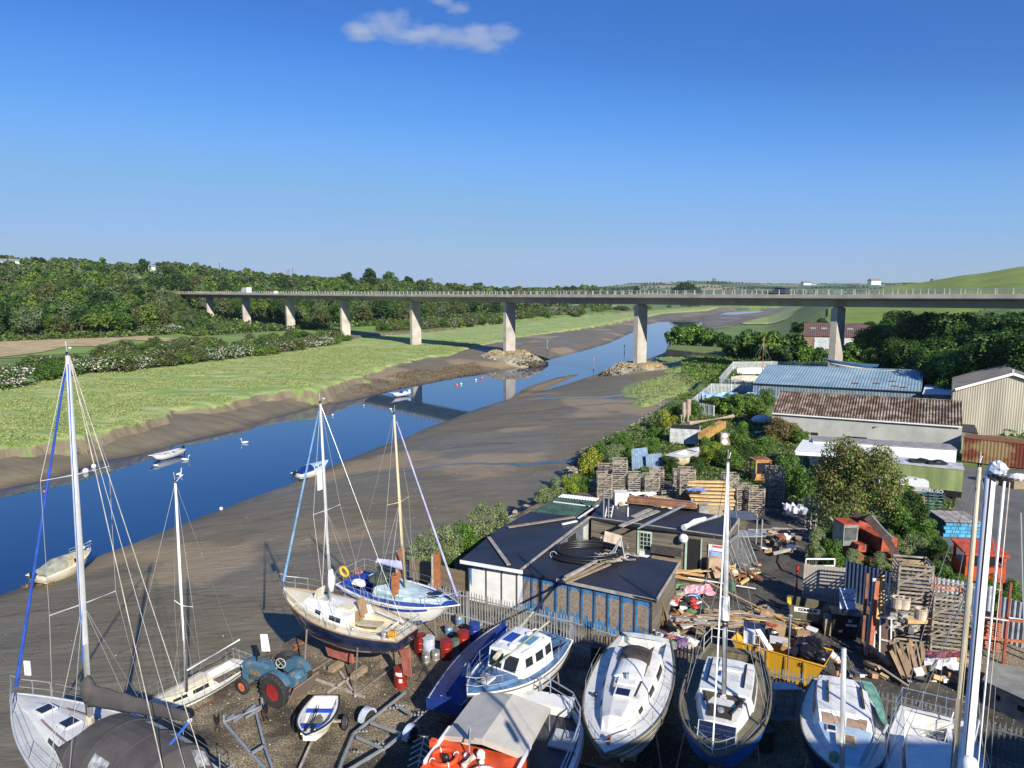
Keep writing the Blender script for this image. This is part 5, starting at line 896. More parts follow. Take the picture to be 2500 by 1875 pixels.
    def mast(s, foot, top, r=.07, m=ALU, spr=(.5,), sl=.75, stays=True, tip=.65, fore=.98, back=.02, shr=.45, furl=None, wind=True, name='mast', topY=0):
        f = s.loc(foot) if len(foot) == 3 else None; 
        fw = mw(s.r) @ f; t = s.loc(AY(*top, fw.y+topY)); k = MB(); k.path([f, f.lerp(t, .5), t], [r, r, r*tip], 9); o = k.build(name, m, s.r, smooth=True); s.mt, s.mf = t, f
        for a in spr:
            c = f.lerp(t, a); g = MB(); g.tube(c, c+V((-.08, sl, .06)), .028, .02, 6); g.tube(c, c+V((-.08, -sl, .06)), .028, .02, 6); g.build('spreader', m, o)
        if wind:
            g = MB(); g.tube(t, t+V((-.25,.05,.22)), .012, n=4); g.ball(t+V((-.25,.05,.25)), .06, 6, 4, (1.6,.5,.6)); g.tube(t, t+V((.05,0,.45)), .008, n=4); g.build('masthead_gear', WHT, o)
            g = MB(); g.tube(t+V((0,0,-.02)), t+V((0,0,.12)), .05, n=8); g.build('masthead_light', BLKP, o)
        if stays:
            g = MB(); R_ = .009; g.tube(t, s.pt(back, 0, .05), R_, n=4)
            if furl is None: g.tube(t, s.pt(fore, 0, .05), R_, n=4)
            for sg in (-1, 1):
                prev = t
                for a in sorted(spr, reverse=True): c = f.lerp(t, a)+V((-.08, sg*sl, .06)); g.tube(prev, c, R_, n=4); prev = c
                g.tube(prev, s.pt(shr, sg*.93), R_, n=4)
                c = f.lerp(t, spr[0] if spr else .6)
                for d_ in (.06, -.06): g.tube(c, s.pt(shr+d_, sg*.9), R_, n=4)
            g.build('stays', WIRE, s.r)
            if furl is not None:
                g = MB(); e = s.pt(fore, 0, .35); n_ = 24; g.path([t.lerp(e, .04+.96*i/n_) for i in range(n_+1)], [.03+.03*i/n_+.006*(i%2) for i in range(n_+1)], 7); g.build('furled_sail', furl, s.r)
    def boom(s, end, zoff=.9, r=.05, cover=None, cr=.2, m=ALU, start=None, h=.4):
        a = start or s.mf+V((-.1,0,zoff)); e = s.loc(end); g = MB(); g.path([a, e], [r, r*.9], 8); o = g.build('boom', m, s.r)
        if cover is not None:
            g = MB(); n_ = 16; R_ = []
            for i in range(n_+1):
                t = i/n_; c = a.lerp(e, t*.98); hh = h*(1.25-.75*t)*(1+.05*sin(i*2.3)); ww = cr*(1-.45*t)*(1+.1*sin(i*3.1)); d_ = (e-a).normalized(); sx = V((-d_.y, d_.x, 0)); R_.append([c+sx*ww*k+V((0,0,z_*hh)) for k, z_ in ((-.5,-.1),(-.95,.15),(-.75,.6),(-.2,.98),(.2,.98),(.75,.6),(.95,.15),(.5,-.1))])
            g.loft(R_, close=True, cap0=True, cap1=True); g.build('sail_cover', cover, s.r, smooth=True)
    def props(s, m=None, fs=(.25,.65), zt=None):
        t = thing('boat_stand', 'set of steel props shoring up the '+s.nick, 'stand', s.r.location, s.r.rotation_euler.z); zb = s.zd-s.depth*.45
        for q in fs:
            for sg in (-1, 1):
                g = MB(); x = (q-.5)*s.L; y = sg*s.w(q)*.85; g.beam((x, y, zb), (x, sg*(s.w(q)+.1), 0), .05, .05); g.beam((x, sg*(s.w(q)+.1), .04), (x, 0, .04), .06, .05); g.build('prop', m or PROPM, t)
        g = MB(); g.box((.05*s.L, 0, .12), (.3, .9, .24)); g.box((-.12*s.L, 0, .12), (.3, .9, .24)); g.build('block', WOOD, t)
def solar(par, c, sx, sy, R, name='solar_panel'):
    q = MB(); q.box(c, (sx, sy, .03), R=R); o = q.build(name, GREYD, par); q = MB(); nx = max(2, int(sx/.14)); ny = max(2, int(sy/.14))
    for i in range(nx):
        for j in range(ny): q.box(V(c)+R @ V(((i+.5)/nx*sx*.94-sx*.47, (j+.5)/ny*sy*.94-sy*.47, .018)), (sx*.96/nx*.96, sy*.96/ny*.96, .008), R=R)
    q.build('cells', SOLAR, o); return o
I3 = Matrix.Identity(3)
# -- navy sailboat
b = Boat('sailing_boat', 'navy-hulled sailing boat with cream deck and red keel propped up on the gravel', 'sailboat', (688,1447), (997,1556), 2.95, 2.55, 2.85, depth=1.25, tw=.55, hullm=NAVY, bootm=GEL, bottom=AFRED, deckm=CREAM, ck=(.06,.36,.72,1), gun=TEAK, wl=.3)
b.nick = 'navy sailing boat'; b.props(); b.cabin(.36,.74,.66,.6,.42,.24, m=GEL, wins=((.12,.36),(.55,.68)), front=.3); q = MB(); q.box(b.pt(.88,0,.0)+V((0,0,.0)), (.01,.01,.01)); 
b.hatch(b.top(.75), .55, .5, m=GREYD); q = MB(); p_ = b.top(.9); q.beam(p_+V((0,-.3,.03)), p_+V((0,.3,.03)), .04, .04); q.slab([p_+V((-.1,-.32,.05)), p_+V((-.1,.32,.05)), p_+V((-.35,.32,.55)), p_+V((-.35,-.32,.55))], .04); q.build('open_hatch', CREAM, b.r)
q = MB(); p_ = b.top(.1); q.box(p_+V((.3,0,.05)), (.75,.7,.08)); q.build('sliding_hatch', CREAM, b.r); q = MB(); c_ = b.top(0); q.box(c_+V((-.03,0,-.25)), (.04,.6,.5)); q.build('washboard', TEAK, b.r)
q = MB(); q.box(b.top(.0)+V((-.1,-.1,.12)), (.06,.45,.75), R=Matrix.Rotation(.3, 3, 'Y')); q.build('leaning_door', TEAK, b.r); q = MB(); q.box(b.pt(.26,.1,.05), (1.1,.5,.05), rz=.3); q.build('foredeck_pad', TANK_, b.r)
for sg in (-1,1): q = MB(); q.loft([[b.pt(t, sg*.72, .012), b.pt(t, sg*.94, .012)] for t in (.4,.5,.6,.7,.78)]); q.build('side_deck_pad', TANK_, b.r)
q = MB(); q.loft([[b.pt(t, -.75, .012), b.pt(t, .75, .012)] for t in (.8,.86,.92)]); q.build('foredeck_pad', TANK_, b.r)
b.pulpit(); b.pushpit(); b.rails(); b.mast(b.pt(.56,0,.3)*0+mw(b.r)@b.top(.62), (782,985), .075, spr=(.47,), sl=.85, furl=mat('pale_blue_cover', (.2,.4,.62), rough=.8), topY=-.2)
q = MB(); f = b.mf; q.ball(f+V((-.1,0,1.0)), .3, 9, 7, (.6,.7,1.8), .2); q.build('furled_sail', WHT, b.r, smooth=True); q = MB(); q.box(f.lerp(b.mt,.63)+V((0,.28,0)), (.06,.28,.9)); q.build('radar_reflector', WHT, b.r)
q = MB(); q.tube(b.pt(.2,.2,-.35), b.pt(.08,-.1,.35), .05); q.tube(b.pt(.3,-.5,.2), b.pt(.05,-.4,.25), .035); q.build('tiller', WHT, b.r); q = MB(); q.box(b.pt(.06,.55,.12), (.3,.3,.28)); q.build('fuel_can', mat('amber_plastic', (.8,.4,.03), rough=.4), b.r)
q = MB(); q.lathe(b.pt(.1,.7,.02), [(.09,0),(.13,.08),(.1,.18),(.1,.22)], 10); q.lathe(b.pt(.3,.72,.02), [(.06,0),(.08,.1),(.06,.15)], 10); q.build('winch', STEEL, b.r)
# -- blue and white sailboat behind
b = Boat('sailing_boat', 'white sailing boat with royal blue deck stripes between the rusty piles', 'sailboat', (1122,1490), (856,1416), 2.55, 2.5, 2.8, depth=1.15, tw=.75, hullm=GEL, bootm=ROYAL, bottom=AFBLU, deckm=ROYAL, ck=(.05,.34,.75,1), stripe=(ROYAL,.5), gun=GEL, wl=.45)
b.nick = 'blue and white sailing boat'; b.props(); b.cabin(.34,.8,.7,.5,.4,.18, m=mat('aqua_white_deck', (.5,.62,.64), rough=.5), wins=((.08,.55),), front=.6, wmat=mat('tinted_screen', (.25,.38,.4), rough=.1))
for sg in (-1,1): q = MB(); q.loft([[b.pt(t, sg*.9, .014), b.pt(t, sg*1.0, .014)] for t in [i/16 for i in range(17)]]); q.build('white_deck_edge', GEL, b.r)
b.hatch(b.top(.95), .4, .4); solar(b.r, b.pt(.80,0,.3), .55, .7, I3); b.pulpit(.8); b.pushpit(.1,.7); b.rails()
LIL = mat('lilac_cover', (.38,.38,.58), rough=.8); b.mast(mw(b.r)@b.top(.45), (962,1012), .075, m=TANM, spr=(.5,), sl=.8, furl=LIL); b.boom(P(918,1371,4.3), .9, cover=LIL, cr=.14, h=.35)
q = MB(); q.torus(b.pt(.03,-.6,.6), .26, .07, 18, 8, (.6,.2,.5)); q.build('horseshoe_buoy', mat('yellow_foam', (.75,.45,.03)), b.r); q = MB(); q.path([b.pt(.34,-.8,.1), b.pt(.33,-.4,.7), b.pt(.33,.4,.7), b.pt(.34,.8,.1)], .3*.05, 6); q.ball(b.top(.0)+V((-.2,0,.1)), .7, 10, 6, (.9,1.1,.35), .1); q.build('sprayhood', mat('green_black_canvas', (.05,.07,.05)), b.r)
q = MB(); q.ball(b.pt(.2,.5,.1), .45, 9, 6, (1.5,.5,.4), .15); q.ball(b.pt(.12,-.2,.0), .35, 9, 6, (1.2,.9,.5), .2); q.build('white_bundle', WHT, b.r)
# -- large white yacht, lower left
bow = P(35,1716,2.4); mf = P(221,1792,2.85); d_ = (V((mf.x,mf.y,0))-V((bow.x,bow.y,0))).normalized(); st_ = bow+d_*10.6
b = Boat('yacht', 'large pale grey yacht with charcoal sprayhood and boom cover at the lower left', 'yacht', (bow.x,bow.y,0), (st_.x,st_.y,0), 2.5, 2.3, 3.4, depth=1.5, tw=.72, hullm=GEL, bootm=NAVY, bottom=AFRED, deckm=GREYD, ck=(.08,.36,.8,1), gun=ALU, wl=.3, full=2.0)
b.nick = 'large yacht'; b.props(); b.cabin(.36,.84,.66,.42,.42,.12, m=mat('light_grey_roof', (.56,.57,.56), rough=.6, var=.05), wins=((.1,.6),), front=.7); b.hatch(b.top(.92), .55, .55); b.hatch(b.top(.66), .6, .55)
for sg in (-1,1): q = MB(); q.path([b.top(t/10, sg*.85, .08) for t in range(1,9)], .025, 5); q.build('handrail', TEAK, b.r)
# sprayhood and cockpit tent
def tent(par, secs, m, name='sprayhood'):
    q = MB(); R_ = []
    for x, w, z0, h in secs: R_.append([V((x, w*cos(pi*j/12), z0+h*sin(pi*j/12)**.75)) for j in range(13)])
    q.loft(R_, cap0=True, cap1=True); o = q.build(name, m, par, smooth=False); return o, R_
x_ = lambda q: (q-.5)*b.L
z0 = b.z(.3); o, R_ = tent(b.r, [(x_(.55), 1.0, b.z(.55)+.35, .1), (x_(.47), 1.2, b.z(.4)+.2, .95), (x_(.36), 1.3, z0+.1, 1.25), (x_(.24), 1.35, z0, 1.35), (x_(.12), 1.3, z0, 1.3), (x_(.075), 1.2, z0, .5)], CHAR)
for (i, j0, j1) in ((2,1,4),(2,8,11),(3,1,4),(3,8,11),(4,8,11),(4,1,4)):
    g = MB(); A_, C_ = R_[i], R_[i+1]; 
    def pp(a, j): p = A_[j].lerp(C_[j], a); return p+V((0, p.y*.012, .012))
    g.loft([[pp(.18, j) for j in range(j0, j1)], [pp(.82, j) for j in range(j0, j1)]]); g.build('tent_window', CLEAR, o)
for i in (1,2,3,4): g = MB(); g.path([p+V((0,p.y*.006,.01)) for p in R_[i]], .018, 5); g.build('hoop', CHAR, o)
b.pulpit(.88); b.pushpit(); b.rails(); b.mast(mf, (165,868), .11, m=ALU, spr=(.36,.70), sl=1.05, furl=mat('blue_cover', (.03,.10,.5), rough=.7), topY=0, fore=.975)
b.boom(P(466,1759,4.3), 1.15, .07, cover=CHAR, cr=.2, h=.55, m=mat('boom_alloy', (.6,.6,.6)))
q = MB(); f = b.mf; q.ball(f+V((-.12,0,1.55)), .34, 9, 8, (.8,.7,1.6), .08); q.build('mast_boot', CHAR, b.r, smooth=True); q = MB(); q.ball(b.mf+V((-.0,0,.4)), .16, 8, 6, (1,1,2.3), .15); q.build('rope_bundle', ROPE, b.r)
q = MB(); random.seed(6); p_ = b.pt(.16,.55,.1)
for k in range(10): q.torus(b.pt(.13,.75,.12+.02*k)+V((random.uniform(-.12,.12), random.uniform(-.1,.1), 0)), random.uniform(.12,.2), .022, 14, 5, (random.uniform(-.5,.5), random.uniform(-.5,.5), 1))
q.build('blue_rope', BLROPE, b.r); q = MB(); e = b.loc(P(466,1759,4.3)); q.tube(e, b.pt(.2,.3,.3), .02, n=5); q.tube(e+V((.06,0,0)), b.pt(.2,.3,.3)+V((.05,0,0)), .02, n=5); q.build('mainsheet', BLROPE, b.r)
q = MB(); q.tube(b.mf.lerp(b.mt,.98)+V((-.1,.06,0)), b.mf+V((-.1,.1,2.6)), .014, n=5); q.build('halyard', BLROPE, b.r)
q = MB(); q.tube(b.mt+V((-.1,0,0)), b.pt(.03,-.5,.1), .014, n=5); q.tube(b.mt+V((-.1,0,0)), b.pt(.03,.5,.1), .014, n=5); q.build('backstay', ROPE, b.r); q = MB(); q.box(b.pt(.93,-.5,1.0)+V((0,0,.15)), (.25,.03,.55), rz=.4); q.build('flag', WHT, b.r)
# -- small boat by the yard wall
a_ = P(592,1606,.3); dd_ = V((.5,.86,0)).normalized(); 
b = Boat('sailing_boat', 'small white sailing boat lying on the mud against the yard wall behind the blue tractor', 'sailboat', (a_.x-dd_.x*6.0, a_.y-dd_.y*6.0, 0), (a_.x, a_.y, 0), .15, .0, 1.85, depth=1.1, hullm=GEL, bottom=AFRED, deckm=GELW, keel=0, ck=(.05,.3,.6,1), gun=ALGAE)
b.nick = 'x'; b.cabin(.33,.75,.62,.5,.36,.2, m=CREAM, wins=((.1,.4),(.5,.75))); b.pushpit(.06,.5); b.rails(); b.mast(P(455,1688,.7), (428,1178), .065, m=mat('white_mast', (.75,.75,.72), rough=.4, var=.05), spr=(.42,), sl=.6, fore=.99); b.boom(P(586,1561,2.6), .9, .05)
# -- tarp covered boat
b = Boat('covered_boat', 'long narrow boat under a blue tarpaulin with a grey patch', 'boat', (1233,1531), (1085,1720), 1.45, 1.15, 1.9, depth=.75, tw=.75, hullm=GEL, bottom=GEL, deckm=GEL, keel=0); b.nick = 'y'
TARP = mat('blue_tarpaulin', (.012,.035,.19), rough=.45, scale=1.5, var=.2, bump=.2); q = MB(); R_ = []
for i in range(15):
    t = i/14; w_ = b.w(t)*1.06+.03; z_ = b.z(t); hh = .45*sin(pi*min(.97, t*.8+.15)); R_.append([V(((t-.5)*b.L*1.02, y*w_, z_+zz)) for y, zz in ((-1,-.42),(-1.02,.0),(-.5,.55*hh+.03*sin(i*2)),(0,hh+.05),(.5,.55*hh),(1.02,.0),(1,-.42))])
q.loft(R_, cap0=True, cap1=True); q.build('tarpaulin', TARP, b.r); q = MB(); q.add([b.pt(.2,0,.35)+V((0,0,.0)), b.pt(.30,-.62,.26), b.pt(.36,.1,.50)], [(0,1,2)]); q.build('patch', mat('grey_patch', (.35,.35,.37)), b.r); q = MB(); q.box(b.pt(.02,.05,.05)+V((-.08,0,0)), (.012,.3,.24), R=Matrix.Rotation(-.2,3,'Y')); q.build('label', mat('label_grey', (.6,.62,.55)), b.r)
q = MB(); q.box((0,0,.35), (b.L*.7,.1,.1)); q.beam((-.4,-.7,.35),(-.4,.7,.35),.08,.08); q.build('trailer_frame', STEEL, b.r)
for sg in (-1,1): q = MB(); q.tube((-.4,sg*.75,.3), (-.4,sg*.92,.3), .3, n=14); q.build('wheel', TYRE, b.r)
# -- motor sailer with lowered mast
DBL = mat('worn_blue_deck', (.10,.2,.36), rough=.6, scale=2, det=8, var=.25)
b = Boat('motor_sailer', 'white motor-sailer with blue decks, wheelhouse and its mast lowered over the stern', 'boat', (1142,1712), (1352,1556), 2.55, 2.35, 2.7, depth=1.3, tw=.7, hullm=GEL, bottom=GELW, deckm=DBL, ck=(.04,.26,.8,0), gun=GEL, wl=.2); b.nick = 'motor-sailer'; b.props()
b.cabin(.62,.86,.72,.62,.16,.1, m=DBL, front=.3, crown=.03, wins=()); b.cabin(.28,.60,.78,.72,.92,.85, m=GEL, wins=((.05,.27),(.36,.62),(.72,.94)), front=.35, wh=(.45,.85), inset=.86, frontwin=True, name='wheelhouse'); b.hatch(b.pt(.82,0,.16), .6, .55, m=CLEAR); b.hatch(b.top(.45, .35), .95, .7, m=mat('sky_hatch', (.12,.28,.4), rough=.1)); b.hatch(b.top(.5, -.45), .95, .55, m=ROYAL)
for t_, f_ in ((.2,.1),(.85,.05)): p_ = b.top(t_, f_); q = MB(); q.lathe(p_, [(.16,0),(.14,.1),(.05,.13)], 14); q.build('mushroom_vent', GEL, b.r)
for sg in (-1,1): q = MB(); q.path([b.top(t/10, sg*.8, .06) for t in range(1,10)], .02, 5); q.build('handrail', GREYD, b.r)
b.rub(BLKP, -.35, .02); b.rub(ALGAE, -.05, .03); b.pulpit(.82, .65); b.pushpit(.1, .7); b.rails(h=.6)
q = MB(); MOSS = mat('mossy_spar', (.42,.42,.30), rough=.7, scale=2, det=8); a_ = b.pt(.72,.0,.8); e_ = b.loc(AY(1358,1428,P(1358,1560,0).y+2.5)); q.tube(a_, e_, .1, .08, 10); q.build('lowered_mast', MOSS, b.r, smooth=True); q = MB(); q.tube(a_+V((0,.25,-.1)), b.pt(.18,.35,1.2), .045, n=7); q.build('boom', MOSS, b.r); q = MB()
for k in range(6): q.path([a_+V((random.uniform(-.2,.2), random.uniform(-.2,.2), -.1)), b.pt(.7+.05*k,random.uniform(-.4,.4),.25), b.pt(.75,random.uniform(-.5,.5),.2)], .014, 4)
q.build('rigging_tangle', BLKP, b.r); q = MB(); random.seed(5)
for k in range(14): q.path([b.pt(random.uniform(.06,.24), random.uniform(-.5,.5), random.uniform(-.3,.1)), b.pt(random.uniform(.06,.24), random.uniform(-.5,.5), .25)], .02, 4)
q.build('cockpit_clutter', BLKP, b.r); q = MB(); q.tube(b.pt(.2,-.9,0.0)-V((0,.2,2.2)), b.pt(.2,-.9,.5)-V((0,.2,0)), .045, n=7); q.build('leaning_pole', WHT, b.r)
# -- orange and blue workboat with canopy
ax = V((.345,.94,0)).normalized(); c_ = V((.35,22.4,0)); ORG = mat('orange_paint', (.72,.085,.02), rough=.5, scale=2, det=7, var=.2); CANV = mat('beige_canopy', (.47,.44,.38), rough=.8, scale=1.2, var=.07, bump=.1)
b = Boat('workboat', 'bright blue workboat with orange wheelhouse roof and beige ridged canopy', 'workboat', tuple(c_+ax*3.2+V((-.05,0,0))), tuple(c_-ax*4.6), 1.85, 1.8, 3.9, depth=1.1, tw=.95, sheer=.12, hullm=BLUEH, bottom=BLUEH, deckm=mat('dark_deck_boards', (.05,.052,.058), rough=.6, scale=3, det=8), keel=0, ck=None, gun=WHT, full=5, camber=.0)
b.nick = 'w'; 
for sg in (-1,1): q = MB(); q.loft([[b.pt(i/24, sg*1.01, -.12), b.pt(i/24, sg*1.01, .25), b.pt(i/24, sg*.93, .25), b.pt(i/24, sg*.93, 0)] for i in range(25)]); q.build('bulwark', GEL, b.r)
q = MB(); q.box(b.pt(.93,0,.18), (.8,2.2,.35)); q.build('bow_locker', GEL, b.r); q = MB(); q.box(b.pt(.72,-.65,.05), (1.0,.9,.08)); q.build('hatch_cover', GREYD, b.r)
cn_ = [P(1083,1796,2.75), P(1177,1803,3.1), P(1279,1845,2.75), P(1342,1728,2.75), P(1252,1694,3.1), P(1165,1688,2.75)]; L_ = [b.loc(p) for p in cn_]
q = MB(); q.slab([L_[0], L_[1], L_[4], L_[5]], .03); q.slab([L_[1], L_[2], L_[3], L_[4]], .03); q.add([L_[0]-V((0,0,.18)), L_[1]-V((0,0,.22)), L_[1], L_[0]], [(0,1,2,3)]); q.add([L_[1]-V((0,0,.22)), L_[2]-V((0,0,.18)), L_[2], L_[1]], [(0,1,2,3)]); q.add([L_[2]-V((0,0,.18)), L_[3]-V((0,0,.18)), L_[3], L_[2]], [(0,1,2,3)]); q.build('canopy', CANV, b.r)
for i in (0,2,3,5): q = MB(); q.tube(L_[i]-V((0,0,.05)), V((L_[i].x, L_[i].y, 1.8)), .025, n=6); q.build('canopy_post', STEEL, b.r)
cc = (L_[0]+L_[2])/2; cabz = 2.45; x1c = min(L_[0].x, L_[2].x)+.05; q = MB(); q.box((x1c-1.3, 0+cc.y, 2.2), (2.6, 3.0, .85)); q.build('wheelhouse', ORG, b.r); q = MB(); q.box((x1c-.4, cc.y-1.45, 2.7), (1.9,.07,.14)); q.build('side_coaming', WHT, b.r); q = MB(); q.box((x1c-.4, cc.y+1.45, 2.7), (1.9,.07,.14)); q.build('side_coaming', WHT, b.r)
def ring_buoy(p, R_, m, txt=None, name='lifebuoy', lab=None):
    t = thing(name, lab, 'lifebuoy', mw(b.r)@V(p)); q = MB(); q.torus((0,0,0), R_, .075, 28, 10, (.0,.0,1)); q.build('ring', m, t, smooth=True); q = MB()
    for k in range(4): a_ = k*pi/2+.4; q.torus((cos(a_)*R_, sin(a_)*R_, 0), .08, .018, 12, 5, (-sin(a_), cos(a_), 0)); 
    q.build('bands', WHT if m is ORG else ORG, t)
    if txt:
        for i, ch in enumerate(txt):
            a_ = pi*.78-i*.2; text(t, ch, (cos(a_)*R_, sin(a_)*R_, .078), .1, BLKP, Matrix.Rotation(a_-pi/2, 3, 'Z'), name='letter')
ring_buoy((x1c-1.35, cc.y-.55, 2.72), .4, mat('pinkish_white', (.72,.6,.56), var=.05), 'NEWQUAY', lab='faded white lifebuoy on the orange roof at the bottom edge'); ring_buoy((x1c-.95, cc.y+.95, 2.72), .4, ORG, lab='orange lifebuoy on the orange roof beside the electronics')
q = MB(); q.tube((x1c-.7,cc.y+.2,2.62), (x1c-.35,cc.y+.3,3.5), .03, n=6); q.box((x1c-.33,cc.y+.3,3.35), (.04,.2,.5)); q.build('antenna_mast', mat('grey_spar', (.25,.27,.3)), b.r)
for k, (dx, dy, r_, m_) in enumerate(((-.45,-.1,.14,WHT),(-.6,.35,.08,WHT),(-.75,-.25,.09,WHT),(-.95,.9,.12,BLKP),(-1.1,.2,.1,mat('brass', (.5,.35,.15))))): q = MB(); q.lathe((x1c+dx, cc.y+dy, 2.63), [(r_,0),(r_,r_*1.2),(r_*.6,r_*1.7)], 12); q.build('lamp', m_, b.r)
q = MB(); q.tube((x1c-1.2,cc.y+.2,2.75), (x1c-.85,cc.y-.05,2.95), .1, n=10); q.build('horn', mat('ivory', (.62,.55,.42)), b.r); q = MB(); q.box((x1c-.5, cc.y+1.55, 2.75), (.2,.2,.3)); q.build('side_lamp', ORG, b.r)
for sg in (-1,):
    q = MB(); pts = [b.pt(i/10, sg*.95, .95) for i in range(0, 10)]+[b.pt(.97, -.3, .95), b.pt(.97, .6, .95)]; q.path(pts, .028, 6); q.path([p-V((0,0,.3)) for p in pts], .02, 5)
    for i in (0,2,4,6,8,9,10,11): q.tube(pts[i], pts[i]-V((0,0,.8)), .022, n=5)
    q.build('rail', mat('rail_blue_grey', (.4,.46,.55), rough=.4, metal=.3), b.r)
# -- white mastless sailboat
BRN = mat('dark_canvas', (.06,.05,.04), rough=.8, var=.3)
b = Boat('sailing_boat', 'white mastless sailing boat with dark canvas over the companionway', 'sailboat', (1476,1856), (1577,1556), 2.6, 2.4, 3.15, depth=1.5, tw=.66, sheer=.2, hullm=GEL, bottom=GELW, deckm=GELW, ck=(.05,.24,.95,1), gun=ALGAE, wl=.2, full=2.6); b.nick = 'mastless white sailing boat'; b.props()
b.cabin(.26,.80,.74,.5,.48,.26, m=GELW, wins=((.1,.3),(.42,.56),(.74,.82)), front=.55, crown=.1); b.rub(ALGAE, -.12, .035); b.rub(BRN, -.3, .02)
q = MB(); R_ = []
for x_v, h_ in ((.27,.28),(.33,.34),(.38,.28)): R_.append([V(((x_v-.5)*b.L, .62*cos(pi*j/10), b.z(x_v)+.5+h_*sin(pi*j/10))) for j in range(11)])
q.loft(R_, cap0=True, cap1=True); q.build('companion_hood', BRN, b.r); q = MB(); R_ = []
for x_v, h_ in ((.38,.2),(.45,.22),(.52,.16)): R_.append([V(((x_v-.5)*b.L, .55*cos(pi*j/10), b.z(x_v)+.5+h_*sin(pi*j/10))) for j in range(11)])
q.loft(R_, cap0=True, cap1=True); q.build('hatch_garage', GEL, b.r); q = MB(); q.box(b.top(.58,0,.02), (.7,.65,.1)); q.build('mast_step', GEL, b.r); q = MB(); q.box(b.top(.56,0,.12), (.12,.1,.35)); q.build('tabernacle', STEEL, b.r); b.hatch(b.top(.72,0,.03), .55, .6, m=SOLAR)
for sg in (-1,1): q = MB(); q.path([b.top(t/10, sg*.62, .06) for t in range(1,8)], .03, 5); q.build('grab_rail', BRN, b.r)
q = MB(); q.add([b.pt(.2,.95,.02)]*1+[b.pt(.08,.9,-.5)]+[b.pt(.2,.6,-.5)], [(0,1,2)]); q.box(b.pt(.15,-.55,-.3), (.02,.5,.6)); q.build('lazarette_door', BLKP, b.r)
b.pulpit(.87,.4); b.rails((.3,.45,.6,.75,.9), .55); q = MB(); q.box(b.pt(.93,0,.1), (.25,.1,.2)); q.build('bow_cleat', RUST, b.r); q = MB(); q.lathe(b.pt(.62,-.7,.05), [(.07,0),(.1,.1),(.06,.15)], 10); q.build('winch', BLKP, b.r)
# -- blue double-ender with weathered white cabin
b = Boat('sailing_boat', 'blue-hulled sailing boat with weathered white cabin, front solar panel and tall grey mast', 'sailboat', (1738,1868), (1794,1590), 2.7, 2.45, 3.1, depth=1.5, tw=.62, sheer=.25, hullm=BLUEH, bootm=GEL, bottom=AFRED, deckm=ALGAE, ck=(.05,.26,.85,0), gun=ALGAE, wl=.2, full=2.8); b.nick = 'blue-hulled sailing boat'; b.props()
b.cabin(.58,.80,.64,.5,.42,.36, m=GELW, wins=(), front=.25, name='forward_cabin', crown=.04); fr = b.pt(.80,0,0); solar(b.r, V(((.835-.5)*b.L+.02, 0, b.z(.83)+.24)), .5, 1.25, Matrix.Rotation(.95, 3, 'Y')); p_ = b.top(.5); q = MB(); q.box(p_+V((.25,0,.03)), (.75,.8,.06)); q.build('foredeck_hatch', mat('peaty_brown', (.05,.035,.025)), b.r)
for sg in (-1,1): q = MB(); q.box(b.top(.15,sg*.5,.0), (.7,.55,.04)); q.build('peat_patch', mat('wet_moss', (.09,.07,.03), rough=.6), b.r); q = MB(); q.beam(b.top(.1,sg*.85,.1), b.top(.75,sg*.6,.1), .06, .08); q.build('wooden_rail', BLKP, b.r)
q = MB(); q.lathe(b.top(.5)+V((.25,0,.07)), [(.13,0),(.12,.08),(.04,.1)], 14); q.build('vent', STEEL, b.r)
b.cabin(.27,.56,.7,.68,.62,.52, m=GELW, wins=((.1,.9),), front=.18, frontwin=True, name='deckhouse', crown=.05, wmat=mat('dull_glass', (.10,.11,.11), rough=.2)); 
for f_ in (-.75,.7): q = MB(); q.beam(b.top(.15,f_,.07), b.top(.8,f_,.07), .06, .06); q.build('handrail', BLKP, b.r)
q = MB(); q.box(b.top(.2,.1,.02), (.75,.9,.08)); q.build('sliding_hatch', GEL, b.r); q = MB(); q.box(b.top(.5,-.3,.03), (.3,.08,.05)); q.build('fitting', ROYAL, b.r)
b.mast(mw(b.r)@b.pt(.575,0,.5), (1777,1128), .085, m=mat('dull_mast', (.45,.46,.46), rough=.5), spr=(), sl=.9, wind=True, fore=1.0); q = MB(); q.tube(b.mf.lerp(b.mt,.33), b.mf.lerp(b.mt,.43), .14, n=10); q.build('rolled_cloth', WHT, b.r); q = MB(); q.tube(b.mf.lerp(b.mt,.30), b.mf.lerp(b.mt,.325), .1, n=8); q.build('lashing', BLKP, b.r); q = MB(); q.tube(b.mt, b.pt(1,0,.2), .03, n=6); q.build('forestay_tube', WHT, b.r)
b.rub(ALGAE, .08, .05); b.pulpit(.9,.5); b.pushpit(.1,.75,GEL); q = MB(); q.box(b.pt(.03,.55,.75), (.3,.45,.5)); q.build('outboard_bracket', WHT, b.r); b.rails((.1,.35,.6,.88), .1)
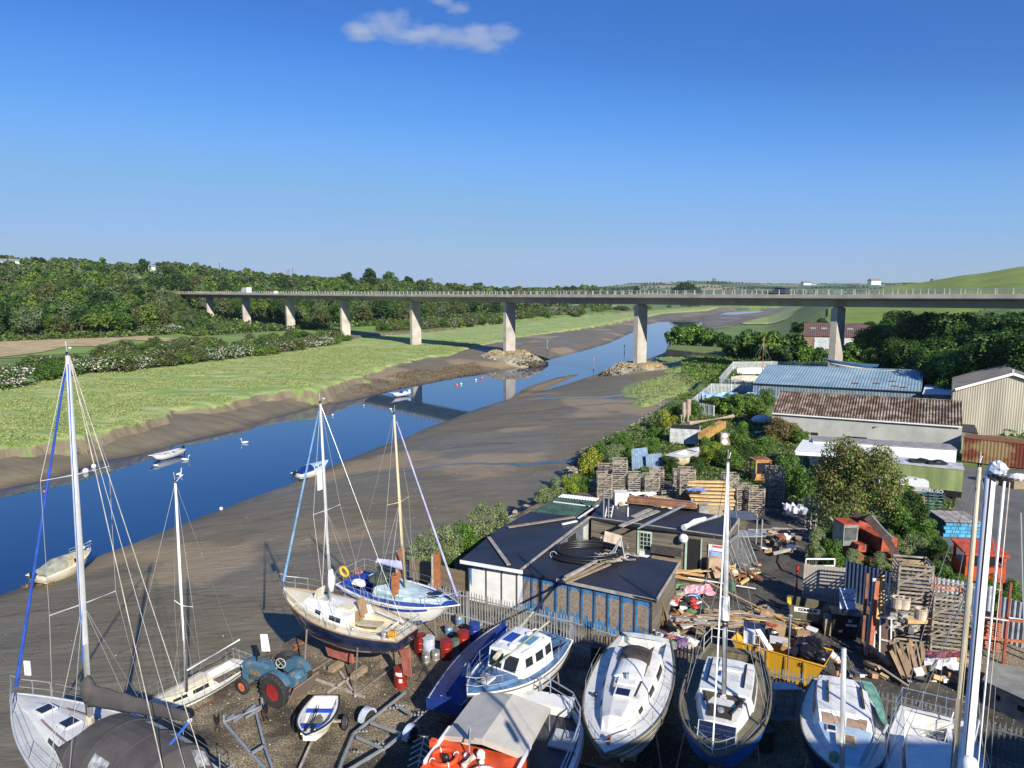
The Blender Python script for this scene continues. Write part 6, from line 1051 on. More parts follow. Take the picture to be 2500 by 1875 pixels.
# -- pale-blue decked boat
b = Boat('sailing_boat', 'old wooden boat with pale blue foredeck, brown cabin windows and green cloth over its quarter', 'sailboat', (2072,1916), (2048,1672), 2.55, 2.3, 2.75, depth=1.45, tw=.66, sheer=.2, hullm=mat('midnight_blue', (.02,.025,.08), rough=.3), bootm=GEL, bottom=AFRED, deckm=GELW, ck=(.03,.14,.9,0), gun=ALGAE, wl=.2, full=2.8); b.nick = 'pale blue decked boat'; b.props()
b.cabin(.56,.84,.72,.5,.28,.18, m=PALEB, wins=(), front=.3, name='forward_cabin', crown=.03); q = MB(); q.box(b.top(.5)+V((.1,0,.06)), (.6,.62,.1)); q.build('hatch_frame', CREAM, b.r); q = MB(); q.box(b.top(.5)+V((.1,.05,.12)), (.42,.4,.03)); q.build('hatch_board', TEAK, b.r); b.hatch(b.top(.25,-.55), .35, .3)
b.cabin(.16,.52,.78,.72,.72,.62, m=GEL, wins=((.1,.4),(.5,.85)), front=.45, frontwin=True, wmat=mat('brown_curtain', (.28,.19,.13), rough=.4), name='deckhouse', crown=.05)
for f_ in (-.6,.75): q = MB(); q.beam(b.top(.25,f_,.07), b.top(.8,f_,.07), .07, .08); q.build('handrail', BRN, b.r)
q = MB(); random.seed(4); R_ = []
for i in range(9):
    t = i/8; R_.append([b.pt(.18+.3*t, .5+.5*t, .85-.75*t+.06*sin(i*2)), b.pt(.16+.32*t, .85+.2*t, .8-.85*t), b.pt(.12+.34*t, 1.08+.05*t, .5-.9*t+.05*sin(i*3))])
q.loft(R_); q.build('green_cloth', mat('sea_green_cloth', (.10,.24,.20), rough=.8, scale=4, var=.25), b.r); b.mast(P(2055,1890,3.0), (2060,1583), .075, m=ALU, spr=(), stays=False, wind=False, tip=1)
q = MB(); q.tube(b.mt, b.pt(.1,-.8,.1), .012, n=4); q.tube(b.mt, b.pt(.1,.8,.1), .012, n=4); q.tube(b.pt(.5,.9,.05), b.mt.lerp(b.mf,.1), .01, n=4); q.build('stays', WIRE, b.r); q = MB(); q.ball(b.pt(.86,-.5,.12), .2, 8, 6, (1,.8,.9), .15); q.build('green_fender', mat('moss_fender', (.12,.2,.12)), b.r); q = MB(); q.tube(b.pt(.9,.8,.1), b.pt(.45,1.0,.3), .05, n=7); q.tube(b.pt(.88,.75,.15), b.pt(.5,.95,.35), .04, n=7); q.build('spars_on_deck', GREYD, b.r)
# -- white boat in the lower right corner
b = Boat('sailing_boat', 'white sailing boat with cluttered cockpit and tan mast in the lower right corner', 'sailboat', (2300,2180), (2278,1752), 2.6, 2.35, 2.9, depth=1.4, tw=.7, hullm=GEL, bottom=AFBLU, deckm=GEL, ck=(.03,.27,.9,1), gun=GREYD, wl=.2); b.nick = 'lower right sailing boat'; b.props()
b.cabin(.28,.7,.7,.6,.45,.3, m=GEL, wins=((.1,.5),), front=.5); q = MB(); q.box(b.top(0)+V((-.03,0,-.3)), (.04,.65,.6)); q.build('companionway', DARK, b.r); b.rub(NAVY, -.2, .03); b.pushpit(.12, .75, mat('blue_steel', (.35,.42,.55), rough=.3, metal=.4)); b.rails()
b.mast(P(2327,1885,3.0), (2391,1140), .085, m=TANM, spr=(.62,), sl=.8); q = MB(); random.seed(3)
for k in range(12): q.path([b.pt(random.uniform(.05,.22), random.uniform(-.6,.6), -.4)+V((0,0,random.uniform(0,.2))) for _ in range(3)], .02, 4)
q.build('ropes', BLKP, b.r)
for f_ in (.4,-.15): q = MB(); q.tube(b.pt(.36,.2+f_,.2), b.pt(.2,.5+f_,1.2), .02, n=5); q.build('hood_frame', WHT, b.r)
# -- neighbour whose big mast rises past the camera (its hull lies below the frame)
b = Boat('yacht', 'tall white mast with furled sail rising through the right of the picture', 'yacht', (8.8,4.2,0), (3.2,11.6,0), 2.6, 2.4, 3.2, depth=1.5, hullm=GEL, deckm=GEL, bottom=AFRED, ck=(.05,.3,.8,1)); b.nick = 'z'; b.cabin(.33,.75,.65,.5,.45,.2)
WM = mat('white_mast_big', (.72,.74,.76), rough=.35, var=.05, scale=.5); fw = AY(2368,1870,9.0); b.mast(V((fw.x, 9.0, 2.9)), (2419,1152), .078, m=WM, spr=(), stays=False, tip=.8, wind=False); M_ = mw(b.r)
def wtube(p, q_, r, m, name, n=8): g = MB(); g.tube(b.loc(p), b.loc(q_), r, n=n); return g.build(name, m, b.r, smooth=n > 6)
t_ = AY(2419,1152,9.0); wtube(V((t_.x+.115,8.9,t_.z-.1)), V((t_.x+.13,8.9,3)), .02, WM, 'furled_staysail'); wtube(V((t_.x+.15,8.85,t_.z-.1)), V((t_.x+.165,8.85,3)), .008, ROPE, 'halyard'); wtube(V((t_.x+.33,8.85,t_.z-.5)), V((t_.x+1.4,8.4,3)), .009, WIRE, 'shroud', 4)
wtube(V((t_.x-.1,8.85,t_.z)), V((t_.x-.11,8.85,3)), .012, BLKP, 'cable', 4); g = MB(); g.ball(b.loc(V((t_.x+.05,8.95,t_.z+.06))), .12, 12, 9, (1.0,.9,.8), .13); g.build('masthead_wrap', mat('wrap_white', (.7,.75,.82)), b.r); g = MB(); g.ball(b.loc(V((t_.x+.05,8.95,t_.z-.05))), .1, 8, 5, (1.1,1,.5), .3); g.build('masthead_gear', BLKP, b.r)
p_ = AY(2366,1858,8.75); g = MB(); g.lathe(b.loc(p_)-V((0,0,.9)), [(.115,.3),(.115,.6),(.122,.61),(.122,.63),(.115,.64),(.115,.85),(.09,.93),(.04,.96)], 18); g.build('furler_housing', WHT, b.r, smooth=True)
# ---------- craft on the river ----------
def ob(b, q=-.03): 
    g = MB(); g.box(b.pt(0,0,.15)+V((-.18,0,0)), (.35,.32,.5)); g.beam(b.pt(0,0,0)+V((-.2,0,0)), b.pt(0,0,-.9)+V((-.35,0,0)), .12, .18); o = g.build('outboard_motor', BLKP, b.r); bv = o.modifiers.new('b','BEVEL'); bv.width = .06
b = Boat('open_boat', 'long white open boat with black outboard moored by the swans', 'boat', (363,1117), (445,1098), WZ+.75, WZ+.6, 1.9, depth=.75, tw=.7, hullm=GEL, bottom=GEL, deckm=GREYD, keel=0, ck=(.06,.8,.72,0), gun=WHT, floor=.4); ob(b)
q = MB(); 
for t in (.2,.45,.65): q.box(b.pt(t,0,-.12), (.25,1.5*b.w(t)/.95,.05))
q.build('thwart', GREYD, b.r)
b = Boat('cabin_cruiser', 'small white and pale blue cabin cruiser with blue canopy aground at the water edge', 'cabin cruiser', (801,1128), (722,1160), WZ+1.25, WZ+.9, 2.1, depth=1.0, tw=.8, hullm=GEL, bottom=AFRED, deckm=PALEB, keel=0, ck=(.04,.4,.7,0), gun=WHT, wl=.1); b.cabin(.42,.8,.75,.6,.55,.25, m=PALEB, wins=((.08,.3),(.45,.6),(.65,.8)), front=.5); tent(b.r, [((.42-.5)*b.L, .75, b.z(.4), .65), ((.3-.5)*b.L, .75, b.z(.4), .6), ((.1-.5)*b.L, .7, b.z(.2), .15)], TARP, 'canopy'); ob(b)
b = Boat('motorboat', 'small white open motorboat with pale outboard near the bridge reflection', 'motorboat', (953,962), (998,958), WZ+.8, WZ+.6, 1.9, depth=.7, tw=.85, hullm=GEL, bottom=GEL, deckm=GEL, keel=0, ck=(.06,.6,.7,0), gun=WHT, floor=.35); q = MB(); q.box(b.pt(.4,0,.1), (.5,.5,.7)); q.path([b.pt(.55,-.6,0), b.pt(.5,-.5,.8), b.pt(.5,.5,.8), b.pt(.55,.6,0)], .03, 5); q.build('console', ROYAL, b.r); g = MB(); g.box(b.pt(0,0,.2)+V((-.15,0,0)), (.35,.3,.5)); g.build('outboard_motor', WHT, b.r)
b = Boat('cabin_cruiser', 'cream and white cabin cruiser with grey-green cover aground beside the tall yacht mast', 'cabin cruiser', (222,1345), (86,1412), WZ+1.5, WZ+1.1, 2.4, depth=1.1, tw=.8, hullm=CREAM, bottom=GELW, deckm=CREAM, keel=0, ck=(.04,.42,.8,0), gun=WHT, wl=.1); b.cabin(.45,.85,.8,.6,.5,.22, m=mat('ochre_white', (.6,.5,.3)), wins=((.25,.7),), front=.5, wh=(.2,.85)); tent(b.r, [((.5-.5)*b.L, .85, b.z(.4), .7), ((.36-.5)*b.L, .9, b.z(.4), .75), ((.08-.5)*b.L, .8, b.z(.2), .2)], mat('sage_canvas', (.30,.31,.24), rough=.85), 'canopy'); ob(b); text(b.r, 'GAZELLE' if 0 else 'GAL', (( .6-.5)*b.L, -b.w(.6)-.03, b.z(.6)-.4), .38, BLKP, axes((1,0,0), (0,0,1))); b.pulpit(.75,.5)
g = MB(); g.ball(b.pt(.8,-.2,.55), .3, 10, 6, (1,1,.6)); g.build('white_fender', WHT, b.r)
# buoys, swans, channel posts
for px, py, r_, m_, lab in [(229,1140,.5,WHT,'white mooring buoy just right of the tall yacht mast, the farther one'),(209,1152,.6,WHT,'white mooring buoy just right of the tall yacht mast, the nearer one'),(1115,941,.55,mat('buoy_red', (.7,.12,.09)),'red mooring buoy left of its white neighbour near the sand bar'),(1126,938,.4,WHT,'white buoy right of the left red buoy'),(1162,928,.4,WHT,'white buoy left of the right-hand red buoy'),(1177,924,.55,mat('buoy_red', (.7,.12,.09)),'right-hand red mooring buoy nearest the boulder mound'),(812,1014,.3,WHT,'small white buoy with dark foot right of the navy boat masthead'),(540,1244,.3,WHT,'yellow-white buoy stranded at the right bank edge'),(109,1202,.25,mat('buoy_red', (.7,.12,.09)),'tiny red float beside the blue forestay'),(888,991,.2,WHT,'tiny white float above the bridge reflection'),(964,1083,.2,WHT,'tiny pale float behind the second mast')]:
    p = P(px, py, WZ+.1); q = MB(); q.ball((0,0,.1), r_*.62, 12, 8); q.tube((0,0,r_*.5), (0,0,r_*.85), .05, n=6); o = q.build('mooring_buoy', m_, loc=p, smooth=True); tag(o, lab, 'buoy', 'mooring buoys')
def swan(px, py, lab, a, up=True):
    p = P(px, py, WZ); t = thing('swan', lab, 'swan', p, a); t.scale = (.75,)*3; t['group'] = 'swans'; q = MB(); n_ = 10; R_ = []
    for i in range(n_+1):
        u = i/n_; r_ = .30*sin(pi*min(1, u*.92+.06))**.6; R_.append([V((.65-1.35*u, cos(2*pi*j/10)*r_*.75, .16+.12*u*u+sin(2*pi*j/10)*r_*.75)) for j in range(10)])
    q.loft(R_, close=True, cap0=True, cap1=True)
    q.path([V((.5,0,.25)), V((.68,0,.45)), V((.62,0,.75)), V((.7,0,.95)), V((.82,0,.98)), V((.93,0,.93))] if up else [V((.5,0,.25)), V((.7,0,.2)), V((.85,0,-.1))], [.11,.08,.06,.055,.075,.04] if up else [.1,.08,.06], 8); q.build('body', WHT, t, smooth=True)
    if up: q = MB(); q.tube((.92,0,.94), (1.06,0,.89), .035, .015, 6); q.build('bill', mat('orange_bill', (.8,.25,.03)), t)
swan(452,1124,'white swan just behind the long white open boat',0); swan(381,1139,'white swan feeding with its head down below the open boat',2.6,False); swan(437,1160,'white swan with upright neck above the small masthead',1.4); swan(598,1082,'lone white swan right of the open boat in mid channel',3.3)
for px, y0, y1, m_, lab, zb in [(1336,832,868,mat('green_marker', (.25,.5,.4)),'green-topped channel post beyond the boulder mound',-4.6),(1227,861,888,mat('green_marker', (.25,.5,.4)),'pale green channel post in front of the boulder mound',WZ),(1449,875,918,mat('red_marker', (.6,.2,.15)),'red channel post at the tip of the right mud bank',WZ),(1524,843,875,BLKP,'black channel post left of the second pier',WZ)]:
    p = P(px, y1, zb); tp = AY(px, y0, p.y); t = thing('channel_post', lab, 'post', (p.x, p.y, zb-1)); h_ = tp.z-zb+1; q = MB(); q.tube((0,0,0), (0,0,1+h_*.35), .16, n=8); q.build('lower_pole', BLKP, t); q = MB(); q.tube((0,0,1+h_*.35), (0,0,h_), .16, n=8); q.build('upper_pole', m_, t); q = MB(); q.box((0,0,h_+.05), (.45,.45,.15)); q.build('cap', m_, t)
# ---------- fences ----------
PALI = mat('palisade_steel', (.33,.35,.35), rough=.6, scale=1, var=.15); PAL_SHADE = mat('shaded_palisade', (.17,.18,.18), rough=.6); PALW = mat('pale_palisade', (.6,.64,.64), rough=.6, var=.08)  # second grey: palisade steel with shade painted into its colour
def palisade(name, lab, px, h, m, step=.16, z0=0, w=.07, n_max=100, bottoms=None):
    pts = [P(a, b, z0+h) for a, b in px]; pts = [V((p.x, p.y, z0)) for p in pts]; t = thing(name, lab, 'fence', pts[0]); o_ = pts[0];
    pm = MB(); pm.add([V((-w/2,0,0)),V((w/2,0,0)),V((w/2,0,h*.93)),V((0,0,h)),V((-w/2,0,h*.93)),V((0,.03,0)),V((0,.03,h*.9))], [(0,1,2,3,4),(1,5,6,2),(5,0,4,6)]); me = None; cnt = 0; rest = MB()
    random.seed(1); allp = []
    for i in range(len(pts)-1):
        a, b = pts[i], pts[i+1]; d = b-a; n = int(d.length/step); ang = math.atan2(d.y, d.x)
        for k in range(n): allp.append((a.lerp(b, (k+.5)/n)-o_, ang))
        q = MB(); q.beam(a-o_+V((0,0,h*.82)), b-o_+V((0,0,h*.82)), .05, .05); q.build('rail', m, t); q = MB(); q.beam(a-o_+V((0,0,h*.22)), b-o_+V((0,0,h*.22)), .05, .05); q.build('rail', m, t)
        npst = max(1, int(d.length/2.75))
        for k in range(npst): c = a.lerp(b, k/npst)-o_; q = MB(); q.box((c.x, c.y+.06, h*.48), (.09,.09,h*.96), rz=ang); q.build('post', m, t)
    order = sorted(range(len(allp)), key=lambda i: (allp[i][0]+o_).length); small = set(order[n_max:])
    for i, (p, ang) in enumerate(allp):
        if i in small: T = Matrix.Translation(p) @ Matrix.Rotation(ang, 4, 'Z'); rest.add([T @ V(v) for v in pm.v], pm.f); continue
        if me is None: o = pm.build('pale', m, t); me = o.data
        else: o = bpy.data.objects.new('pale', me); C.objects.link(o); o.parent = t
        o.location = p; o.rotation_euler = (random.uniform(-.02,.02), random.uniform(-.025,.025), ang)
    if rest.v: o = rest.build('pale', m, t); o['kind'] = 'stuff'
    return t
palisade('palisade_fence', 'grey steel palisade fence running along the foot of the blue panelled shed', [(1047,1423),(1142,1442),(1269,1473),(1396,1502),(1538,1546)], 1.9, PALI)
palisade('palisade_fence', 'grey steel palisade fence behind the mastless and blue-hulled boats', [(1538,1546),(1647,1566),(1790,1600)], 1.9, PALI)
palisade('palisade_fence', 'grey steel palisade fence in front of the yellow skip', [(1790,1600),(1847,1622),(2011,1648),(2140,1682)], 1.9, PAL_SHADE)
palisade('palisade_fence', 'shaded palisade fence between the lane and the lower right boat', [(2140,1682),(2330,1730),(2560,1795)], 1.9, PAL_SHADE)
palisade('palisade_fence', 'pale palisade fence enclosing the blue tarpaulin by the blue shed', [(1744,988),(1697,980),(1686,974),(1737,935),(1837,938)], 2.0, PALW, step=.22, z0=-.3, w=.11)
palisade('palisade_fence', 'pale palisade fence enclosing the white covered boats beside the blue shed', [(1846,932),(1757,919),(1790,882),(1885,881),(2005,884),(2112,897)], 2.0, PALW, step=.22, z0=-.3, w=.11)
def boards(name, lab, a, b, h, m, z0=0, step=.15, cat='fence', gap=.9):
    t = thing(name, lab, cat, a); d = b-a; n = int(d.length/step); ang = math.atan2(d.y, d.x); random.seed(2); pm = MB(); pm.box((0,0,h/2), (step*gap,.03,h)); me = None
    q = MB(); q.beam(V((0,.04,h*.25)), V((d.x,d.y+.04,h*.25)), .05, .08); q.build('rail', m, t); q = MB(); q.beam(V((0,.04,h*.8)), V((d.x,d.y+.04,h*.8)), .05, .08); q.build('rail', m, t)
    for k in range(n):
        if me is None: o = pm.build('board', m, t); me = o.data
        else: o = bpy.data.objects.new('board', me); C.objects.link(o); o.parent = t
        c = d*((k+.5)/n); o.location = (c.x, c.y, z0+random.uniform(-.04,.03)); o.rotation_euler.z = ang
    return t
boards('board_fence', 'brown close-boarded fence behind the blue and white sailing boat', P(1000,1410,0.2)*1, P(1150,1452,0.2)*1, 1.3, mat('brown_boards', (.22,.17,.11), island=.25, scale=3))
boards('board_gate', 'weathered upright-board gate with a white frame leaning behind it', P(1957,1482,0), P(2058,1492,0), 2.5, GREYW, gap=.93)
q = MB(); p = P(2008,1378,2.5)+V((0,.3,0)); q.beam((-.8,0,.2),(.8,0,.2),.05,.07); q.beam((-.8,0,-.2),(.8,0,-.2),.05,.07); q.beam((-.8,0,-.2),(-.8,0,.2),.07,.05); q.beam((.8,0,-.2),(.8,0,.2),.07,.05); o = q.build('window_frame', WHT, loc=p); tag(o, 'white empty frame on top of the upright-board gate', 'frame')
def corrwall(lab, a, b, h, m, hb=None): t = thing('sheet_fence', lab, 'fence', a); q = MB(); d = b-a; q.corr((0,0,0), (d.x,d.y,0), (d.x,d.y,hb or h), (0,0,h), .2, .03); q.build('sheeting', m, t); q = MB(); q.beam((0,.08,h*.7),(d.x,d.y+.08,(hb or h)*.7),.05,.08); q.build('rail', WOODG, t)
corrwall('dark blue corrugated sheet fence behind the leaning timber', P(2059,1462,0), P(2185,1500,0), 2.3, mat('dark_blue_sheet', (.05,.085,.16), rough=.5, metal=.2)); corrwall('pale corrugated sheet fence behind the crates of roof tiles', P(2262,1500,0), P(2420,1530,0), 2.2, mat('pale_sheet', (.5,.55,.6), rough=.5, metal=.2)); corrwall('faded blue corrugated sheet beside the big mast', P(2430,1560,0), P(2520,1590,0), 2.3, mat('pale_sheet', (.5,.55,.6)))
# ---------- things in the yard ----------
def at(px, py, z=0): return P(px, py, z)
# drums and kegs
DR = {'red':mat('drum_red', (.26,.018,.012), rough=.4, scale=3, var=.15), 'rust':mat('rusty_lid', (.42,.2,.07), rough=.9, scale=5, col2=(.25,.1,.04)), 'yellow':mat('drum_yellow', (.75,.5,.03), rough=.5), 'blue':mat('drum_blue', (.02,.05,.25), rough=.4), 'white':mat('drum_white', (.6,.6,.58), rough=.5, scale=3, col2=(.3,.36,.5)), 'green':mat('drum_green', (.10,.16,.12), rough=.6), 'black':mat('drum_black', (.03,.03,.03), rough=.5)}
def drum(px, py, body, lid, lab, r=.29, h=.88, txt=None, ztop=None):
    p = at(px, py, 0); t = thing('oil_drum', lab, 'drum', p); t['group'] = 'oil drums'; q = MB(); q.lathe((0,0,0), [(r,0),(r,.28*h),(r+.015,.31*h),(r,.34*h),(r,.62*h),(r+.015,.65*h),(r,.68*h),(r,h-.03),(r+.012,h-.015),(r+.008,h),(r-.02,h)], 20); q.build('body', DR[body], t, smooth=False); q = MB(); q.tube((0,0,h-.03), (0,0,h-.012), r-.01, n=20); q.build('lid', DR[lid], t)
    if txt: q = MB(); q.box((.02,-r-.006,h*.78), (.2,.01,.16)); q.box((-.12,-r*.95,h*.8), (.1,.01,.14), rz=-.4); q.box((.05,-r-.006,h*.45), (.15,.01,.15)); q.build('sticker', WHT, t)
drum(1026,1592,'red','rust','red drum half hidden by the stern of the navy boat'); drum(1047,1598,'white','rust','white and blue drum with rusty lid behind two kegs'); drum(1090,1606,'red','rust','red drum with orange rusted top beside the white and blue one'); drum(1131,1583,'red','yellow','red drum with bright yellow lid'); drum(1158,1562,'blue','rust','dark blue drum with rusty lid nearest the palisade fence'); drum(978,1674,'red','rust','red drum with white stickers standing alone by the red rudder', txt=1); drum(1456,1618,'black','rust','dark drum in the shade below the palisade fence'); drum(1112,1590,'green','green','small dark green barrel between two red drums', .2, .62); drum(1890,1800,'green','green','grey-green drum between the blue-hulled boat and the electrical cabinet', .29, .88); drum(1868,1830,'black','rust','rusty-topped drum beside the grey-green one under the boats'); 
KEG = mat('keg_steel', (.45,.43,.38), rough=.4, metal=.5, scale=3)
for px, py, lab in [(1040,1616,'left keg of the pair in front of the drums'),(1064,1610,'right keg of the pair in front of the drums'),(1096,1548,'keg with a blue band below the bow of the blue and white boat'),(1121,1527,'tall keg nearest the bow of the blue and white boat'),(1139,1517,'second keg from the bow of the blue and white boat'),(1158,1524,'third keg from the bow of the blue and white boat'),(1168,1538,'dark keg beside the palisade fence'),(1174,1552,'keg nearest the tarpaulin boat'),(1373,1594,'lone keg at the stern of the motor-sailer'),(1368,1556,'empty pot lying on the deck-level by the motor-sailer stern')][:9]:
    p = at(px, py, 0); t = thing('beer_keg', lab, 'keg', p); t['group'] = 'metal kegs'; h = .6 if 'tall' in lab else .45; q = MB(); q.lathe((0,0,0), [(.18,0),(.2,.05),(.17,.08),(.205,h*.3),(.21,h*.5),(.205,h*.7),(.17,h-.08),(.195,h-.05),(.19,h),(.17,h)], 16); q.build('body', KEG, t, smooth=False); q = MB(); q.tube((0,0,h-.1), (0,0,h-.07), .165, n=14); q.build('top', BLKP, t)
    if 'blue' in lab: q = MB(); q.lathe((0,0,h*.4), [(.213,0),(.213,.13)], 16); q.build('band', mat('band_blue', (.05,.25,.6)), t)
# rusty piles
for px, yt, Y, lab in [(875,1392,36,'rusty pile at the stern of the blue and white boat'),(965,1402,33,'tall rusty pile in front of the blue and white boat'),(980,1342,38.5,'rusty pile with grey timber face behind the blue boat mast'),(1067,1350,38.8,'rusty pile with grey timber face by the lilac furled sail')]:
    b_ = AY(px, yt, Y); t = thing('rusty_pile', lab, 'pile', (b_.x, Y, 0)); q = MB(); h = b_.z; q.box((0,0,h/2), (.03,.4,h)); q.box((0,.19,h/2), (.34,.03,h)); q.box((0,-.19,h/2), (.34,.03,h)); q.build('steel_section', mat('orange_rust', (.30,.11,.045), rough=.9, scale=4), t)
    if 'timber' in lab: q = MB(); q.box((-.25,0,h/2-.05), (.14,.3,h-.1)); q.build('timber_face', GREYW, t)
# tractor
TB = mat('tractor_blue', (.05,.13,.2), rough=.6, scale=3, det=9, col2=(.22,.17,.10), lo=.33, hi=.46); TB2 = TB; TR = mat('wheel_red', (.26,.022,.022), rough=.5); TOR = mat('wheel_orange', (.6,.16,.07), rough=.6, scale=4)
g0 = P(668,1728,0); rz_ = math.atan2(.43, -.9); t = thing('tractor', 'old blue tractor with red rear wheels parked on the yard by the wall', 'tractor', V((g0.x,g0.y,0))+Matrix.Rotation(rz_,3,'Z')@V((0,-.82,0))*1, rz_)
def wheel(par, c, R_, w_, rim, lug=True):
    q = MB(); q.lathe((c[0], c[1]-w_/2, c[2]), [(R_*.56,0),(R_*.9,0),(R_,w_*.2),(R_,w_*.8),(R_*.9,w_),(R_*.56,w_)], 28, (0,1,0), False)
    if lug:
        for k in range(22):
            for sgn in (0, 1): a = 2*pi*(k+.5*sgn)/22; q.box((c[0]+cos(a)*R_*1.01, c[1]+(-.25+.5*sgn)*w_, c[2]+sin(a)*R_*1.01), (.06,w_*.5,.09), R=Matrix.Rotation(-a, 3, 'Y') @ Matrix.Rotation(.5*(1-2*sgn), 3, 'X'))
    o = q.build('wheel', TYRE, par); q = MB(); q.lathe((c[0], c[1]-w_*.3, c[2]), [(R_*.15,.1),(R_*.45,.06),(R_*.57,0),(R_*.57,w_*.6),(R_*.45,w_*.55),(R_*.15,w_*.5)], 20, (0,1,0)); q.build('rim', rim, o)
# local: x forward, rear axle x=0; near side (camera) is +y after rotation -> check below
SG = 1
wheel(t, (0, .72, .7), .7, .32, TR); wheel(t, (0, -.72, .7), .7, .32, TR); wheel(t, (1.95, .62, .36), .36, .17, TOR, False); wheel(t, (1.95, -.62, .36), .36, .17, TOR, False)
q = MB(); q.loft([[V((x, -w, z0)), V((x, -w, z1-.1)), V((x, -w*.6, z1)), V((x, w*.6, z1)), V((x, w, z1-.1)), V((x, w, z0))] for x, w, z0, z1 in ((.75,.27,.85,1.38),(1.2,.28,.8,1.4),(2.0,.27,.75,1.36),(2.25,.25,.75,1.3),(2.32,.22,.75,1.22))], cap0=True, cap1=True); q.build('bonnet', TB, t)
q = MB(); q.box((2.3,0,.72), (.12,.46,.9)); q.build('grille', TB2, t); q = MB(); q.box((1.2,0,.72), (1.5,.42,.34)); q.tube((0,-.6,.7), (0,.6,.7), .12, n=10); q.box((0,0,.72), (.7,.5,.5)); q.build('transmission', mat('grimy_blue', (.06,.11,.14), rough=.8, scale=5, var=.3), t)
q = MB(); q.box((1.5,.3,.95), (.5,.1,.22)); q.box((1.3,-.3,.95), (.5,.1,.22)); q.build('engine_side', mat('engine_grime', (.2,.15,.1), scale=8, rough=.9), t); q = MB(); q.beam((1.95,-.6,.4), (1.95,.6,.4), .1, .12); q.build('front_axle', TB2, t)
for s in (-1,1):
    q = MB(); n_ = 10; q.loft([[V((cos(a)*.82, s*.48, .7+sin(a)*.82)), V((cos(a)*.82, s*.8, .7+sin(a)*.82))] for a in [radians(20+130*i/n_) for i in range(n_+1)]]); q.loft([[V((cos(a)*.82, s*.48, .7+sin(a)*.82)), V((cos(a)*.4, s*.48, .7+sin(a)*.3))] for a in [radians(20+130*i/n_) for i in range(n_+1)]]); q.build('mudguard', TB, t)
q = MB(); q.tube((.6,0,1.2), (.32,0,1.5), .025, n=6); q.torus((.3,0,1.52), .22, .018, 20, 6, (-.7,0,.75)); q.tube((.12,0,1.38),(.48,0,1.66),.01,n=4); q.tube((.3,-.22,1.52),(.3,.22,1.52),.01,n=4); q.build('steering_wheel', mat('pale_wheel', (.5,.5,.42)), t); q = MB(); q.loft([[V((-.35,y,1.05+abs(y)*.2)), V((.1,y,1.0+abs(y)*.2))] for y in (-.24,-.12,0,.12,.24)]); q.box((-.38,0,1.2), (.04,.46,.34)); q.build('seat', TB2, t)
q = MB(); q.tube((1.55,.12,1.4), (1.55,.12,2.1), .035, n=7); q.build('exhaust', BLKP, t); q = MB(); q.slab([(-.7,-.75,.35),(-.7,.75,.35),(-1.1,.75,1.1),(-1.1,-.75,1.1)], .05); q.box((-.55,0,.55), (.5,1.3,.12)); q.build('rear_blade', mat('rusty_blue_plate', (.16,.2,.2), rough=.8, scale=2, col2=(.3,.13,.06)), t)
q = MB(); q.box((-.55,0,1.05), (.5,.75,.45)); q.ball((-.6,0,1.2), .35, 9, 6, (1,1.1,.7)); q.build('winch_box', TB, t)
for s in (-.2,.2): q = MB(); q.tube((2.32,s,1.0),(2.38,s,1.0),.07,n=12); q.build('headlight', CLEAR, t)
# leaning white board by tractor
p = P(650,1600,.3); q = MB(); a_ = AY(643,1550,p.y)-p; q.slab([V((-.2,0,.2)), V((.2,0,.2)), a_+V((.17,.05,0)), a_+V((-.17,.05,0))], .03); o = q.build('white_board', WHT, loc=p); tag(o, 'white rounded board standing up beyond the blue tractor', 'board')
# spare tyre heap
for px, py, lab in [(703,1610,'black tyre lying beyond the tractor seat')]: p = P(px, py, .15); q = MB(); q.torus((0,0,0), .42, .16, 20, 8, (.2,-.1,1)); o = q.build('tyre', TYRE, loc=p); tag(o, lab, 'tyre')
# dinghy on a small trailer
b = Boat('dinghy', 'white rowing dinghy with blue thwarts and black oars on a small trailer', 'dinghy', (747,1800), (797,1700), .95, .85, 1.45, depth=.5, tw=.72, sheer=.08, hullm=GEL, bottom=GEL, deckm=GEL, keel=0, ck=(.06,.86,.56,0), gun=BLKP, floor=.36, full=2.4, camber=.02)
for q_, w_ in ((.72,.5),(.34,.56)): q = MB(); q.box(b.pt(q_,0,-.08), (.24, 2*b.w(q_)-.24, .04)); q.build('thwart', mat('thwart_blue', (.02,.09,.5)), b.r)
q = MB(); q.box(b.pt(.9,0,-.03), (.3,.5,.05)); q.build('bow_seat', GEL, b.r); q = MB(); q.ball(b.pt(.5,0,-.3), .3, 8, 5, (1.6,.9,.25), .2); q.build('bilge_mat', mat('khaki_cloth', (.22,.21,.14)), b.r)
for i, y in enumerate((-.06,.06)): q = MB(); q.tube(b.pt(.25,y-.05,.02)-V((0,.1,0)), b.pt(.78,y,.03), .022, n=6); q.box(b.pt(.8,0,.03)+V((.1,y*2.2,0)), (.45,.13,.02), R=I3); q.build('oar', BLKP, b.r)
text(b.r, 'PET', V(((.8-.5)*b.L, -b.w(.8)-.0, b.z(.8)-.2)), .22, BLKP, axes((1,.55,0), (.1,-.1,1)))
TRL = mat('trailer_steel', (.42,.36,.32), rough=.6, scale=3); t = thing('boat_trailer', 'small rusty trailer carrying the rowing dinghy', 'trailer', b.r.location, b.r.rotation_euler.z); q = MB(); q.beam((-1.2,0,.35),(2.3,0,.3),.08,.08); q.beam((-.5,-.95,.35),(-.5,.95,.35),.08,.08); q.build('frame', TRL, t)
for s in (-1,1): wheel(t, (-.5, s*.98, .3), .3, .16, STEEL, False)
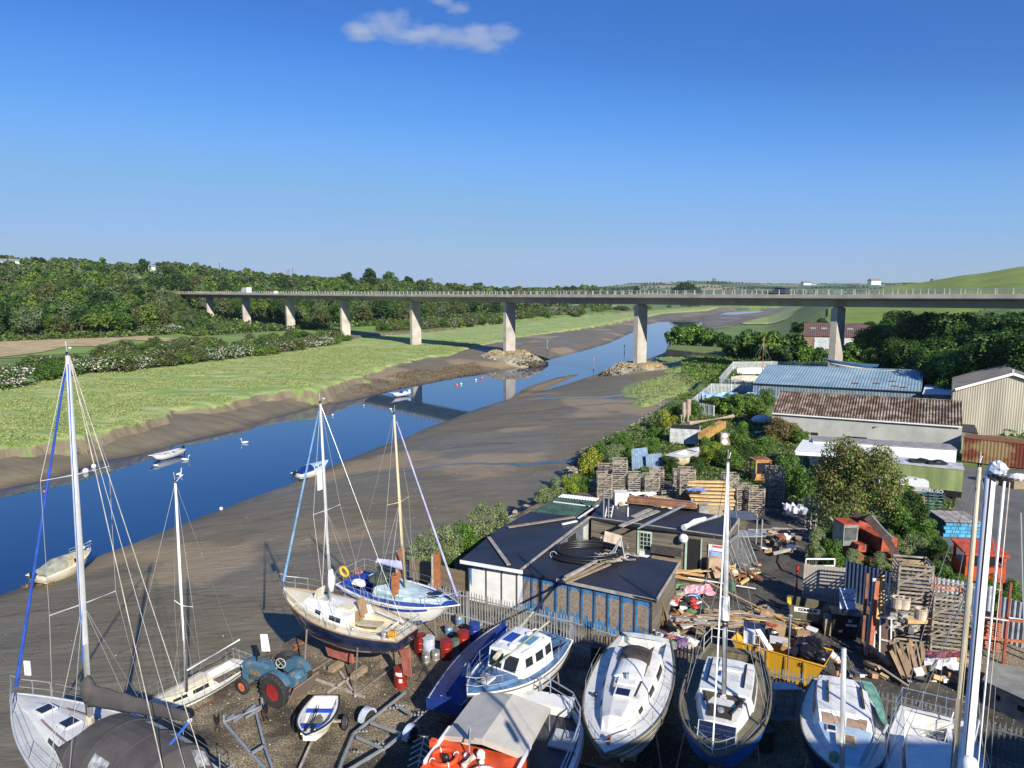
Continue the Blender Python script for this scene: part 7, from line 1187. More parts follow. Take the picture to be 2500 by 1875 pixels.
# empty trailers
t = thing('boat_trailer', 'rusty launching trailer with galvanised A-frame below the tractor', 'trailer', P(580,1775,0), -.75); T_ = lambda px, py, z=.4: mw(t).inverted() @ P(px, py, z)
q = MB()
for a_, b__ in (((546,1762),(640,1724)),((546,1762),(570,1745)),((570,1762),(622,1722)),((545,1763),(612,1840)),((625,1740),(645,1820)),((640,1728),(600,1752)),((612,1840),(645,1820)),((612,1840),(655,1885)),((645,1820),(670,1890))): q.beam(T_(*a_), T_(*b__), .08, .08)
q.beam(T_(640,1724), T_(640,1724)+V((0,0,.35)), .07,.07); q.beam(T_(546,1762), T_(546,1762)+V((0,0,.3)), .07,.07); q.build('frame', STEEL, t)
for px, py in ((648,1738),(530,1764)): p = T_(px, py, .36); d_ = (T_(648,1738,.36)-T_(530,1764,.36)).normalized(); q = MB(); q.tube(p-d_*.1, p+d_*.1, .36, n=22); o = q.build('wheel', TYRE, t); q = MB(); q.tube(p-d_*.12, p+d_*.12, .17, n=14); q.build('rim', RUST, o)
t = thing('boat_trailer', 'empty two-wheeled boat trailer with grey mudguards and keel rollers', 'trailer', P(950,1790,0), 0); q = MB(); T_ = lambda px, py, z=.45: mw(t).inverted() @ P(px, py, z)
for a_, b__ in (((865,1790),(990,1690)),((950,1820),(1045,1735)),((865,1790),(828,1880)),((950,1820),(850,1880)),((905,1765),(1000,1800)),((965,1720),(1005,1745)),((870,1800),(940,1830))): q.beam(T_(*a_), T_(*b__), .07, .1)
q.build('frame', STEEL, t); 
for px, py in ((897,1752),(1003,1795)):
    p = T_(px, py, .3); d_ = (T_(1003,1795,.3)-T_(897,1752,.3)).normalized(); up_ = V((0,0,1)); f_ = d_.cross(up_); q = MB(); q.tube(p-d_*.1, p+d_*.1, .31, n=20); q.build('wheel', TYRE, t)
    q = MB(); q.loft([[p+f_*cos(a)*.42+up_*sin(a)*.42-d_*.14, p+f_*cos(a)*.42+up_*sin(a)*.42+d_*.14] for a in [pi*i/10 for i in range(11)]]); q.loft([[p+f_*cos(a)*.42+up_*sin(a)*.42+d_*.14, p+f_*cos(a)*.34+up_*sin(a)*.34+d_*.14] for a in [pi*i/10 for i in range(11)]]); q.build('mudguard', mat('mudguard_grey', (.45,.5,.58), rough=.5), t)
for px, py in ((885,1785),(925,1815),(960,1728),(1020,1745),(1030,1738),(975,1722),(873,1835)):
    p = T_(px, py, .55); q = MB()
    for k in range(3): q.tube(p+V((.14*k-.14,0,0)), p+V((.14*k-.08,0,0)), .06, n=8)
    q.build('roller', STEEL, t)
t = thing('anchor_rack', 'rack of dark metal brackets standing below the empty boat trailer', 'rack', P(1030,1850,0)); q = MB()
for k in range(5): q.path([(-.4,.35*k-.9,.3),(0,.35*k-.85,.5),(.35,.35*k-.95,.3)], .03, 5)
q.beam((0,-1,.35),(0,.7,.35),.05,.05); q.build('brackets', STEEL, t)
# chain on the ground
def rope(name, lab, cat, pts, r, m, z=.05): q = MB(); W_ = [P(a, b, z) for a, b in pts]; c = W_[0].copy(); q.path([p-c for p in W_], r, 5); o = q.build(name, m, loc=c); return tag(o, lab, cat)
ch = []
for i in range(30): t_ = i/29; ch.append((470+(562-470)*t_, 1738-(1738-1686)*t_+(3 if i % 2 else -3)))
rope('chain', 'rusty chain lying along the edge of the yard left of the tractor', 'chain', ch, .03, RUST); rope('chain', 'heap of rusty chain at the yard corner beneath the navy boat bow', 'chain', [(712,1592),(725,1583),(718,1578),(740,1570),(733,1566),(750,1562),(744,1558)], .09, RUST)
rope('rope_line', 'black hose curled on the shaded lane', 'hose', [(1905,1340),(1898,1372),(1910,1392),(1935,1400)], .04, BLKP)
for i, (a_, b__) in enumerate([((770,1658),(890,1702)),((860,1650),(800,1690)),((830,1640),(868,1700))]): q = MB(); p0, p1 = P(*a_, .1), P(*b__, .1); q.beam(V((0,0,0)), p1-p0, .1, .08); o = q.build('timber_baulk', TRL, loc=p0); tag(o, ['long steel bar on the gravel under the navy boat','short bar crossing under the navy boat keel','bar lying beneath the navy boat bow'][i], 'bar')
# skip with rubbish
SKY_ = mat('skip_yellow', (.62,.34,.02), rough=.6, scale=1.6, det=9, col2=(.35,.14,.03), lo=.3, hi=.42); a_, b__ = P(1786,1562,1.35), P(2012,1628,1.35); a_.z = b__.z = 0; c_ = (a_+b__)/2; d_ = (b__-a_); rzS = math.atan2(d_.y, d_.x); Ls = d_.length; n_ = V((-d_.y, d_.x, 0)).normalized(); t = thing('skip', 'yellow skip number 12 heaped with bin bags and rubbish', 'skip', c_+n_*.85, rzS)
q = MB(); hw = .85; pr_ = [(-Ls/2,1.35),(-Ls/2+.6,.1),(Ls/2-.6,.1),(Ls/2,1.35)]
for s in (-1,1): q.add([V((x, s*hw*(1 if z > 1 else .85), z)) for x, z in pr_], [(0,1,2,3)])
for i in range(3): x0, z0_ = pr_[i]; x1, z1_ = pr_[i+1]; q.add([V((x0,-hw*(1 if z0_ > 1 else .85),z0_)), V((x1,-hw*(1 if z1_ > 1 else .85),z1_)), V((x1,hw*(1 if z1_ > 1 else .85),z1_)), V((x0,hw*(1 if z0_ > 1 else .85),z0_))], [(0,1,2,3)])
q.build('body', SKY_, t); q = MB(); q.path([(-Ls/2,-hw,1.36),(Ls/2,-hw,1.36),(Ls/2,hw,1.36),(-Ls/2,hw,1.36),(-Ls/2,-hw,1.36)], .05, 6)
q.build('rim', SKY_, t)
for x in (-1.2,-.4,.4,1.2): q = MB(); q.beam((x,-hw-.0,1.3), (x,-hw*.87-.03,.15), .08, .06); q.build('rib', mat('dirty_yellow', (.5,.27,.03)), t)
text(t, '12', (Ls/2-.95, -hw-.01, 1.12), .22, BLKP, axes((1,0,0),(0,.1,1)), bold=.01)
BAG = mat('black_bag', (.012,.012,.014), rough=.3, var=0); BOXC = mat('cardboard', (.42,.27,.15), rough=.85); random.seed(14); Tm = mw(t)
k = 0
for x, y, z, r_ in [(1.15,-.2,1.5,.38),(1.5,.2,1.45,.36),(.8,.3,1.55,.36),(.6,-.3,1.4,.32),(1.75,-.25,1.35,.3),(1.3,.4,1.75,.3),(-.6,.5,1.5,.3)]:
    q = MB(); q.ball((0,0,0), r_, 10, 7, (1.1,1,.8), .22); q.tube((0,0,r_*.7),(.03,0,r_*1.1),.06,.02,6); o = q.build('bin_bag', BAG, loc=Tm@V((x,y,z))); tag(o, 'shiny black bin bag heaped in the yellow skip', 'bin bag', 'black bin bags in the yellow skip')
def junk(name, lab, x, y, z, d, m, R, T=Tm, cat='box', txt=None):
    q = MB(); q.box((0,0,0), d, R=R); o = q.build(name, m, loc=T@V((x,y,z))); o.rotation_euler.z = rzS; tag(o, lab, cat); return o
rr = lambda a, b, c: (Matrix.Rotation(a,3,'X')@Matrix.Rotation(b,3,'Y')@Matrix.Rotation(c,3,'Z'))
o = junk('cardboard_box', 'large cardboard box with red printing in the skip', -.5,.75,1.75,(.85,.35,.6),BOXC,rr(-.2,.05,.1)); text(o, 'VELUX', (-.1,-.23,.2), .17, RED, axes((1,.1,0),(0,.2,1)), bold=.008)
junk('cardboard_box', 'small cardboard box in the middle of the skip', .3,-.35,1.5,(.4,.3,.3),BOXC,rr(.2,.3,.2)); junk('cardboard_box', 'open cardboard box above the bags in the skip', .75,.75,1.75,(.55,.4,.3),BOXC,rr(.1,0,.3)); junk('white_board', 'white plastic trough lying across the skip', -.75,-.2,1.45,(1.1,.3,.12),WHT,rr(.2,.5,-.6),cat='board'); junk('foam_sheet', 'grey sheet in the middle of the skip', -.1,.1,1.5,(.9,.5,.05),GREYD,rr(.2,.1,.3),cat='sheet'); junk('blue_sheet', 'crumpled dark blue sheeting at the left end of the skip', -1.4,.4,1.55,(1.0,.7,.3),mat('dark_blue_film', (.03,.04,.08), rough=.3),rr(.1,.1,.2),cat='sheeting')
# timber heap beyond the skip
def planks(name, lab, c, n, L_, spread, rz, mats, cat='plank', zs=.35, w_=.12, grp=None, tilt=.15, th=.04):
    for k in range(n):
        q = MB(); q.box((0,0,0), (L_*random.uniform(.5,1.1), w_*random.uniform(.6,1.3), th)); m_ = random.choice(mats); o = q.build(name, m_, loc=c+V((random.uniform(-spread,spread), random.uniform(-spread*.5,spread*.5), zs*random.random()+.03))); o.rotation_euler = (0, random.uniform(-tilt,tilt), rz+random.uniform(-.35,.35)); tag(o, lab, cat, grp or lab)
planks('scrap_plank', 'scrap timber in the heap beyond the yellow skip', P(1790,1520,0), 26, 2.6, 1.3, -.2, [YEL, WOOD, GREYW, BOXC]); planks('scrap_plank', 'pale lath in the spill of laths behind the skip', P(1900,1515,0), 22, 2.4, .8, -.75, [YEL, WOOD], w_=.07); planks('scrap_plank', 'grey board in the low heap left of the skip', P(1735,1535,0), 14, 2.4, .9, .1, [GREYW, WOOD])
planks('new_board', 'new yellow board on the pile by the open doorway', P(1672,1412,0), 10, 3.4, .45, -.1, [YEL], zs=.5, w_=.2, tilt=.03); planks('pallet_board', 'yellow pallet board under the pink sheeting', P(1668,1442,0), 9, 2.0, .7, .05, [YEL, WOOD], zs=.4, w_=.22, tilt=.05)
q = MB(); a_, b__ = P(1722,1418,.4), P(1965,1540,.1); q.beam(V((0,0,0)), b__-a_, .1, .06); o = q.build('long_lath', YEL, loc=a_); tag(o, 'very long yellow timber running from the mast foot to the laths', 'plank')
q = MB(); a_, b__ = P(1680,1410,.5), P(1845,1437,.15); q.beam(V((0,0,0)), b__-a_, .06, .05); o = q.build('white_pole', WHT, loc=a_); tag(o, 'long white pole lying in front of the open doorway', 'pole')
def cloth(name, lab, px, py, w_, h_, m, z=.4, seed=1, cat='sheeting', lift=.25):
    random.seed(seed); c = P(px, py, z); n = 8; q = MB(); G = [[V((w_*(i/n-.5)+random.uniform(-.06,.06), h_*(j/n-.5)+random.uniform(-.06,.06), lift*(.6*sin(i*1.7+j)+random.uniform(-.3,.3))*.5)) for j in range(n+1)] for i in range(n+1)]; q.loft(G); o = q.build(name, m, loc=c, smooth=False); return tag(o, lab, cat)
cloth('pink_sheet', 'torn pink and red plastic sheet on the board pile', 1705, 1440, 1.7, 1.3, mat('pink_film', (.8,.25,.3), rough=.3, scale=2, col2=(.85,.6,.6)), .5)
RC_ = [mat('rag_'+str(i), c, rough=.7) for i, c in enumerate([(.6,.6,.6),(.03,.03,.03),(.1,.25,.55),(.55,.05,.04),(.12,.2,.1),(.35,.3,.25),(.6,.25,.18),(.15,.08,.2)])]; random.seed(33)
names_ = ['white','black','blue','red','green','grey-brown','salmon','purple']
for i in range(34):
    k = random.choice([0,0,1,1,1,2,3,4,5,5,6]); px = random.uniform(1620, 1700); py = np.interp(px, [1620,1700], [1450,1480])+random.uniform(-26,26); q = MB(); q.ball((0,0,0), random.uniform(.14,.3), 7, 5, (1.3,1,.55), .35); o = q.build('rubbish_bag', RC_[k], loc=P(px, py, .2)+V((0,0,random.uniform(0,.3)))); tag(o, names_[k]+' bundle in the rubbish heap beside the black-roofed shed', 'rubbish', names_[k]+' rubbish beside the shed')
for i in range(22):
    k = random.choice([0,0,0,1,6,7,5,4]); px = random.uniform(1575, 1690); py = np.interp(px, [1575,1690], [1545,1572])+random.uniform(-9,12); q = MB(); q.ball((0,0,0), random.uniform(.16,.32), 7, 5, (1.3,1,.7), .35); o = q.build('rubbish_bag', RC_[k], loc=P(px, py, .35)); tag(o, names_[k]+' bundle stuffed against the palisade fence above the mastless boat', 'rubbish', names_[k]+' rubbish at the fence')
t = thing('pole_bundle', 'bundle of thin brown poles leaning on the corner of the blue shed', 'poles', P(1625,1530,0)); q = MB(); random.seed(2)
for k in range(12): q.tube((random.uniform(-.2,.2), random.uniform(-.2,.2), 0), (-.5+random.uniform(-.15,.2), .4+random.uniform(-.1,.1), 2.2), .025, n=5)
q.build('poles', mat('brown_cane', (.26,.15,.07)), t)
# tipping skip
GS = mat('mossy_green_skip', (.06,.09,.06), rough=.7, scale=3, det=8, col2=(.16,.11,.06)); p = P(1968,1520,0); t = thing('tipping_skip', 'dark green tipping skip with a white name plate', 'skip', p, -.33); L_ = 1.7; q = MB(); pr_ = [(-.95,1.15),(-.75,.35),(.5,.35),(1.0,1.05)]
for s in (-1,1): q.add([V((x, s*.6, z)) for x, z in pr_], [(0,1,2,3)])
for i in range(3): q.add([V((pr_[i][0],-.6,pr_[i][1])), V((pr_[i+1][0],-.6,pr_[i+1][1])), V((pr_[i+1][0],.6,pr_[i+1][1])), V((pr_[i][0],.6,pr_[i][1]))], [(0,1,2,3)])
q.build('body', GS, t); q = MB(); q.box((0,0,.25), (1.5,.9,.12)); q.box((0,0,.08), (1.2,.1,.16)); q.build('base_frame', GS, t); q = MB(); q.box((-.05,-.63,.95), (1.25,.02,.26)); q.build('name_plate', WHT, t); text(t, 'CONQUIP', (0,-.645,.95), .2, BLKP, axes((1,0,0),(0,0,1)), bold=.012); q = MB(); q.box((-.9,-.1,1.1), (.2,.5,.25)); q.build('yellow_bracket', DR['yellow'], t)
# wheeled bin etc
p = P(2058,1548,0); t = thing('waste_bin', 'black waste bin with white lettering beside the leaning white panel', 'bin', p, -.25); q = MB(); q.loft([[V((-.55,-.4,0)),V((.55,-.4,0)),V((.55,.4,0)),V((-.55,.4,0))],[V((-.65,-.48,1.15)),V((.65,-.48,1.15)),V((.65,.48,1.15)),V((-.65,.48,1.15))]], close=True, cap0=True, cap1=True); q.build('body', DR['black'], t); q = MB(); q.box((0,0,1.2), (1.35,1.0,.08)); q.build('lid', BLKP, t); text(t, '21', (.2,-.50,.95), .2, WHT, axes((1,0,0),(0,.05,1)), bold=.01); text(t, 'EUROPE', (.25,-.49,.72), .14, WHT, axes((1,0,0),(0,.05,1)), bold=.012)
q = MB(); q.box((-.8,-.1,.5), (.3,.6,1.0)); q.build('side_panel', WOOD, t)
p = P(2070,1500,1.0); t = thing('drawing_board', 'white panel with a house and hill drawing leaning on the black bin', 'panel', p); Rp = axes((1,-.25,0), (.12,.45,1)); q = MB(); q.box(Rp@V((0,.5,0)), (.75,1.6,.04), R=Rp); q.build('panel', mat('bluish_white', (.6,.68,.8)), t)
q = MB(); z_ = .03
for a_, b__ in (((-.3,.85),(-.05,1.05)),((-.05,1.05),(.1,.95)),((.1,.95),(.3,1.1)),((-.25,.7),(.3,.72)),((-.02,.9),(-.02,1.0))): q.beam(Rp@V((*a_, z_)), Rp@V((*b__, z_)), .02, .02)
q.build('drawing', BLKP, t)
# leaning timber and doors
random.seed(21)
defs = [(2103,1600,2118,1400,.13,RUST,'lattice-like rusty upright at the left end of the leaning timber'),(2112,1598,2136,1420,.14,GREYD,'grey pipe in the leaning timber rack'),(2119,1600,2142,1418,.2,mat('terracotta_pipe', (.45,.14,.07)),'terracotta-coloured pipe in the leaning timber rack'),(2134,1535,2150,1398,.2,mat('dark_oak', (.25,.15,.08)),'dark plank with a white end, tallest of the leaning timber'),(2141,1535,2156,1404,.18,YEL,'amber plank with a white end behind the dark one'),(2128,1535,2134,1412,.16,WHT,'white batten among the leaning timber'),(2152,1508,2162,1425,.2,WHT,'pale grey board right of the amber plank'),(2160,1505,2182,1408,.2,mat('orange_timber', (.6,.3,.1)),'orange plank slanting at the right of the leaning timber'),(2168,1510,2170,1478,.3,YEL,'short stub of yellow timber at the right of the rack'),(2241,1574,2246,1480,.26,YEL,'thick yellow post standing before the crates'),(2129,1535,2131,1470,.3,YEL,'stubby orange board in the timber rack')]
for k_, (x0, y0, x1, y1, w_, m_, lab) in enumerate(defs):
    b0_ = P(x0, y0, 0 if y0 > 1560 else .8)+V((0,-.09*k_,0)); e = AY(x1, y1, b0_.y+.35)-b0_; q = MB(); q.beam(V((0,0,0)), e, w_, .08, up=(0,1,0)); o = q.build('leaning_timber', m_, loc=b0_); tag(o, lab, 'timber')
def slabp(name, lab, quad, m, cat='door', z0=.05, extra=None):
    b0_, b1_ = P(*quad[0], z0), P(*quad[1], z0); t0, t1 = AY(*quad[3], b0_.y+.35), AY(*quad[2], b1_.y+.35); t = thing(name, lab, cat, b0_); q = MB(); q.slab([V((0,0,0)), b1_-b0_, t1-b0_, t0-b0_], .05); q.build('panel', m, t)
    if extra:
        q = MB(); A_ = [V((0,0,0)), b1_-b0_, t1-b0_, t0-b0_]; f = V((0,-.04,.02))
        for i in range(4): q.beam(A_[i]+f, A_[(i+1)%4]+f, .06, .06)
        q.beam(A_[0].lerp(A_[3],.45)+f, A_[1].lerp(A_[2],.45)+f, .06, .06); q.build('frame', extra, t)
slabp('ornate_panel', 'white wrought-pattern panel at the foot of the leaning timber', [(2117,1600),(2136,1604),(2137,1538),(2119,1535)], WHT, 'panel'); slabp('brown_door', 'brown glazed door with white frame leaning on the rack', [(2146,1605),(2173,1612),(2175,1511),(2148,1506)], mat('dark_brown_panel', (.16,.1,.08)), extra=WHT); slabp('white_door', 'narrow white board right of the brown door', [(2178,1612),(2191,1616),(2193,1574),(2181,1570)], mat('bluish_white', (.6,.68,.8)), 'board')
# crates
CR = mat('crate_wood', (.30,.26,.21), rough=.9, scale=4, var=.25, island=.25)
def crate_me(w=1.25, d=1.1, h=1.05):
    q = MB()
    for x in (-1,1):
        for y in (-1,1): q.box((x*(w/2-.04), y*(d/2-.04), h/2), (.09,.09,h))
    for k in range(6):
        z = .08+k*(h-.14)/5
        for y in (-1,1): q.box((0, y*(d/2+.01), z), (w,.025,.09))
        for x in (-1,1): q.box((x*(w/2+.01), 0, z), (.025,d,.09))
    q.beam((-w/2,-d/2-.03,.1),(w/2,-d/2-.03,h-.1),.09,.02,up=(0,1,0)); q.beam((w/2+.03,-d/2,.1),(w/2+.03,d/2,h-.1),.09,.02,up=(1,0,0)); q.box((0,0,.06), (w,d,.03)); me = bpy.data.meshes.new('crate'); me.from_pydata(q.v, [], q.f); me.materials.append(CR); return me
CM = crate_me(); CM2 = crate_me(1.5,1.2,1.15)
def crate(p, rz, lab, me=CM, fill=None, grp='slatted wooden crates'):
    o = bpy.data.objects.new('slatted_crate', me); C.objects.link(o); o.location = p; o.rotation_euler = (0, 0, rz); tag(o, lab, 'crate', grp)
random.seed(17); cols = [(1474,1212,2),(1511,1209,3),(1549,1213,2),(1588,1217,2),(1630,1222,1),(1612,1246,1),(1672,1235,3),(1700,1222,1),(1757,1205,1),(1787,1240,2),(1812,1245,2),(1840,1252,2),(1888,1232,3),(1475,1190,2),(1600,1200,2),(1660,1205,2),(1780,1215,2)]
for i, (px, py, n) in enumerate(cols):
    p = P(px, py, 0); rz0 = random.uniform(-.12,.05)
    for k in range(n): crate(V((p.x+random.uniform(-.05,.05), p.y+random.uniform(-.05,.05), 1.07*k)), rz0+random.uniform(-.04,.04), ['bottom','middle','top'][k if k < n-1 or n == 1 else 2] .replace('bottom','lowest')+' crate in a stack of the wooden crates behind the workshop', grp='slatted wooden crates behind the workshop')
for i, (px, py, n) in enumerate([(2212,1590,4),(2300,1610,3)]):
    p = P(px, py, 0)
    for k in range(n): crate(V((p.x, p.y, 1.17*k)), -.25, ['lowest','second','third','topmost'][k]+' crate in the '+['stack right of the leaning doors','stack topped with roof tiles'][i], CM2, grp='large crates in the storage rack')
p = P(2300,1610,0); TERR = mat('terracotta', (.5,.16,.08), rough=.8, island=.2)
t = thing('roof_tiles', 'row of terracotta ridge tiles on top of the right-hand crates', 'tiles', V((p.x, p.y, 3.52)), -.25); q = MB()
for k in range(9): q.loft([[V((-.6+.13*k+.05*dx, .22*cos(a), .2*sin(a))) for a in [pi*j/6 for j in range(7)]] for dx in (0,1)])
q.build('tiles', TERR, t); t = thing('roof_tiles', 'stack of terracotta tiles low at the right of the rack', 'tiles', P(2415,1605,0)); q = MB()
for k in range(14): q.box((random.uniform(-.05,.05),0,.5+.11*k), (.75,.35,.06), R=rr(0,random.uniform(.2,.35),0))
q.build('tiles', TERR, t)
for px, py, z, lab in [(2190,1462,3.3,'left cream chimney pot on the storage rack'),(2206,1464,3.3,'second cream chimney pot on the storage rack'),(2247,1490,3.0,'large buff chimney pot at the corner of the rack')]: q = MB(); q.lathe((0,0,0), [(.26,0),(.26,.45),(.28,.48),(.2,.5),(.2,.1)], 16); o = q.build('chimney_pot', mat('buff_pot', (.6,.48,.36)), loc=P(px, py+20, z-.2)); tag(o, lab, 'pot')
t = thing('stone_pile', 'pile of pale slates stacked in front of the crates', 'stones', P(2205,1545,1.2)); q = MB(); random.seed(8)
for k in range(60): q.box((random.uniform(-.7,.8), random.uniform(-.2,.2), random.uniform(0,1.0)), (.3,.2,.05), rz=random.uniform(-.5,.5))
q.build('slates', mat('pale_stone', (.45,.44,.4), island=.2), t)
t = thing('racking', 'rusty red pallet racking standing in the storage area', 'racking', P(2265,1600,0), -.25); q = MB()
for x in (0,3.2,4.9):
    q = MB(); q.box((x,0,2.0), (.1,.1,4.0)); q.build('upright', mat('rack_red', (.35,.08,.05)), t)
    q = MB(); q.box((x,1.0,2.0), (.1,.1,4.0)); q.build('upright', mat('rack_red', (.35,.08,.05)), t)
q = MB(); q.tube((0,-.1,2.35),(3.2,-.1,2.2),.035,n=6); q.tube((3.2,-.1,2.35),(4.9,-.1,2.3),.035,n=6); q.build('rail', WHT, t); q = MB()
for z in (1.2,2.2): q.beam((0,0,z),(4.9,0,z),.06,.12)
q.build('beam', mat('rack_orange', (.5,.14,.05)), t)
t = thing('plank_sack', 'bulk bag of old grey-brown boards standing before the rack', 'boards', P(2228,1665,0)); q = MB(); random.seed(9)
for k in range(34): x = random.uniform(-.55,.75); q.beam((x*.8, random.uniform(-.45,.35), 0), (x*1.2-.45, random.uniform(-.1,.4), random.uniform(1.2,2.0)), .16, .04, up=(0,1,0))
q.build('boards', mat('old_boards', (.24,.17,.11), rough=.9, island=.35), t); q = MB(); q.loft([[V((.8*cos(a), .6*sin(a), z)) for a in [2*pi*j/12 for j in range(13)]] for z in (0,.5)]); q.build('bag', mat('dark_sack', (.07,.06,.05)), t)
cloth('white_film', 'crumpled white plastic film bundle right of the old boards', 2290, 1615, 1.8, 1.0, mat('white_film_m', (.72,.72,.75), rough=.3), .9, 5, lift=.7); cloth('maroon_film', 'maroon netting over the white film bundle', 2310, 1598, 1.6, .5, mat('maroon', (.2,.04,.06)), 1.3, 6)
# heras panels
for i in range(3):
    t = thing('mesh_panel', 'galvanised mesh fence panel leaning on the end of the workshop', 'fence panel', P(1796+i*9, 1416-i*4, 0), .9, group='mesh panels leaning on the workshop'); q = MB(); A_ = [V((0,0,0)), V((2.6,0,0)), V((2.6,.9,2.0)), V((0,.9,2.0))]
    for k in range(4): q.tube(A_[k], A_[(k+1)%4], .03, n=6)
    q.build('frame', STEEL, t); q = MB()
    for k in range(1, 26): q.tube(A_[0].lerp(A_[1],k/26), A_[3].lerp(A_[2],k/26), .006, n=3)
    for k in range(1, 6): q.tube(A_[0].lerp(A_[3],k/6), A_[1].lerp(A_[2],k/6), .006, n=3)
    q.build('mesh', STEEL, t)
# cabinet, lamp post, chair
p = P(1918,1790,0); p.z = 0; t = thing('electrical_cabinet', 'open grey electrical cabinet with its door ajar between the boats', 'cabinet', P(1912,1770,0)); q = MB(); 
for d_, c__ in (((1.0,.04,1.3),(0,.3,1.0)),((.04,.5,1.3),(-.5,.05,1.0)),((.04,.5,1.3),(.5,.05,1.0)),((1.0,.5,.04),(0,.05,1.65)),((1.0,.5,.04),(0,.05,.35))): q.box(c__, d_)
q.build('case', mat('cabinet_grey', (.5,.5,.48), rough=.6), t); q = MB(); q.box((.68,-.45,1.0), (.04,1.0,1.3), rz=.35); q.build('door', mat('cabinet_grey', (.5,.5,.48)), t); q = MB()
for x, z, w_, h_ in ((-.2,1.3,.35,.15),(.2,1.3,.3,.12),(-.15,.95,.4,.2),(.2,.9,.2,.3),(0,.6,.5,.12)): q.box((x,.24,z), (w_,.1,h_))
q.build('switchgear', GREYD, t)
p = P(1919,1700,0); tp = AY(1926,1503,p.y); t = thing('lamp_post', 'thin grey post standing at the palisade fence in front of the skip', 'post', p); q = MB(); q.tube((0,0,0), (0,0,tp.z), .055, n=10); q.build('pole', STEEL, t); q = MB(); q.ball((0,0,tp.z), .1, 8, 5, (1,1,.7)); q.build('cap', STEEL, t)
p = P(1792,1418,0); t = thing('wooden_chair', 'small wooden chair with a cream cushion at the corner of the workshop', 'chair', p, .4); q = MB()
for x in (-.22,.22):
    for y in (-.22,.22): q.box((x,y,.22 if y < 0 else .5), (.05,.05,.44 if y < 0 else 1.0)); 
q.build('leg', YEL, t); q = MB(); q.box((0,0,.45), (.5,.5,.05)); q.build('seat', YEL, t); q = MB(); q.ball((0,0,.58), .24, 8, 6, (1,.9,.6)); q.build('cushion', CREAM, t); q = MB(); q.box((0,.22,.85), (.45,.03,.1)); q.box((0,.22,.7), (.45,.03,.08)); q.build('backrest', YEL, t)
o = boxy('cardboard_carton', 'tall buff cabinet beneath the notice board', 'cabinet', 1742, 1408, 0, (.8,.45,1.25), mat('buff_card', (.45,.33,.22)))
q = MB(); q.lathe((0,0,0), [(.25,0),(.28,.5),(.26,.55)], 12); o = q.build('green_tub', mat('tub_green', (.06,.13,.07)), loc=P(1785,1440,0)); tag(o, 'dark green tub in front of the wooden chair', 'tub'); q = MB(); q.ball((0,0,.15), .25, 8, 6, (1.2,1,.7), .1); o = q.build('red_bag', RED, loc=P(1782,1416,0)); tag(o, 'small red bag left of the wooden chair', 'bag')
q = MB(); q.tube((0,0,0),(0,0,1.6),.09,n=8); o = q.build('red_bollard', RED, loc=P(1944,1446,0)); tag(o, 'red cylinder standing left of the upright-board gate', 'bollard')
# timber stacks behind the workshop
random.seed(41)
for i in range(16):
    p0 = P(1690+random.uniform(-6,6), 1204+(i%8)*5.5, .0); q = MB(); z = .5+.95*((i%8)/8)*-.0+1.1*(1-(i%8)/8)+.2*(i//8); q.box((0,0,0), (3.3,.35,.12)); o = q.build('stacked_board', YEL, loc=P(1735+random.uniform(-8,8), 1176+(i%8)*9, z+.4)); o.rotation_euler.z = -.1+random.uniform(-.05,.05); tag(o, 'fresh yellow board in the timber stack behind the workshop', 'timber', 'fresh yellow boards behind the workshop')
q = MB(); q.slab([V((-1.1,-1,0)), V((1.4,-1,0)), V((1.4,1.2,.1)), V((-.8,1.2,.1))], .5); o = q.build('plywood_stack', mat('ply_yellow', (.58,.44,.24)), loc=P(1742,1248,1.6)); tag(o, 'square stack of plywood sheets behind the workshop roof', 'plywood'); o = boxy('brick_pack', 'grey shrink-wrapped pack on the plywood stack', 'pack', 1716, 1252, 1.7, (.7,.6,.6), GREYW)
cloth('white_film', 'white sheet under the plywood behind the workshop roof', 1735, 1262, 3.0, .9, WHT, 1.5, 9, lift=.1); cloth('blue_sheet', 'blue sheet on the yellow timber stack', 1700, 1196, 1.4, .8, mat('sheet_blue', (.15,.25,.6)), 2.1, 3, lift=.15)
cloth('white_film', 'white crumpled sheets on the crate stack by the shaded alley', 1942, 1243, 1.3, 1.3, WHT, 1.9, 12, lift=.9)
cloth('white_bundle', 'white wrapped bundle right of the cream heater', 1563, 1205, 2.2, .6, WHT, 2.9, 15, lift=.3); planks('roof_batten', 'yellow batten on the roof behind the brown strip bundle', P(1610,1222,2.8), 9, 1.6, .5, -.3, [YEL], zs=.15, w_=.1)
t = thing('post_and_rail', 'tall grey ladder-like timber frame at the end of the alley', 'frame', P(1978,1290,0)); q = MB()
for x in (-.4,0,.4): q.box((x,0,1.3), (.12,.12,2.6))
for z in (.6,1.3,2.0): q.box((0,-.03,z), (.9,.05,.1))
q.beam((0,-.1,2.4),(1.8,-.4,.4),.12,.1); q.build('timbers', GREYW, t)
o = MB(); o.slab([V((-1.1,-.7,0)),V((1.1,-.7,-.1)),V((1.0,.7,0)),V((-1.0,.7,.1))], .06); q = o.build('bench_roof', mat('slate_sheet', (.10,.115,.14), rough=.5), loc=P(1806,1256,2.3)); tag(q, 'small slate-grey sheet roof over a bench at the back corner of the workshop', 'roof sheet')
q = MB()
for x in (-.8,.8):
    for y in (-.5,.5): q.box((x,y,0), (.07,.07,2.2))
q.box((0,0,-.1), (1.8,1.1,.08)); o = q.build('work_bench', STEEL, loc=P(1825,1300,1.0)); tag(o, 'steel workbench beneath the small slate-grey sheet', 'bench')
q = MB()
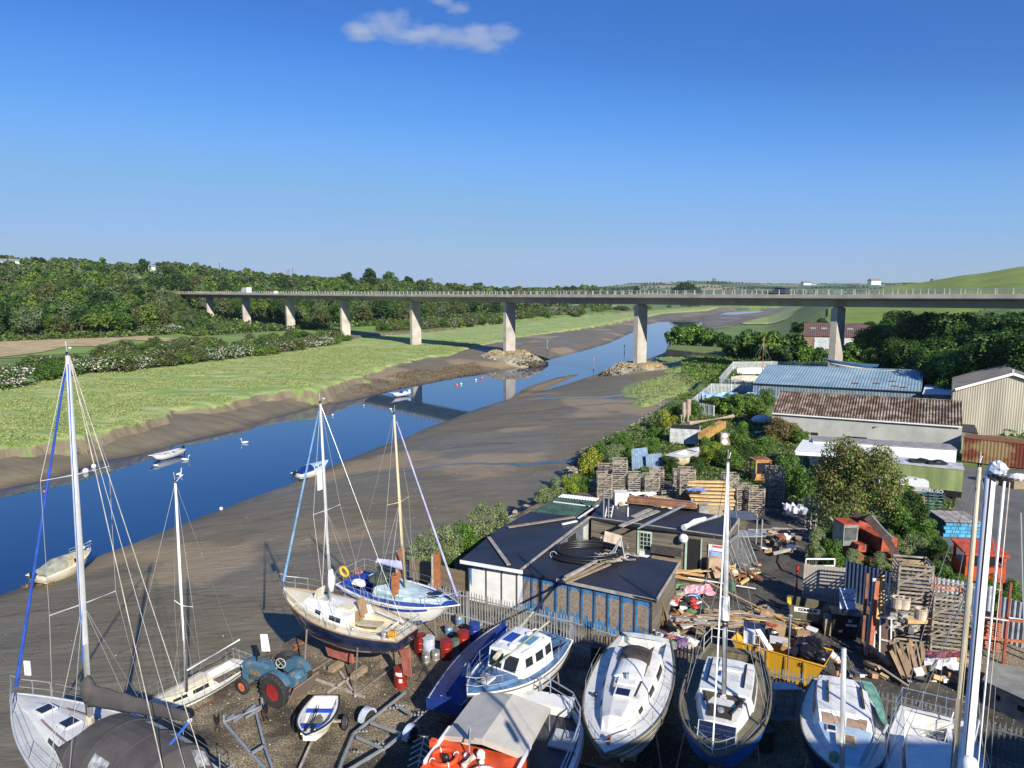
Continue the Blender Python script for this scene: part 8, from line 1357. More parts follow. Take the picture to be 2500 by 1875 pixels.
for i in range(18): q.box((random.uniform(-1.6,1.6), random.uniform(-.9,.9), .05+random.random()*.25), (2.6,.12,.05), rz=random.uniform(-.15,.15))
o = q.build('board_pile', GREYW, loc=P(1890,1308,0)); tag(o, 'low pile of wet grey boards in the shaded alley', 'boards')
# concrete slab-sided store lower right
st_ = thing('low_store', 'low grey-green concrete store with flat roof at the right edge', 'store', P(2450,1690,0)); T_ = lambda px, py, z: P(px, py, z)-st_.location; q = MB(); top = [T_(2398,1660,1.1), T_(2560,1735,1.1), T_(2620,1660,1.3), T_(2420,1615,1.3)]; q.slab(top, .1); q.build('roof', mat('green_grey_roof', (.24,.24,.20), scale=1.5), st_); q = MB(); ip = inset([(p.x, p.y) for p in top], .15); q.prism(ip, 0, 1.0); q.build('wall', mat('green_grey_wall', (.32,.31,.26), scale=2), st_)
for s in (.15,.55,.8): w0, w1 = V((*ip[0],0)), V((*ip[1],0)); q = MB(); q.beam(w0.lerp(w1,s)+V((0,-.03,.6)), w0.lerp(w1,s+.1)+V((0,-.03,.6)), .04, .22); q.build('vent', DARK, st_)
# ---------- derelict plot ----------
b = Boat('old_boat', 'abandoned white clinker boat with a rust-stained bottom among the weeds', 'boat', (1706,1098), (1638,1118), 1.3, 1.3, 2.3, depth=1.2, hullm=mat('stained_hull', (.62,.56,.42), rough=.8, scale=1.5, col2=(.4,.3,.15)), bottom=mat('orange_stain', (.5,.22,.1)), deckm=GELW, keel=0, ck=(.35,.75,.7,0), gun=GREYW, wl=.35); text(b.r, 'Jemima' if 0 else 'J', (-b.L/2-.03,0,1.0), .3, BLKP, axes((0,-1,0),(0,0,1)))
t = thing('scrap_cab', 'orange-brown digger cab sunk in the undergrowth', 'cab', P(1855,1168,0), .1); CABO = mat('faded_orange', (.5,.27,.09), rough=.7, scale=3, col2=(.3,.13,.06)); q = MB()
for x in (-.7,.7):
    for y in (-.6,.6): q.box((x,y,.9), (.14,.14,1.8))
q.box((0,0,1.85), (1.6,1.45,.12)); q.box((0,0,.3), (1.55,1.3,.6)); q.box((0,-.6,1.72), (1.5,.1,.15)); q.build('frame', CABO, t); q = MB(); q.box((0,-.58,1.1), (1.2,.03,.95)); q.build('window', GLASS, t); q = MB(); q.box((0,0,1.93), (1.1,1.0,.05)); q.build('roof_plate', RUST, t); q = MB(); q.box((-.9,-.2,.5), (.4,1.0,.35)); q.build('wing', BLKP, t)
o = boxy('container_box', 'grey box container with slatted top near the bank', 'container', 1672, 1078, 0, (3.4,2.6,1.7), mat('box_grey', (.5,.52,.52), rough=.7), -.25); q = MB()
for k in range(8): q.box((0,-1.1+k*.3,0), (3.2,.12,.06))
o2 = q.build('top_slats', DARK, loc=o.location+V((0,0,1.74))); o2.rotation_euler.z = -.25; tag(o2, 'dark slats lying on the grey box container', 'slats')
YB = mat('yellow_rust', (.5,.33,.08), rough=.8, scale=2, col2=(.3,.13,.05)); q = MB(); a_, b__ = P(1714,1065,1.4), P(1763,1035,1.6); q.beam(V((0,0,0)), b__-a_, .9, .8); o = q.build('crane_boom', YB, loc=a_); tag(o, 'rusty yellow box girder lying in the derelict plot', 'girder'); q = MB(); q.ball((0,0,.6), .9, 8, 6, (.7,.8,1.2), .25); o = q.build('rusty_lump', RUST, loc=P(1717,1085,0)); tag(o, 'brown rusted machine part below the yellow girder', 'scrap')
t = thing('engine_block', 'grey engine frame with two white drums standing in the weeds', 'machinery', P(1768,1085,0)); q = MB(); q.box((0,0,.7), (1.1,.9,1.4)); q.build('frame', mat('dry_grass_grey', (.3,.27,.2)), t); q = MB(); q.tube((-.1,-.5,1.1),(-.1,-.42,1.1),.3,n=14); q.build('drum', WHT, t); q = MB(); q.tube((-.1,-.5,.4),(-.1,-.42,.4),.32,n=14); q.build('drum', WHT, t)
t = thing('dead_trunks', 'pair of bleached tree trunks standing at the fence corner', 'tree stump', P(1672,1036,-.3)); q = MB(); q.path([(.35,0,0),(.4,0,1.5),(.38,0,3.4)], [.42,.36,.34], 9); q.path([(-.2,0,0),(-.15,0,1.3),(-.2,.1,3.0)], [.3,.26,.25], 9); q.path([(-.5,-.2,0),(-.6,-.3,1.3)], [.2,.15], 7); q.build('trunk', mat('bleached_bark', (.4,.31,.24), rough=.9, scale=3), t)
q = MB(); a_, b__ = P(1680,1034,.6), P(1790,1016,.6); q.tube(V((0,0,0)), b__-a_, .3, .25, 9); o = q.build('log', mat('bleached_bark', (.4,.31,.24)), loc=a_); tag(o, 'log lying behind the yellow girder', 'log')
cloth('blue_tarpaulin', 'long pale blue tarpaulin draped inside the palisade enclosure', 1785, 966, 8.5, 3.2, mat('light_blue_tarp', (.25,.42,.75), rough=.5), 1.2, 2, lift=1.2)
for px, py, w_, lab, m_ in [(1836,913,6.5,'white shrouded boat in the enclosure, the farther one',WHT),(1822,933,6.0,'buff shrouded boat in the enclosure, the nearer one',mat('buff_sheet', (.55,.48,.4)))]: q = MB(); R_ = [[V((w_*(i/10-.5), .95*cos(a)*sin(pi*min(.96,.12+i/11)), .1+1.3*sin(a)*(.75+.25*sin(pi*i/10)))) for a in [pi*j/8 for j in range(9)]] for i in range(11)]; q.loft(R_, cap0=True, cap1=True); o = q.build('covered_boat', m_, loc=P(px, py, -.2)); tag(o, lab, 'boat')
q = MB(); q.tube((0,0,0),(0,0,AY(1861,826,128).z+.5),.17,.1,8); p = AY(1862,888,128); t = thing('timber_mast', 'bare orange wooden mast with stays standing behind the palisade enclosure', 'mast', (p.x,128,-.3)); q.build('pole', mat('varnished_pine', (.6,.28,.09)), t); hT = AY(1861,826,128).z; q = MB()
for dx in (-4.5,-2.5,3.5,1.5): q.tube((0,0,hT-.5),(dx,0,.6),.03,n=4)
q.build('stays', GREYW, t)
def gig(px0, px1, py, Y, lab, m_, m2, B=1.7): a_, b__ = AY(px0, py, Y), AY(px1, py, Y-5); bb = Boat('long_boat', lab, 'boat', (a_.x,a_.y,0), (b__.x,b__.y,0), a_.z+.3, a_.z-.1, B, depth=.8, tw=.3, hullm=m_, bottom=m_, deckm=m2, keel=0, sheer=.4, ck=(.1,.85,.6,0), gun=m2)
gig(2006,2146,884,124,'long dark blue rowing gig stored behind the blue-roofed shed',mat('gig_blue', (.05,.13,.3)),mat('gig_green', (.08,.2,.2))); gig(2028,2188,897,117,'long pale pink and cream rowing gig behind the blue-roofed shed',mat('gig_pale', (.6,.52,.5)),CREAM)
q = MB(); q.box((0,0,0), (.9,.6,2.2)); q.box((1.5,0,.1), (2.5,.6,.05)); o = q.build('rack', STEEL, loc=P(2100,905,1)); bpy.data.objects.remove(o)
# white tank & scraps
q = MB(); q.ball((0,0,.6), .8, 10, 7, (1.6,.8,.8), .05); o = q.build('white_tank', WHT, loc=P(1858,1035,-.2)); tag(o, 'white holed tank lying against the end of the long shed', 'tank'); q = MB(); q.tube((-1.2,0,.3),(1.2,.3,.5),.18,n=8); o = q.build('white_pipe', WHT, loc=P(1868,1062,-.2)); tag(o, 'short white pipe lying beside the long shed', 'pipe')
for i, (px, py, z0_, z1_, lab) in enumerate([(1565,1150,2.2,.3,'bent blue corrugated sheet standing in the weeds, the left one'),(1600,1150,1.6,.3,'bent blue-grey sheet in the weeds, the right one')]): q = MB(); q.corr((-.9,0,0),(.9,.6,0),(.7,.9,z0_),(-1.0,.1,z0_),.25,.05); o = q.build('bent_sheet', mat('weathered_blue_sheet', (.22,.32,.46), rough=.6), loc=P(px, py, -.2)); tag(o, lab, 'metal sheet')
# excavator
EXR = mat('excavator_red', (.42,.07,.03), rough=.7, scale=2.5, det=10, col2=(.13,.045,.03), lo=.4, hi=.55); t = thing('excavator', 'derelict red excavator with dark boom among brambles', 'excavator', P(2135,1372,0), 0); T_ = lambda px, py, z: P(px, py, z)-t.location
q = MB(); q.box((.65,1.5,1.15), (1.2,3.0,.9), rz=.12); q.box((.45,2.6,1.5), (1.3,.9,1.2), rz=.12); q.box((-.7,.9,.8), (.7,1.2,.5), rz=.12); o = q.build('body', EXR, t); q = MB()
for k in range(4): q.box((1.0-.05*k, .3+.6*k, 1.62), (.5,.2,.04), rz=.12)
q.build('louvres', RUST, t); q = MB(); q.box((-1.25,1.6,1.45), (1.0,1.3,1.4), rz=.1); q.build('cab', mat('cab_grey_green', (.25,.29,.27), rough=.4), t); q = MB(); q.box((-1.25,1.6,2.2), (1.05,1.35,.1), rz=.1); q.build('cab_roof', EXR, t); q = MB(); q.box((-1.2,.93,1.55), (.8,.04,.85), rz=.1); q.build('window', mat('dull_glass', (.10,.11,.11)), t)
q = MB(); q.path([(-.25,2.3,2.3),(-.1,.9,2.6),(.3,-.5,1.9),(.75,-1.7,.7)], [.35,.33,.3,.25], 4); q.build('boom', mat('boom_brown', (.12,.07,.05), rough=.8), t); q = MB(); q.tube((.1,.9,2.8),(.55,-1.0,1.9),.08,n=8); q.build('ram', STEEL, t)
for sx in (-1.1,1.1): q = MB(); q.box((sx,1.3,.3), (.45,3.3,.6)); q.build('track', RUST, t)
t = thing('orange_cab', 'bright orange vehicle cab parked among shrubs behind the big mast', 'vehicle cab', P(2385,1412,0), -.2); ORC = mat('cab_orange', (.55,.08,.025), rough=.45); q = MB(); q.loft([[V((-1.1,-1.0,.2)),V((1.1,-1.0,.2)),V((1.1,1.0,.2)),V((-1.1,1.0,.2))],[V((-1.1,-1.0,1.1)),V((1.1,-1.0,1.1)),V((1.1,1.0,1.1)),V((-1.1,1.0,1.1))]], close=True, cap0=True, cap1=True)
for x in (-1.0,1.0):
    for y in (-.9,.9): q.box((x,y,1.5), (.14,.14,.9))
q.build('body', ORC, t); q = MB(); q.slab([V((-1.2,-1.1,1.95)),V((1.2,-1.1,1.95)),V((1.2,1.1,2.1)),V((-1.2,1.1,2.1))], .14); q.build('roof', ORC, t); q = MB(); q.box((-.15,-1.02,1.5), (1.4,.03,.6)); q.build('window', GLASS, t); q = MB(); q.box((1.02,0,1.5), (.03,1.4,.6)); q.build('window', GLASS, t)
q = MB(); q.box((0,0,0), (5,.5,.25), rz=-.2); o = q.build('yellow_beam', YB, loc=P(2225,1375,.3)); tag(o, 'long dull yellow steel beam on the ground right of the excavator', 'beam')
t = thing('blue_brick_pallet', 'pallet of bright blue blocks topped with grey boards beside the road', 'blocks', P(2328,1300,-.2), -.12); q = MB(); random.seed(5); BB = mat('block_blue', (.08,.36,.58), rough=.6, island=.25)
for k in range(4):
    for j in range(5): q.box((-1.0+.5*j+(.12 if k % 2 else 0), -1.0, .15+.27*k), (.46,.3,.23))
q.build('blocks', BB, t); q = MB(); q.box((0,.1,.6), (2.5,2.0,1.05)); q.build('load', mat('dark_load', (.05,.08,.1)), t); q = MB()
for j in range(5): q.box((-1.02+.51*j,0,1.22), (.47,2.5,.08))
q.build('top_boards', GREYW, t)
t = thing('wire_cage', 'tall teal wire cage standing left of the blue block pallet', 'cage', P(2272,1262,-.2)); q = MB(); 
for z in np.linspace(0,2.1,10): q.path([(-.5,-.5,z),(.5,-.5,z),(.5,.5,z),(-.5,.5,z),(-.5,-.5,z)], .02, 4)
for x, y in ((-.5,-.5),(0,-.5),(.5,-.5),(.5,0),(.5,.5),(-.5,.5),(-.5,0)): q.tube((x,y,0),(x,y,2.1),.02,n=4)
q.build('cage_wire', mat('teal_wire', (.10,.25,.27), rough=.5), t)
q = MB(); q.tube((0,0,0),(.25,1.6,-.2),.36,.36,12); o = q.build('sawn_log', mat('orange_log', (.6,.3,.1)), loc=P(2250,1222,.9)); tag(o, 'sawn log end glowing orange left of the wire cage', 'log')
t = thing('scrap_tank', 'rust-edged silver tank lying in front of the green trailer', 'tank', P(2200,1190,.6), -.15); q = MB(); q.loft([[V((x, .6*cos(a)-.2, .75*sin(a)+.3)) for a in [2*pi*j/12 for j in range(12)]] for x in (-2.1,-1,.6,1.9)], close=True, cap0=True, cap1=True); q.build('shell', mat('silver_tank', (.4,.42,.43), rough=.5, scale=2, col2=(.28,.13,.06), lo=.3, hi=.4), t); q = MB(); q.box((-1.5,-.75,.5), (.25,.3,.6)); q.box((-.9,-.75,.55), (.2,.3,.5)); q.build('fitting', RUST, t); q = MB(); q.path([(.8,-.5,.9),(1.9,-.3,.5),(2.3,0,-.5)], .12, 6); q.build('pipe', RUST, t)
for i, (px, py, lab) in enumerate([(2482,1190,'white wrapped pallet load on the road at the right edge'),(2432,1180,'smaller dark pallet with white top near the road edge')]): t = thing('pallet_load', lab, 'pallet', P(px, py, -.2)); q = MB(); q.box((0,0,.35), (1.3,1.1,.7)); q.build('crate', WOOD, t); q = MB(); q.ball((0,0,.95), .7, 10, 6, (1.05,.9,.5), .1); q.build('wrap', WHT, t)
# van by the trees
vehicle('van', 'white van parked in the shade of the trees beyond the blue shed', 'van', 0, 'van', WHITEP, at=P(2262,893,-.2), rz=pi*.93)
# small scrap strewn about the working parts of the yard
random.seed(91); SM_ = [(WOOD,'brown timber offcut'),(GREYW,'grey timber offcut'),(YEL,'yellow timber offcut'),(WHT,'white plastic scrap'),(BLKP,'black plastic scrap'),(RUST,'rusty metal scrap'),(STEEL,'grey metal scrap'),(BOXC,'cardboard scrap')]
for wh, x0, y0, x1, y1, n_, h_ in [('strewn in the shaded alley right of the workshop',1860,1290,1960,1345,26,.5),('in the clutter behind the workshop roof',1560,1205,1800,1250,34,1.0),('strewn over the lane before the bins',1840,1470,2010,1560,34,.35),('at the foot of the storage rack',2110,1590,2400,1660,34,.7),('against the end wall of the workshop',1775,1370,1850,1420,20,.7),('along the shed side above the mastless boat',1625,1470,1720,1545,30,.4),('around the skip end and the lane edge',1990,1640,2140,1690,18,.25),('among the shelves of the storage rack',2190,1480,2420,1570,44,2.0)]:
    for k in range(n_):
        m_, nm = random.choice(SM_); c = P(random.uniform(x0,x1), random.uniform(y0,y1), random.uniform(.05,h_)); q = MB(); L_ = random.uniform(.3,1.7) if 'timber' in nm or 'metal' in nm else random.uniform(.25,.6); q.box((0,0,0), (L_, random.uniform(.07,.25) if L_ > .7 else random.uniform(.2,.5), random.uniform(.04,.22))); o = q.build('scrap_piece', m_, loc=c); o.rotation_euler = (random.uniform(-.3,.3), random.uniform(-.35,.35), random.uniform(-1.6,1.6)); tag(o, nm+' '+wh, 'scrap', nm+' '+wh)
# person
t = thing('person', 'person in white shirt and black shorts bending over the end of the yellow skip', 'person', P(2046,1664,0), radians(135)); SKIN = mat('skin', (.5,.3,.2), rough=.6, var=.05)
def skinmesh(name, verts, edges, rad, m, par, lv=2):
    me = bpy.data.meshes.new(name); me.from_pydata(verts, edges, []); o = bpy.data.objects.new(name, me); C.objects.link(o); sk_ = o.modifiers.new('s', 'SKIN'); sk_.use_smooth_shade = True
    for i, r_ in enumerate(rad): v = me.skin_vertices[0].data[i]; v.radius = (r_, r_) if not isinstance(r_, tuple) else r_
    me.skin_vertices[0].data[0].use_root = True; sb = o.modifiers.new('u', 'SUBSURF'); sb.levels = sb.render_levels = lv
    dg = bpy.context.evaluated_depsgraph_get(); m2 = bpy.data.meshes.new_from_object(o.evaluated_get(dg)); m2.name = name; bpy.data.objects.remove(o); return link(name, m2, m, par, smooth=True)
# x forward (bending direction); hips at 0
vs = [(0,0,.92),(.18,0,1.05),(.38,0,1.16),(.52,0,1.18),(.62,0,1.16),(.74,0,1.12), (0,.1,.86),(.03,.11,.48),(-.04,.12,.09),(.14,.13,.04), (0,-.1,.86),(-.06,-.12,.48),(-.16,-.12,.09),(.02,-.13,.04), (.48,.19,1.15),(.62,.24,.9),(.78,.2,.75),(.86,.19,.7), (.48,-.19,1.15),(.66,-.23,.92),(.84,-.18,.8),(.92,-.17,.75)]
es = [(0,1),(1,2),(2,3),(3,4),(4,5),(0,6),(6,7),(7,8),(8,9),(0,10),(10,11),(11,12),(12,13),(3,14),(14,15),(15,16),(16,17),(3,18),(18,19),(19,20),(20,21)]
rd = [.15,.14,.15,.12,.055,.1,.1,.065,.045,.04,.1,.065,.045,.04,.065,.045,.035,.03,.065,.045,.035,.03]
body = skinmesh('body', vs, es, rd, SKIN, t); q = MB()
for sy in (1,-1):
    b0_ = V((.87,.19,.69)) if sy > 0 else V((.93,-.17,.74))
    for f in range(4): o_ = V((0,(f-1.5)*.022,0)); q.path([b0_+o_, b0_+o_+V((.045,0,-.03)), b0_+o_+V((.06,0,-.07+.008*abs(f-1.5)))], [.011,.010,.008], 5)
    q.path([b0_+V((-.03,-sy*.03,0)), b0_+V((.0,-sy*.055,-.03)), b0_+V((.02,-sy*.05,-.055))], [.012,.011,.008], 5)
fing = q.build('fingers', SKIN, t, smooth=True)
skinmesh('shirt', [(.02,0,.98),(.18,0,1.06),(.38,0,1.17),(.52,0,1.19),(.48,.19,1.16),(.57,.23,1.0),(.48,-.19,1.16),(.58,-.23,1.02)], [(0,1),(1,2),(2,3),(3,4),(4,5),(3,6),(6,7)], [.17,.16,.175,.14,.09,.075,.09,.075], mat('white_tshirt', (.72,.72,.75), rough=.9), t); skinmesh('shorts', [(0,0,.93),(0,.1,.84),(.02,.12,.56),(0,-.1,.84),(-.04,-.12,.56)], [(0,1),(1,2),(0,3),(3,4)], [.175,.13,.11,.13,.11], mat('black_shorts', (.02,.02,.025), rough=.9), t)
q = MB(); q.ball((.74,0,1.13), .1, 12, 9, (1.0,.82,1.15)); q.build('head', SKIN, t, smooth=True); q = MB(); q.ball((.725,0,1.155), .106, 12, 9, (1.0,.86,1.08)); q.build('hair', mat('dark_hair', (.05,.035,.025)), t, smooth=True); q = MB()
for sy in (-1,1): q.ball((.745,sy*.088,1.12), .022, 6, 5, (.7,.4,1.2))
q.build('ears', SKIN, t); q = MB()
for x, y in ((.1,.13),(-.02,-.13)): q.box((x,y,.04), (.27,.1,.08))
q.build('shoes', BLKP, t)
# ---------- near vegetation ----------
random.seed(77); W_ = 'on the bank beside the shed'
B = lambda *a, **k: bush(*a, **k)
bs = [ (1035,1400,95,105,'s','left end of the row beside the black-roofed shed'),(1085,1372,100,100,'s','second in the row beside the black-roofed shed'),(1135,1348,95,95,'g','third in the row beside the black-roofed shed'),(1180,1322,90,100,'s','fourth in the row beside the black-roofed shed'),(1222,1300,70,80,'s','last in the row beside the black-roofed shed'),(1075,1405,80,60,'d','below the silvery row at the shed fence'),
 (1325,1226,60,45,'s','by the mud beyond the green sheets'),(1355,1212,60,50,'s','next along the mud edge beyond the green sheets'),(1395,1206,60,55,'l','left of the crates nearest the green sheets'),(1425,1200,50,45,'g','tucked at the foot of the leftmost crates'),(1430,1172,55,75,'y','nearest the leftmost crates'),(1450,1140,50,55,'y','second up the bank'),(1470,1110,55,40,'g','above the yellow flowers on the bank'),(1500,1130,70,50,'s','behind the leftmost crates'),(1540,1120,65,45,'g','left of the bent blue sheet'),(1520,1090,60,38,'g','at the mud edge left of the grey box'),(1590,1100,60,40,'g','between bent sheet and grey box'),(1625,1048,60,55,'y','left of the grey box container'),(1645,1022,50,45,'g','below the bleached trunks on the left'),(1600,1065,45,30,'g','on the bank left of the grey box'),(1700,1010,60,40,'g','right of the bleached trunks'),
 (1730,1078,50,60,'g','between grey box and engine frame'),(1805,1085,65,70,'g','right of the engine frame'),(1740,1130,70,55,'l','below the engine frame'),(1780,1140,80,60,'g','centre of the derelict plot'),(1700,1150,60,40,'d','in front of the abandoned boat'),(1640,1150,70,40,'d','behind the crates below the abandoned boat'),(1820,1128,60,50,'d','left of the digger cab'),(1860,1100,80,45,'g','above the digger cab'),(1905,1075,100,60,'c','under the long shed wall, left'),(1950,1078,70,45,'g','under the long shed wall, right'),
 (1750,1008,55,45,'w','left part of the pale-flecked clump by the enclosure'),(1790,1012,75,58,'w','middle of the pale-flecked clump by the enclosure'),(1835,1010,75,55,'w','right part of the pale-flecked clump by the enclosure'),(1870,990,60,50,'g','between pale-flecked clump and blue shed'),
 (1925,1180,90,85,'g','right of the digger cab, upper'),(1960,1210,90,90,'g','left foot of the copper tree'),(1900,1225,70,60,'g','above the alley end'),(1870,1225,60,50,'s','below the digger cab'),(2185,1235,80,60,'g','right of the copper tree, upper'),(2225,1262,90,70,'d','left of the wire cage'),(2195,1300,100,90,'g','right of the excavator, upper'),(2250,1320,90,70,'g','below the blue block pallet'),(2225,1360,90,60,'s','right of the excavator body'),(2290,1352,70,45,'d','left of the orange cab'),(2300,1420,90,60,'g','below the orange cab, left'),(2345,1445,80,50,'g','below the orange cab, middle'),(2240,1420,80,45,'d','beneath the dull yellow beam'),(2060,1330,80,60,'d','left of the excavator cab'),(1990,1375,70,95,'s','behind the upright-board gate, left'),(2030,1385,70,85,'g','behind the upright-board gate, right'),(2080,1390,60,55,'s','behind the dark blue sheet fence'),(2460,1470,80,70,'g','right of the big mast'),(2480,1520,80,70,'g','at the right edge beside the road bend'),(2440,1520,60,50,'l','low at the right edge'),(2320,1215,40,30,'g','at the road edge by the green trailer'),(2200,1215,90,35,'d','beneath the scrap tank'),(2095,1345,60,40,'g','in front of the excavator cab'),(2150,1385,70,40,'s','in front of the excavator tracks'),(2175,1330,50,45,'g','hiding the right side of the excavator'),(2415,1425,60,40,'g','before the orange cab, right'),(1725,1100,50,40,'g','right of the abandoned boat'),(1575,1165,50,35,'g','at the foot of the bent sheets')]
for x, y, w_, h_, k, wh in bs: bush(x, y, w_, h_, k, wh)
for x, y, w_, h_ in [(1450,1435,0,0)][:0]: pass
bush(1448,1525,22,50,'g','small sapling growing against the blue panels', name='sapling', uniq='green sapling growing against the blue panelled wall')
# copper tree
CT = crown_mesh(15000, .13, 'wide', .4, [NEARLEAF[3], NEARLEAF[1]]); p = P(2078,1310,-.3); tree('copper_tree', CT, p, .66, 'broad tree with copper-tinted leaves between long shed and excavator', 'tree', None, 1.22)
# middle-distance trees right of the channel
FARSH = {k: shrubm(3200, .16, 0, [NEARLEAF[m_]], 22) for k, m_ in (('g',1),('d',0))}
for px, py, hp, mi, lab, sq in [(1655,842,52,1,'rounded bright tree on the quay nearest the water',.9),(1690,842,56,4,'taller rounded tree on the quay, second from the water',.9),(1730,845,48,1,'low rounded tree on the quay, third from the water',.85),(1765,850,42,3,'low pale tree at the right end of the quay',.8),
 (1800,872,60,0,'leafy tree left of the bare orange mast',.9),(1838,872,72,1,'tall leafy tree directly behind the orange mast',.95),(1885,880,78,1,'leafy tree right of the orange mast',.95),(1925,882,75,0,'dark leafy tree left of the far barn',.95),(1960,885,48,1,'low tree in front of the far barn, left',.8),(2000,885,42,3,'low tree in front of the far barn, middle',.8),(1905,888,45,3,'low bushy tree below the leafy ones left of the far barn',.8),
 (2085,886,55,1,'round tree at the foot of the nearest pier',.85),(2120,888,58,0,'round tree right of the nearest pier foot',.85),(2148,890,44,1,'low tree behind the stored gigs',.8)]:
    p = P(px, py, -.3); bush(px, py, hp*1.25, hp*1.0, {0:'d',1:'g',3:'d',4:'l'}[mi], '', z=-.6, name='leafy_tree', me=FARSH[{0:'d',1:'g',3:'d',4:'g'}[mi]], cat='tree', uniq=lab)
for i, (px, py, Y, h_, mi, lab) in enumerate([(1945,775,250,6,0,'dark hedge tree at the left end of the meadow hedge'),(1975,772,245,7,3,'dark hedge tree, second from the left in the meadow hedge'),(2005,775,240,7,0,'dark hedge tree left of the nearest pier'),(2035,778,235,6,0,'dark hedge tree just behind the nearest pier'),(2068,780,230,6,3,'dark hedge tree just right of the nearest pier'),(2100,780,225,6,0,'dark hedge tree above the far barn roof'),(2130,778,222,7,0,'dark hedge tree right of the far barn roof')]):
    p = AY(px, py+10, Y); p.z = lz(p.x, p.y)-.3; tree('hedge_tree', TREER[mi], p, h_/10, lab, 'tree', None, .95)
random.seed(31)
big = [(2160,820,150,13,1),(2195,800,150,14,1),(2230,790,145,15,4),(2265,785,140,15,0),(2305,780,135,15,0),(2345,775,130,16,0),(2385,780,125,15,1),(2425,775,120,15,0),(2465,780,115,14,0),(2500,775,110,14,0),(2180,870,135,9,0),(2225,870,128,9,0),(2275,860,118,10,0),(2320,850,112,11,1),(2360,860,108,11,1),(2400,850,104,12,1),(2440,855,100,12,0),(2480,860,98,11,0),(2520,860,95,12,0),(2300,890,108,7,0),(2345,905,104,7,1),(2240,840,140,11,3),(2540,800,105,15,0),(2390,900,106,8,0),(2430,890,110,9,0),(2150,850,140,8,1),(2560,880,95,10,0),(2180,780,175,13,0),(2280,760,165,14,0),(2380,755,155,15,0),(2460,755,145,15,0)]
for px, py, Y, h_, mi in big:
    p = AY(px, py, Y); p.z = lz(p.x, p.y)-.4; tp = {0:'dark leafy',1:'mid green leafy',3:'spreading leafy',4:'yellow-green leafy'}[mi]
    h2 = min(h_, (AY(px, 756 if px > 2240 else 752, Y).z-p.z)*.93) ; tree('hillside_tree', TREER[mi], p, max(.5, h2/10), tp+' tree in the dense stand below the right end of the viaduct', 'tree', 'trees below the right end of the viaduct: '+tp, 1.0)
scatter('slope_scrub', PL([(2120,900),(2330,905),(2560,900),(2700,780),(2560,770),(2250,770),(2140,800)], -.3)[:0] or UY([(.50,112),(.72,84),(.95,80),(.95,230),(.6,230),(.50,170)]), 60000, .28, 2.2, [NEARLEAF[0], NEARLEAF[1], NEARLEAF[0]], 'dense scrub covering the slope below the right end of the viaduct', zf=land)
scatter('river_bank_scrub', UY([(.24,155),(.30,120),(.33,112),(.42,118),(.50,125),(.50,200),(.40,230),(.24,185)]), 30000, .2, 1.0, [NEARLEAF[1], NEARLEAF[4], NEARLEAF[0]], 'rough grass and scrub between quay and enclosure', zf=land)
# bank below the right hand enclosure
scatter('reedy_bank', UY([(.22,100),(.27,96),(.30,112),(.27,125),(.235,120)]), 9000, .12, .6, [NEARLEAF[1], NEARLEAF[4]], 'rough grass on the bank outside the pale fence', zf=lambda x, y: np.maximum(ground(x,y), -1.6))
# houses and pylons on the far hills
def house(px, py, Y, w_, h_, lab, m_=None, roof=None):
    p = AY(px, py, Y); t = thing('cottage', lab, 'house', p, .2); q = MB(); q.box((0,0,h_*.25), (w_,w_*.55,h_*1.0)); q.build('wall', m_ or WHT, t); q = MB(); q.loft([[V((-w_*.53,-w_*.32,h_*.72)),V((-w_*.53,0,h_*1.25)),V((-w_*.53,w_*.32,h_*.72))],[V((w_*.53,-w_*.32,h_*.72)),V((w_*.53,0,h_*1.25)),V((w_*.53,w_*.32,h_*.72))]], cap0=True, cap1=True); q.build('roof', roof or mat('slate', (.2,.2,.22)), t)
house(4,648,600,9,4.5,'white cottage at the far left edge of the hill'); house(36,646,640,9,4,'white gabled cottage left of the small dark skyline tree'); house(372,660,560,5,3.5,'white gable peeping out right of the dark round skyline tree')
for i, (px, py, Y, w_) in enumerate([(1806,698,3400,30),(1968,697,3300,40),(1985,698,3300,25),(2134,693,3000,45),(2150,707,2700,30),(2282,689,2900,30),(1626,700,3000,40),(1403,754,640,8),(1500,753,760,7)]): house(px, py, Y, w_, w_*.4, ['tiny white farm below the brown hill','white buildings on the far skyline, left pair','white building on the far skyline, right of the pair','white house on the far right hill','small white house just above the deck right of the car','white house among trees where the green hill begins','pale hamlet left of the wooded knoll','pale shed among trees seen under the deck','second pale shed among trees seen under the deck'][i])
p = AY(1744, 690, 3450); q = MB(); z_ = gz(p.x, 3450); q.box((0,0,12), (14,14,30)); o = q.build('hill_tower', mat('dark_stone', (.12,.12,.13)), loc=(p.x, 3450, p.z-6)); tag(o, 'tiny dark tower on top of the brown far hill', 'tower')
for px, py, lab in [(701,668,'left thin pole of the trio on the skyline'),(706,667,'middle thin pole of the trio on the skyline'),(715,664,'right taller pole of the trio on the skyline'),(537,650,'lone thin pole on the wooded skyline')]: b0_ = AY(px, 672, 700); tp = AY(px, py-9, 700); t = thing('telegraph_pole', lab, 'pole', (b0_.x, 700, b0_.z-4)); q = MB(); q.tube((0,0,0),(0,0,tp.z-b0_.z+4),.35,n=6); q.build('pole', BARK, t); q = MB(); q.box((0,0,tp.z-b0_.z+3.2), (1.8,.2,.2)); q.build('crossarm', BARK, t)
q = MB(); a_, b__ = AY(262,782,290), AY(293,758,293); q.tube(V((0,0,0)), b__-a_, .35, .25, 7); q.tube(V((.5,0,.2)), b__-a_+V((1.5,0,-1.5)), .2, .12, 6); o = q.build('fallen_trunk', mat('bleached', (.6,.52,.4)), loc=a_); tag(o, 'bleached fallen trunk lying across the left wood', 'trunk')
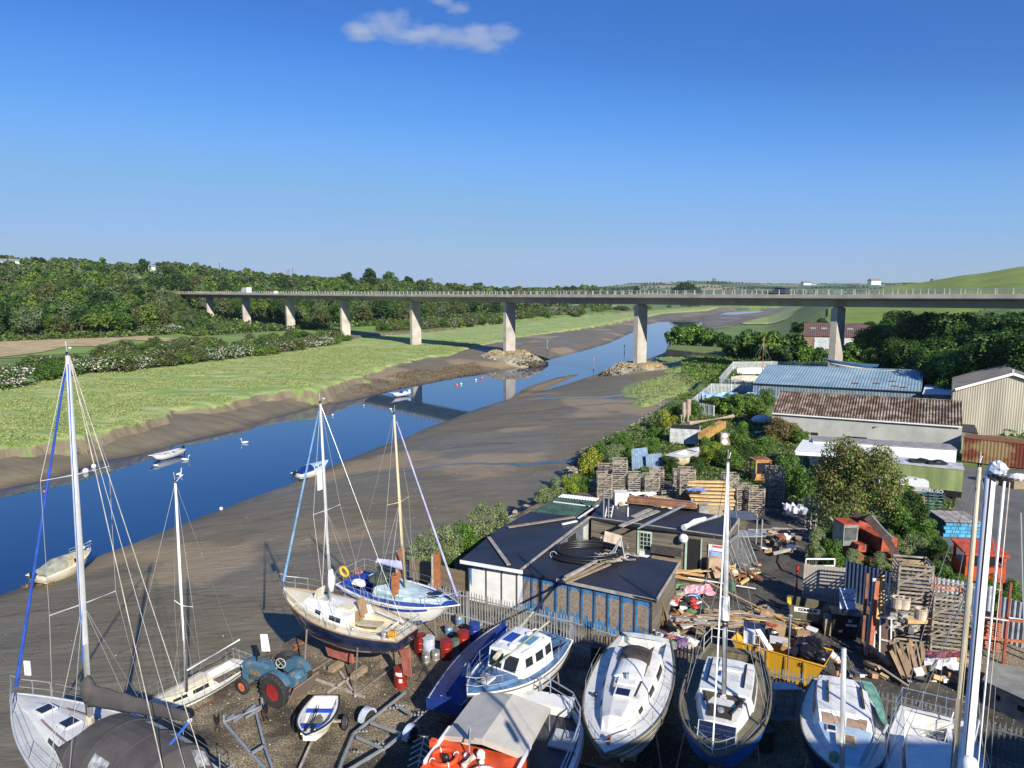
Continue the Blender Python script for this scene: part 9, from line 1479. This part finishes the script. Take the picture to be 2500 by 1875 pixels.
q = MB(); q.ball((0,0,0), 2.3, 12, 6, (1,.5,.18)); o = q.build('upturned_hull', GREYD, loc=P(203,826,-1)); tag(o, 'small grey upturned hull on the hay field', 'hull')
# seaweed on the mud and dark cracks
WEED = mat('brown_weed', (.20,.12,.035), rough=.8, scale=3); scatter('seaweed', PL([(900,955),(1000,935),(1100,918),(1190,900),(1160,892),(1080,905),(980,918),(905,938),(860,960)], -4.6), 9000, .16, .18, [WEED, mat('dark_weed', (.08,.06,.03))], 'brown weed on the mud below the marsh', zf=mudz)
scatter('seaweed', PL([(20,1385),(150,1360),(215,1378),(120,1440),(60,1440)], -5.2)+[], 900, .1, .06, [WEED], 'weed around the stranded cruiser', zf=mudz)
for pts, lab in (([(0,1490),(120,1492),(240,1468),(380,1484),(450,1478)],'left'),([(820,1148),(900,1160),(1010,1160),(1120,1150),(1200,1158),(1290,1165)],'middle'),([(1180,1010),(1300,1013),(1420,1008),(1500,1004),(1560,1015)],'right')):
    pass
# cloud
def cloud():
    m = bpy.data.materials.new('cloud_vapour'); m.use_nodes = True; N = m.node_tree.nodes; L = m.node_tree.links; N.remove(N['Principled BSDF']); v = N.new('ShaderNodeVolumePrincipled'); v.inputs['Color'].default_value = (.95,.93,.9,1); v.inputs['Anisotropy'].default_value = .2
    tc = N.new('ShaderNodeTexCoord'); n = N.new('ShaderNodeTexNoise'); n.inputs['Scale'].default_value = 3.2; n.inputs['Detail'].default_value = 6; n.inputs['Roughness'].default_value = .62; L.new(tc.outputs['Object'], n.inputs[0])
    acc = None
    for cx, cz, rx, rz in CL:                    # soft ellipsoids joined into one ragged mass
        sb = N.new('ShaderNodeVectorMath'); sb.operation = 'SUBTRACT'; sb.inputs[1].default_value = (cx, 0, cz); L.new(tc.outputs['Object'], sb.inputs[0]); ml = N.new('ShaderNodeVectorMath'); ml.operation = 'DIVIDE'; ml.inputs[1].default_value = (rx, .28, rz); L.new(sb.outputs[0], ml.inputs[0]); ln = N.new('ShaderNodeVectorMath'); ln.operation = 'LENGTH'; L.new(ml.outputs[0], ln.inputs[0])
        k = N.new('ShaderNodeMath'); k.operation = 'SUBTRACT'; k.inputs[0].default_value = 1; L.new(ln.outputs['Value'], k.inputs[1])
        if acc is None: acc = k.outputs[0]
        else: mx = N.new('ShaderNodeMath'); mx.operation = 'MAXIMUM'; L.new(acc, mx.inputs[0]); L.new(k.outputs[0], mx.inputs[1]); acc = mx.outputs[0]
    a = N.new('ShaderNodeMath'); a.operation = 'MULTIPLY_ADD'; a.inputs[1].default_value = 3.0; a.inputs[2].default_value = -1.55; L.new(n.outputs[0], a.inputs[0]); s = N.new('ShaderNodeMath'); s.operation = 'ADD'; L.new(a.outputs[0], s.inputs[0]); L.new(acc, s.inputs[1])
    r = N.new('ShaderNodeMapRange'); r.inputs[1].default_value = 0; r.inputs[2].default_value = .7; r.inputs[3].default_value = 0; r.inputs[4].default_value = .013; L.new(s.outputs[0], r.inputs[0]); L.new(r.outputs[0], v.inputs['Density']); L.new(v.outputs[0], N['Material Output'].inputs['Volume']); return m
CL = [(-.72,.02,.22,.2),(-.42,.16,.34,.3),(-.12,.02,.36,.2),(.2,-.06,.3,.18),(.52,-.10,.36,.26),(.3,.5,.2,.12),(.72,-.02,.2,.2),(.1,.62,.14,.1)]
c_ = AY(1053, 84, 2600); q = MB(); q.box((0,0,0), (2.3,.7,1.9)); o = q.build('cloud', cloud(), loc=c_); sx = 2600*cp*225/F*1.0; o.scale = (sx, sx*.55, sx*.52); tag(o, 'single small thin cloud high in the blue sky', 'cloud', kind='stuff')

scatter('mud_litter', PL([(0,1480),(217,1400),(600,1240),(1040,1060),(1325,965),(1540,985),(1390,1150),(1250,1240),(1000,1390),(700,1540),(400,1700),(0,1900)], -3.5), 5000, .045, .03, [mat('pale_stones', (.35,.31,.25)), mat('dark_stones', (.05,.045,.035)), WEED], 'small stones and weed scattered over the mud', zf=lambda x, y: mudz(x, y)+.01, w=[1,3,1])

MT = [mat('pale_tuft', (.34,.38,.15), rough=.9, trans=.2), mat('green_tuft', (.22,.32,.07), rough=.9, trans=.2), mat('straw_tuft', (.36,.34,.18), rough=.9, trans=.2)]
nm_ = [p for p in marshP if p[1] < 260]; 
scatter('marsh_tufts', UY([(-.80,84),(-.70,88),(-.60,95),(-.43,118),(-.25,155),(-.10,205),(-.05,262),(-.30,240),(-.45,215),(-.60,190),(-.80,165)]), 230000, .13, .2, MT, 'tufts of pale grass over the near salt marsh', zf=lambda x, y: np.where(sd(marshP, x, y) > .2, marshz(x, y), -9), w=[5,3,1], th=.0, ms=22)
scatter('yard_litter', PL([(560,1640),(900,1500),(1500,1560),(1700,1440),(2100,1580),(2500,1760),(2600,1900),(400,1900)], 0), 9000, .035, .04, [mat('pale_stones', (.35,.31,.25)), mat('dark_stones', (.05,.045,.035)), WOOD], 'stones and chips scattered over the yard', z=.01, w=[3,2,1])
hm_ = bpy.data.materials.new('thin_haze'); hm_.use_nodes = True; N = hm_.node_tree.nodes; N.remove(N['Principled BSDF']); v = N.new('ShaderNodeVolumePrincipled'); v.inputs['Color'].default_value = (.72,.82,1,1); v.inputs['Density'].default_value = .00005; v.inputs['Anisotropy'].default_value = .2; hm_.node_tree.links.new(v.outputs[0], N['Material Output'].inputs['Volume'])
q = MB(); q.box((0,4400,110), (26000,9800,250)); o = q.build('haze', hm_); tag(o, 'thin blue haze over the far hills', 'haze', kind='stuff')

scatter('bank_tufts', UY([(.12,100),(.34,100),(.36,175),(.12,175)]), 26000, .15, .18, MT, 'pale grass tufts on the turf patches by the right bank', zf=lambda x, y: np.where(np.maximum.reduce([sd(q, x, y) for q in RPw]) > .3, rmz(x, y), -9), w=[3,4,2])
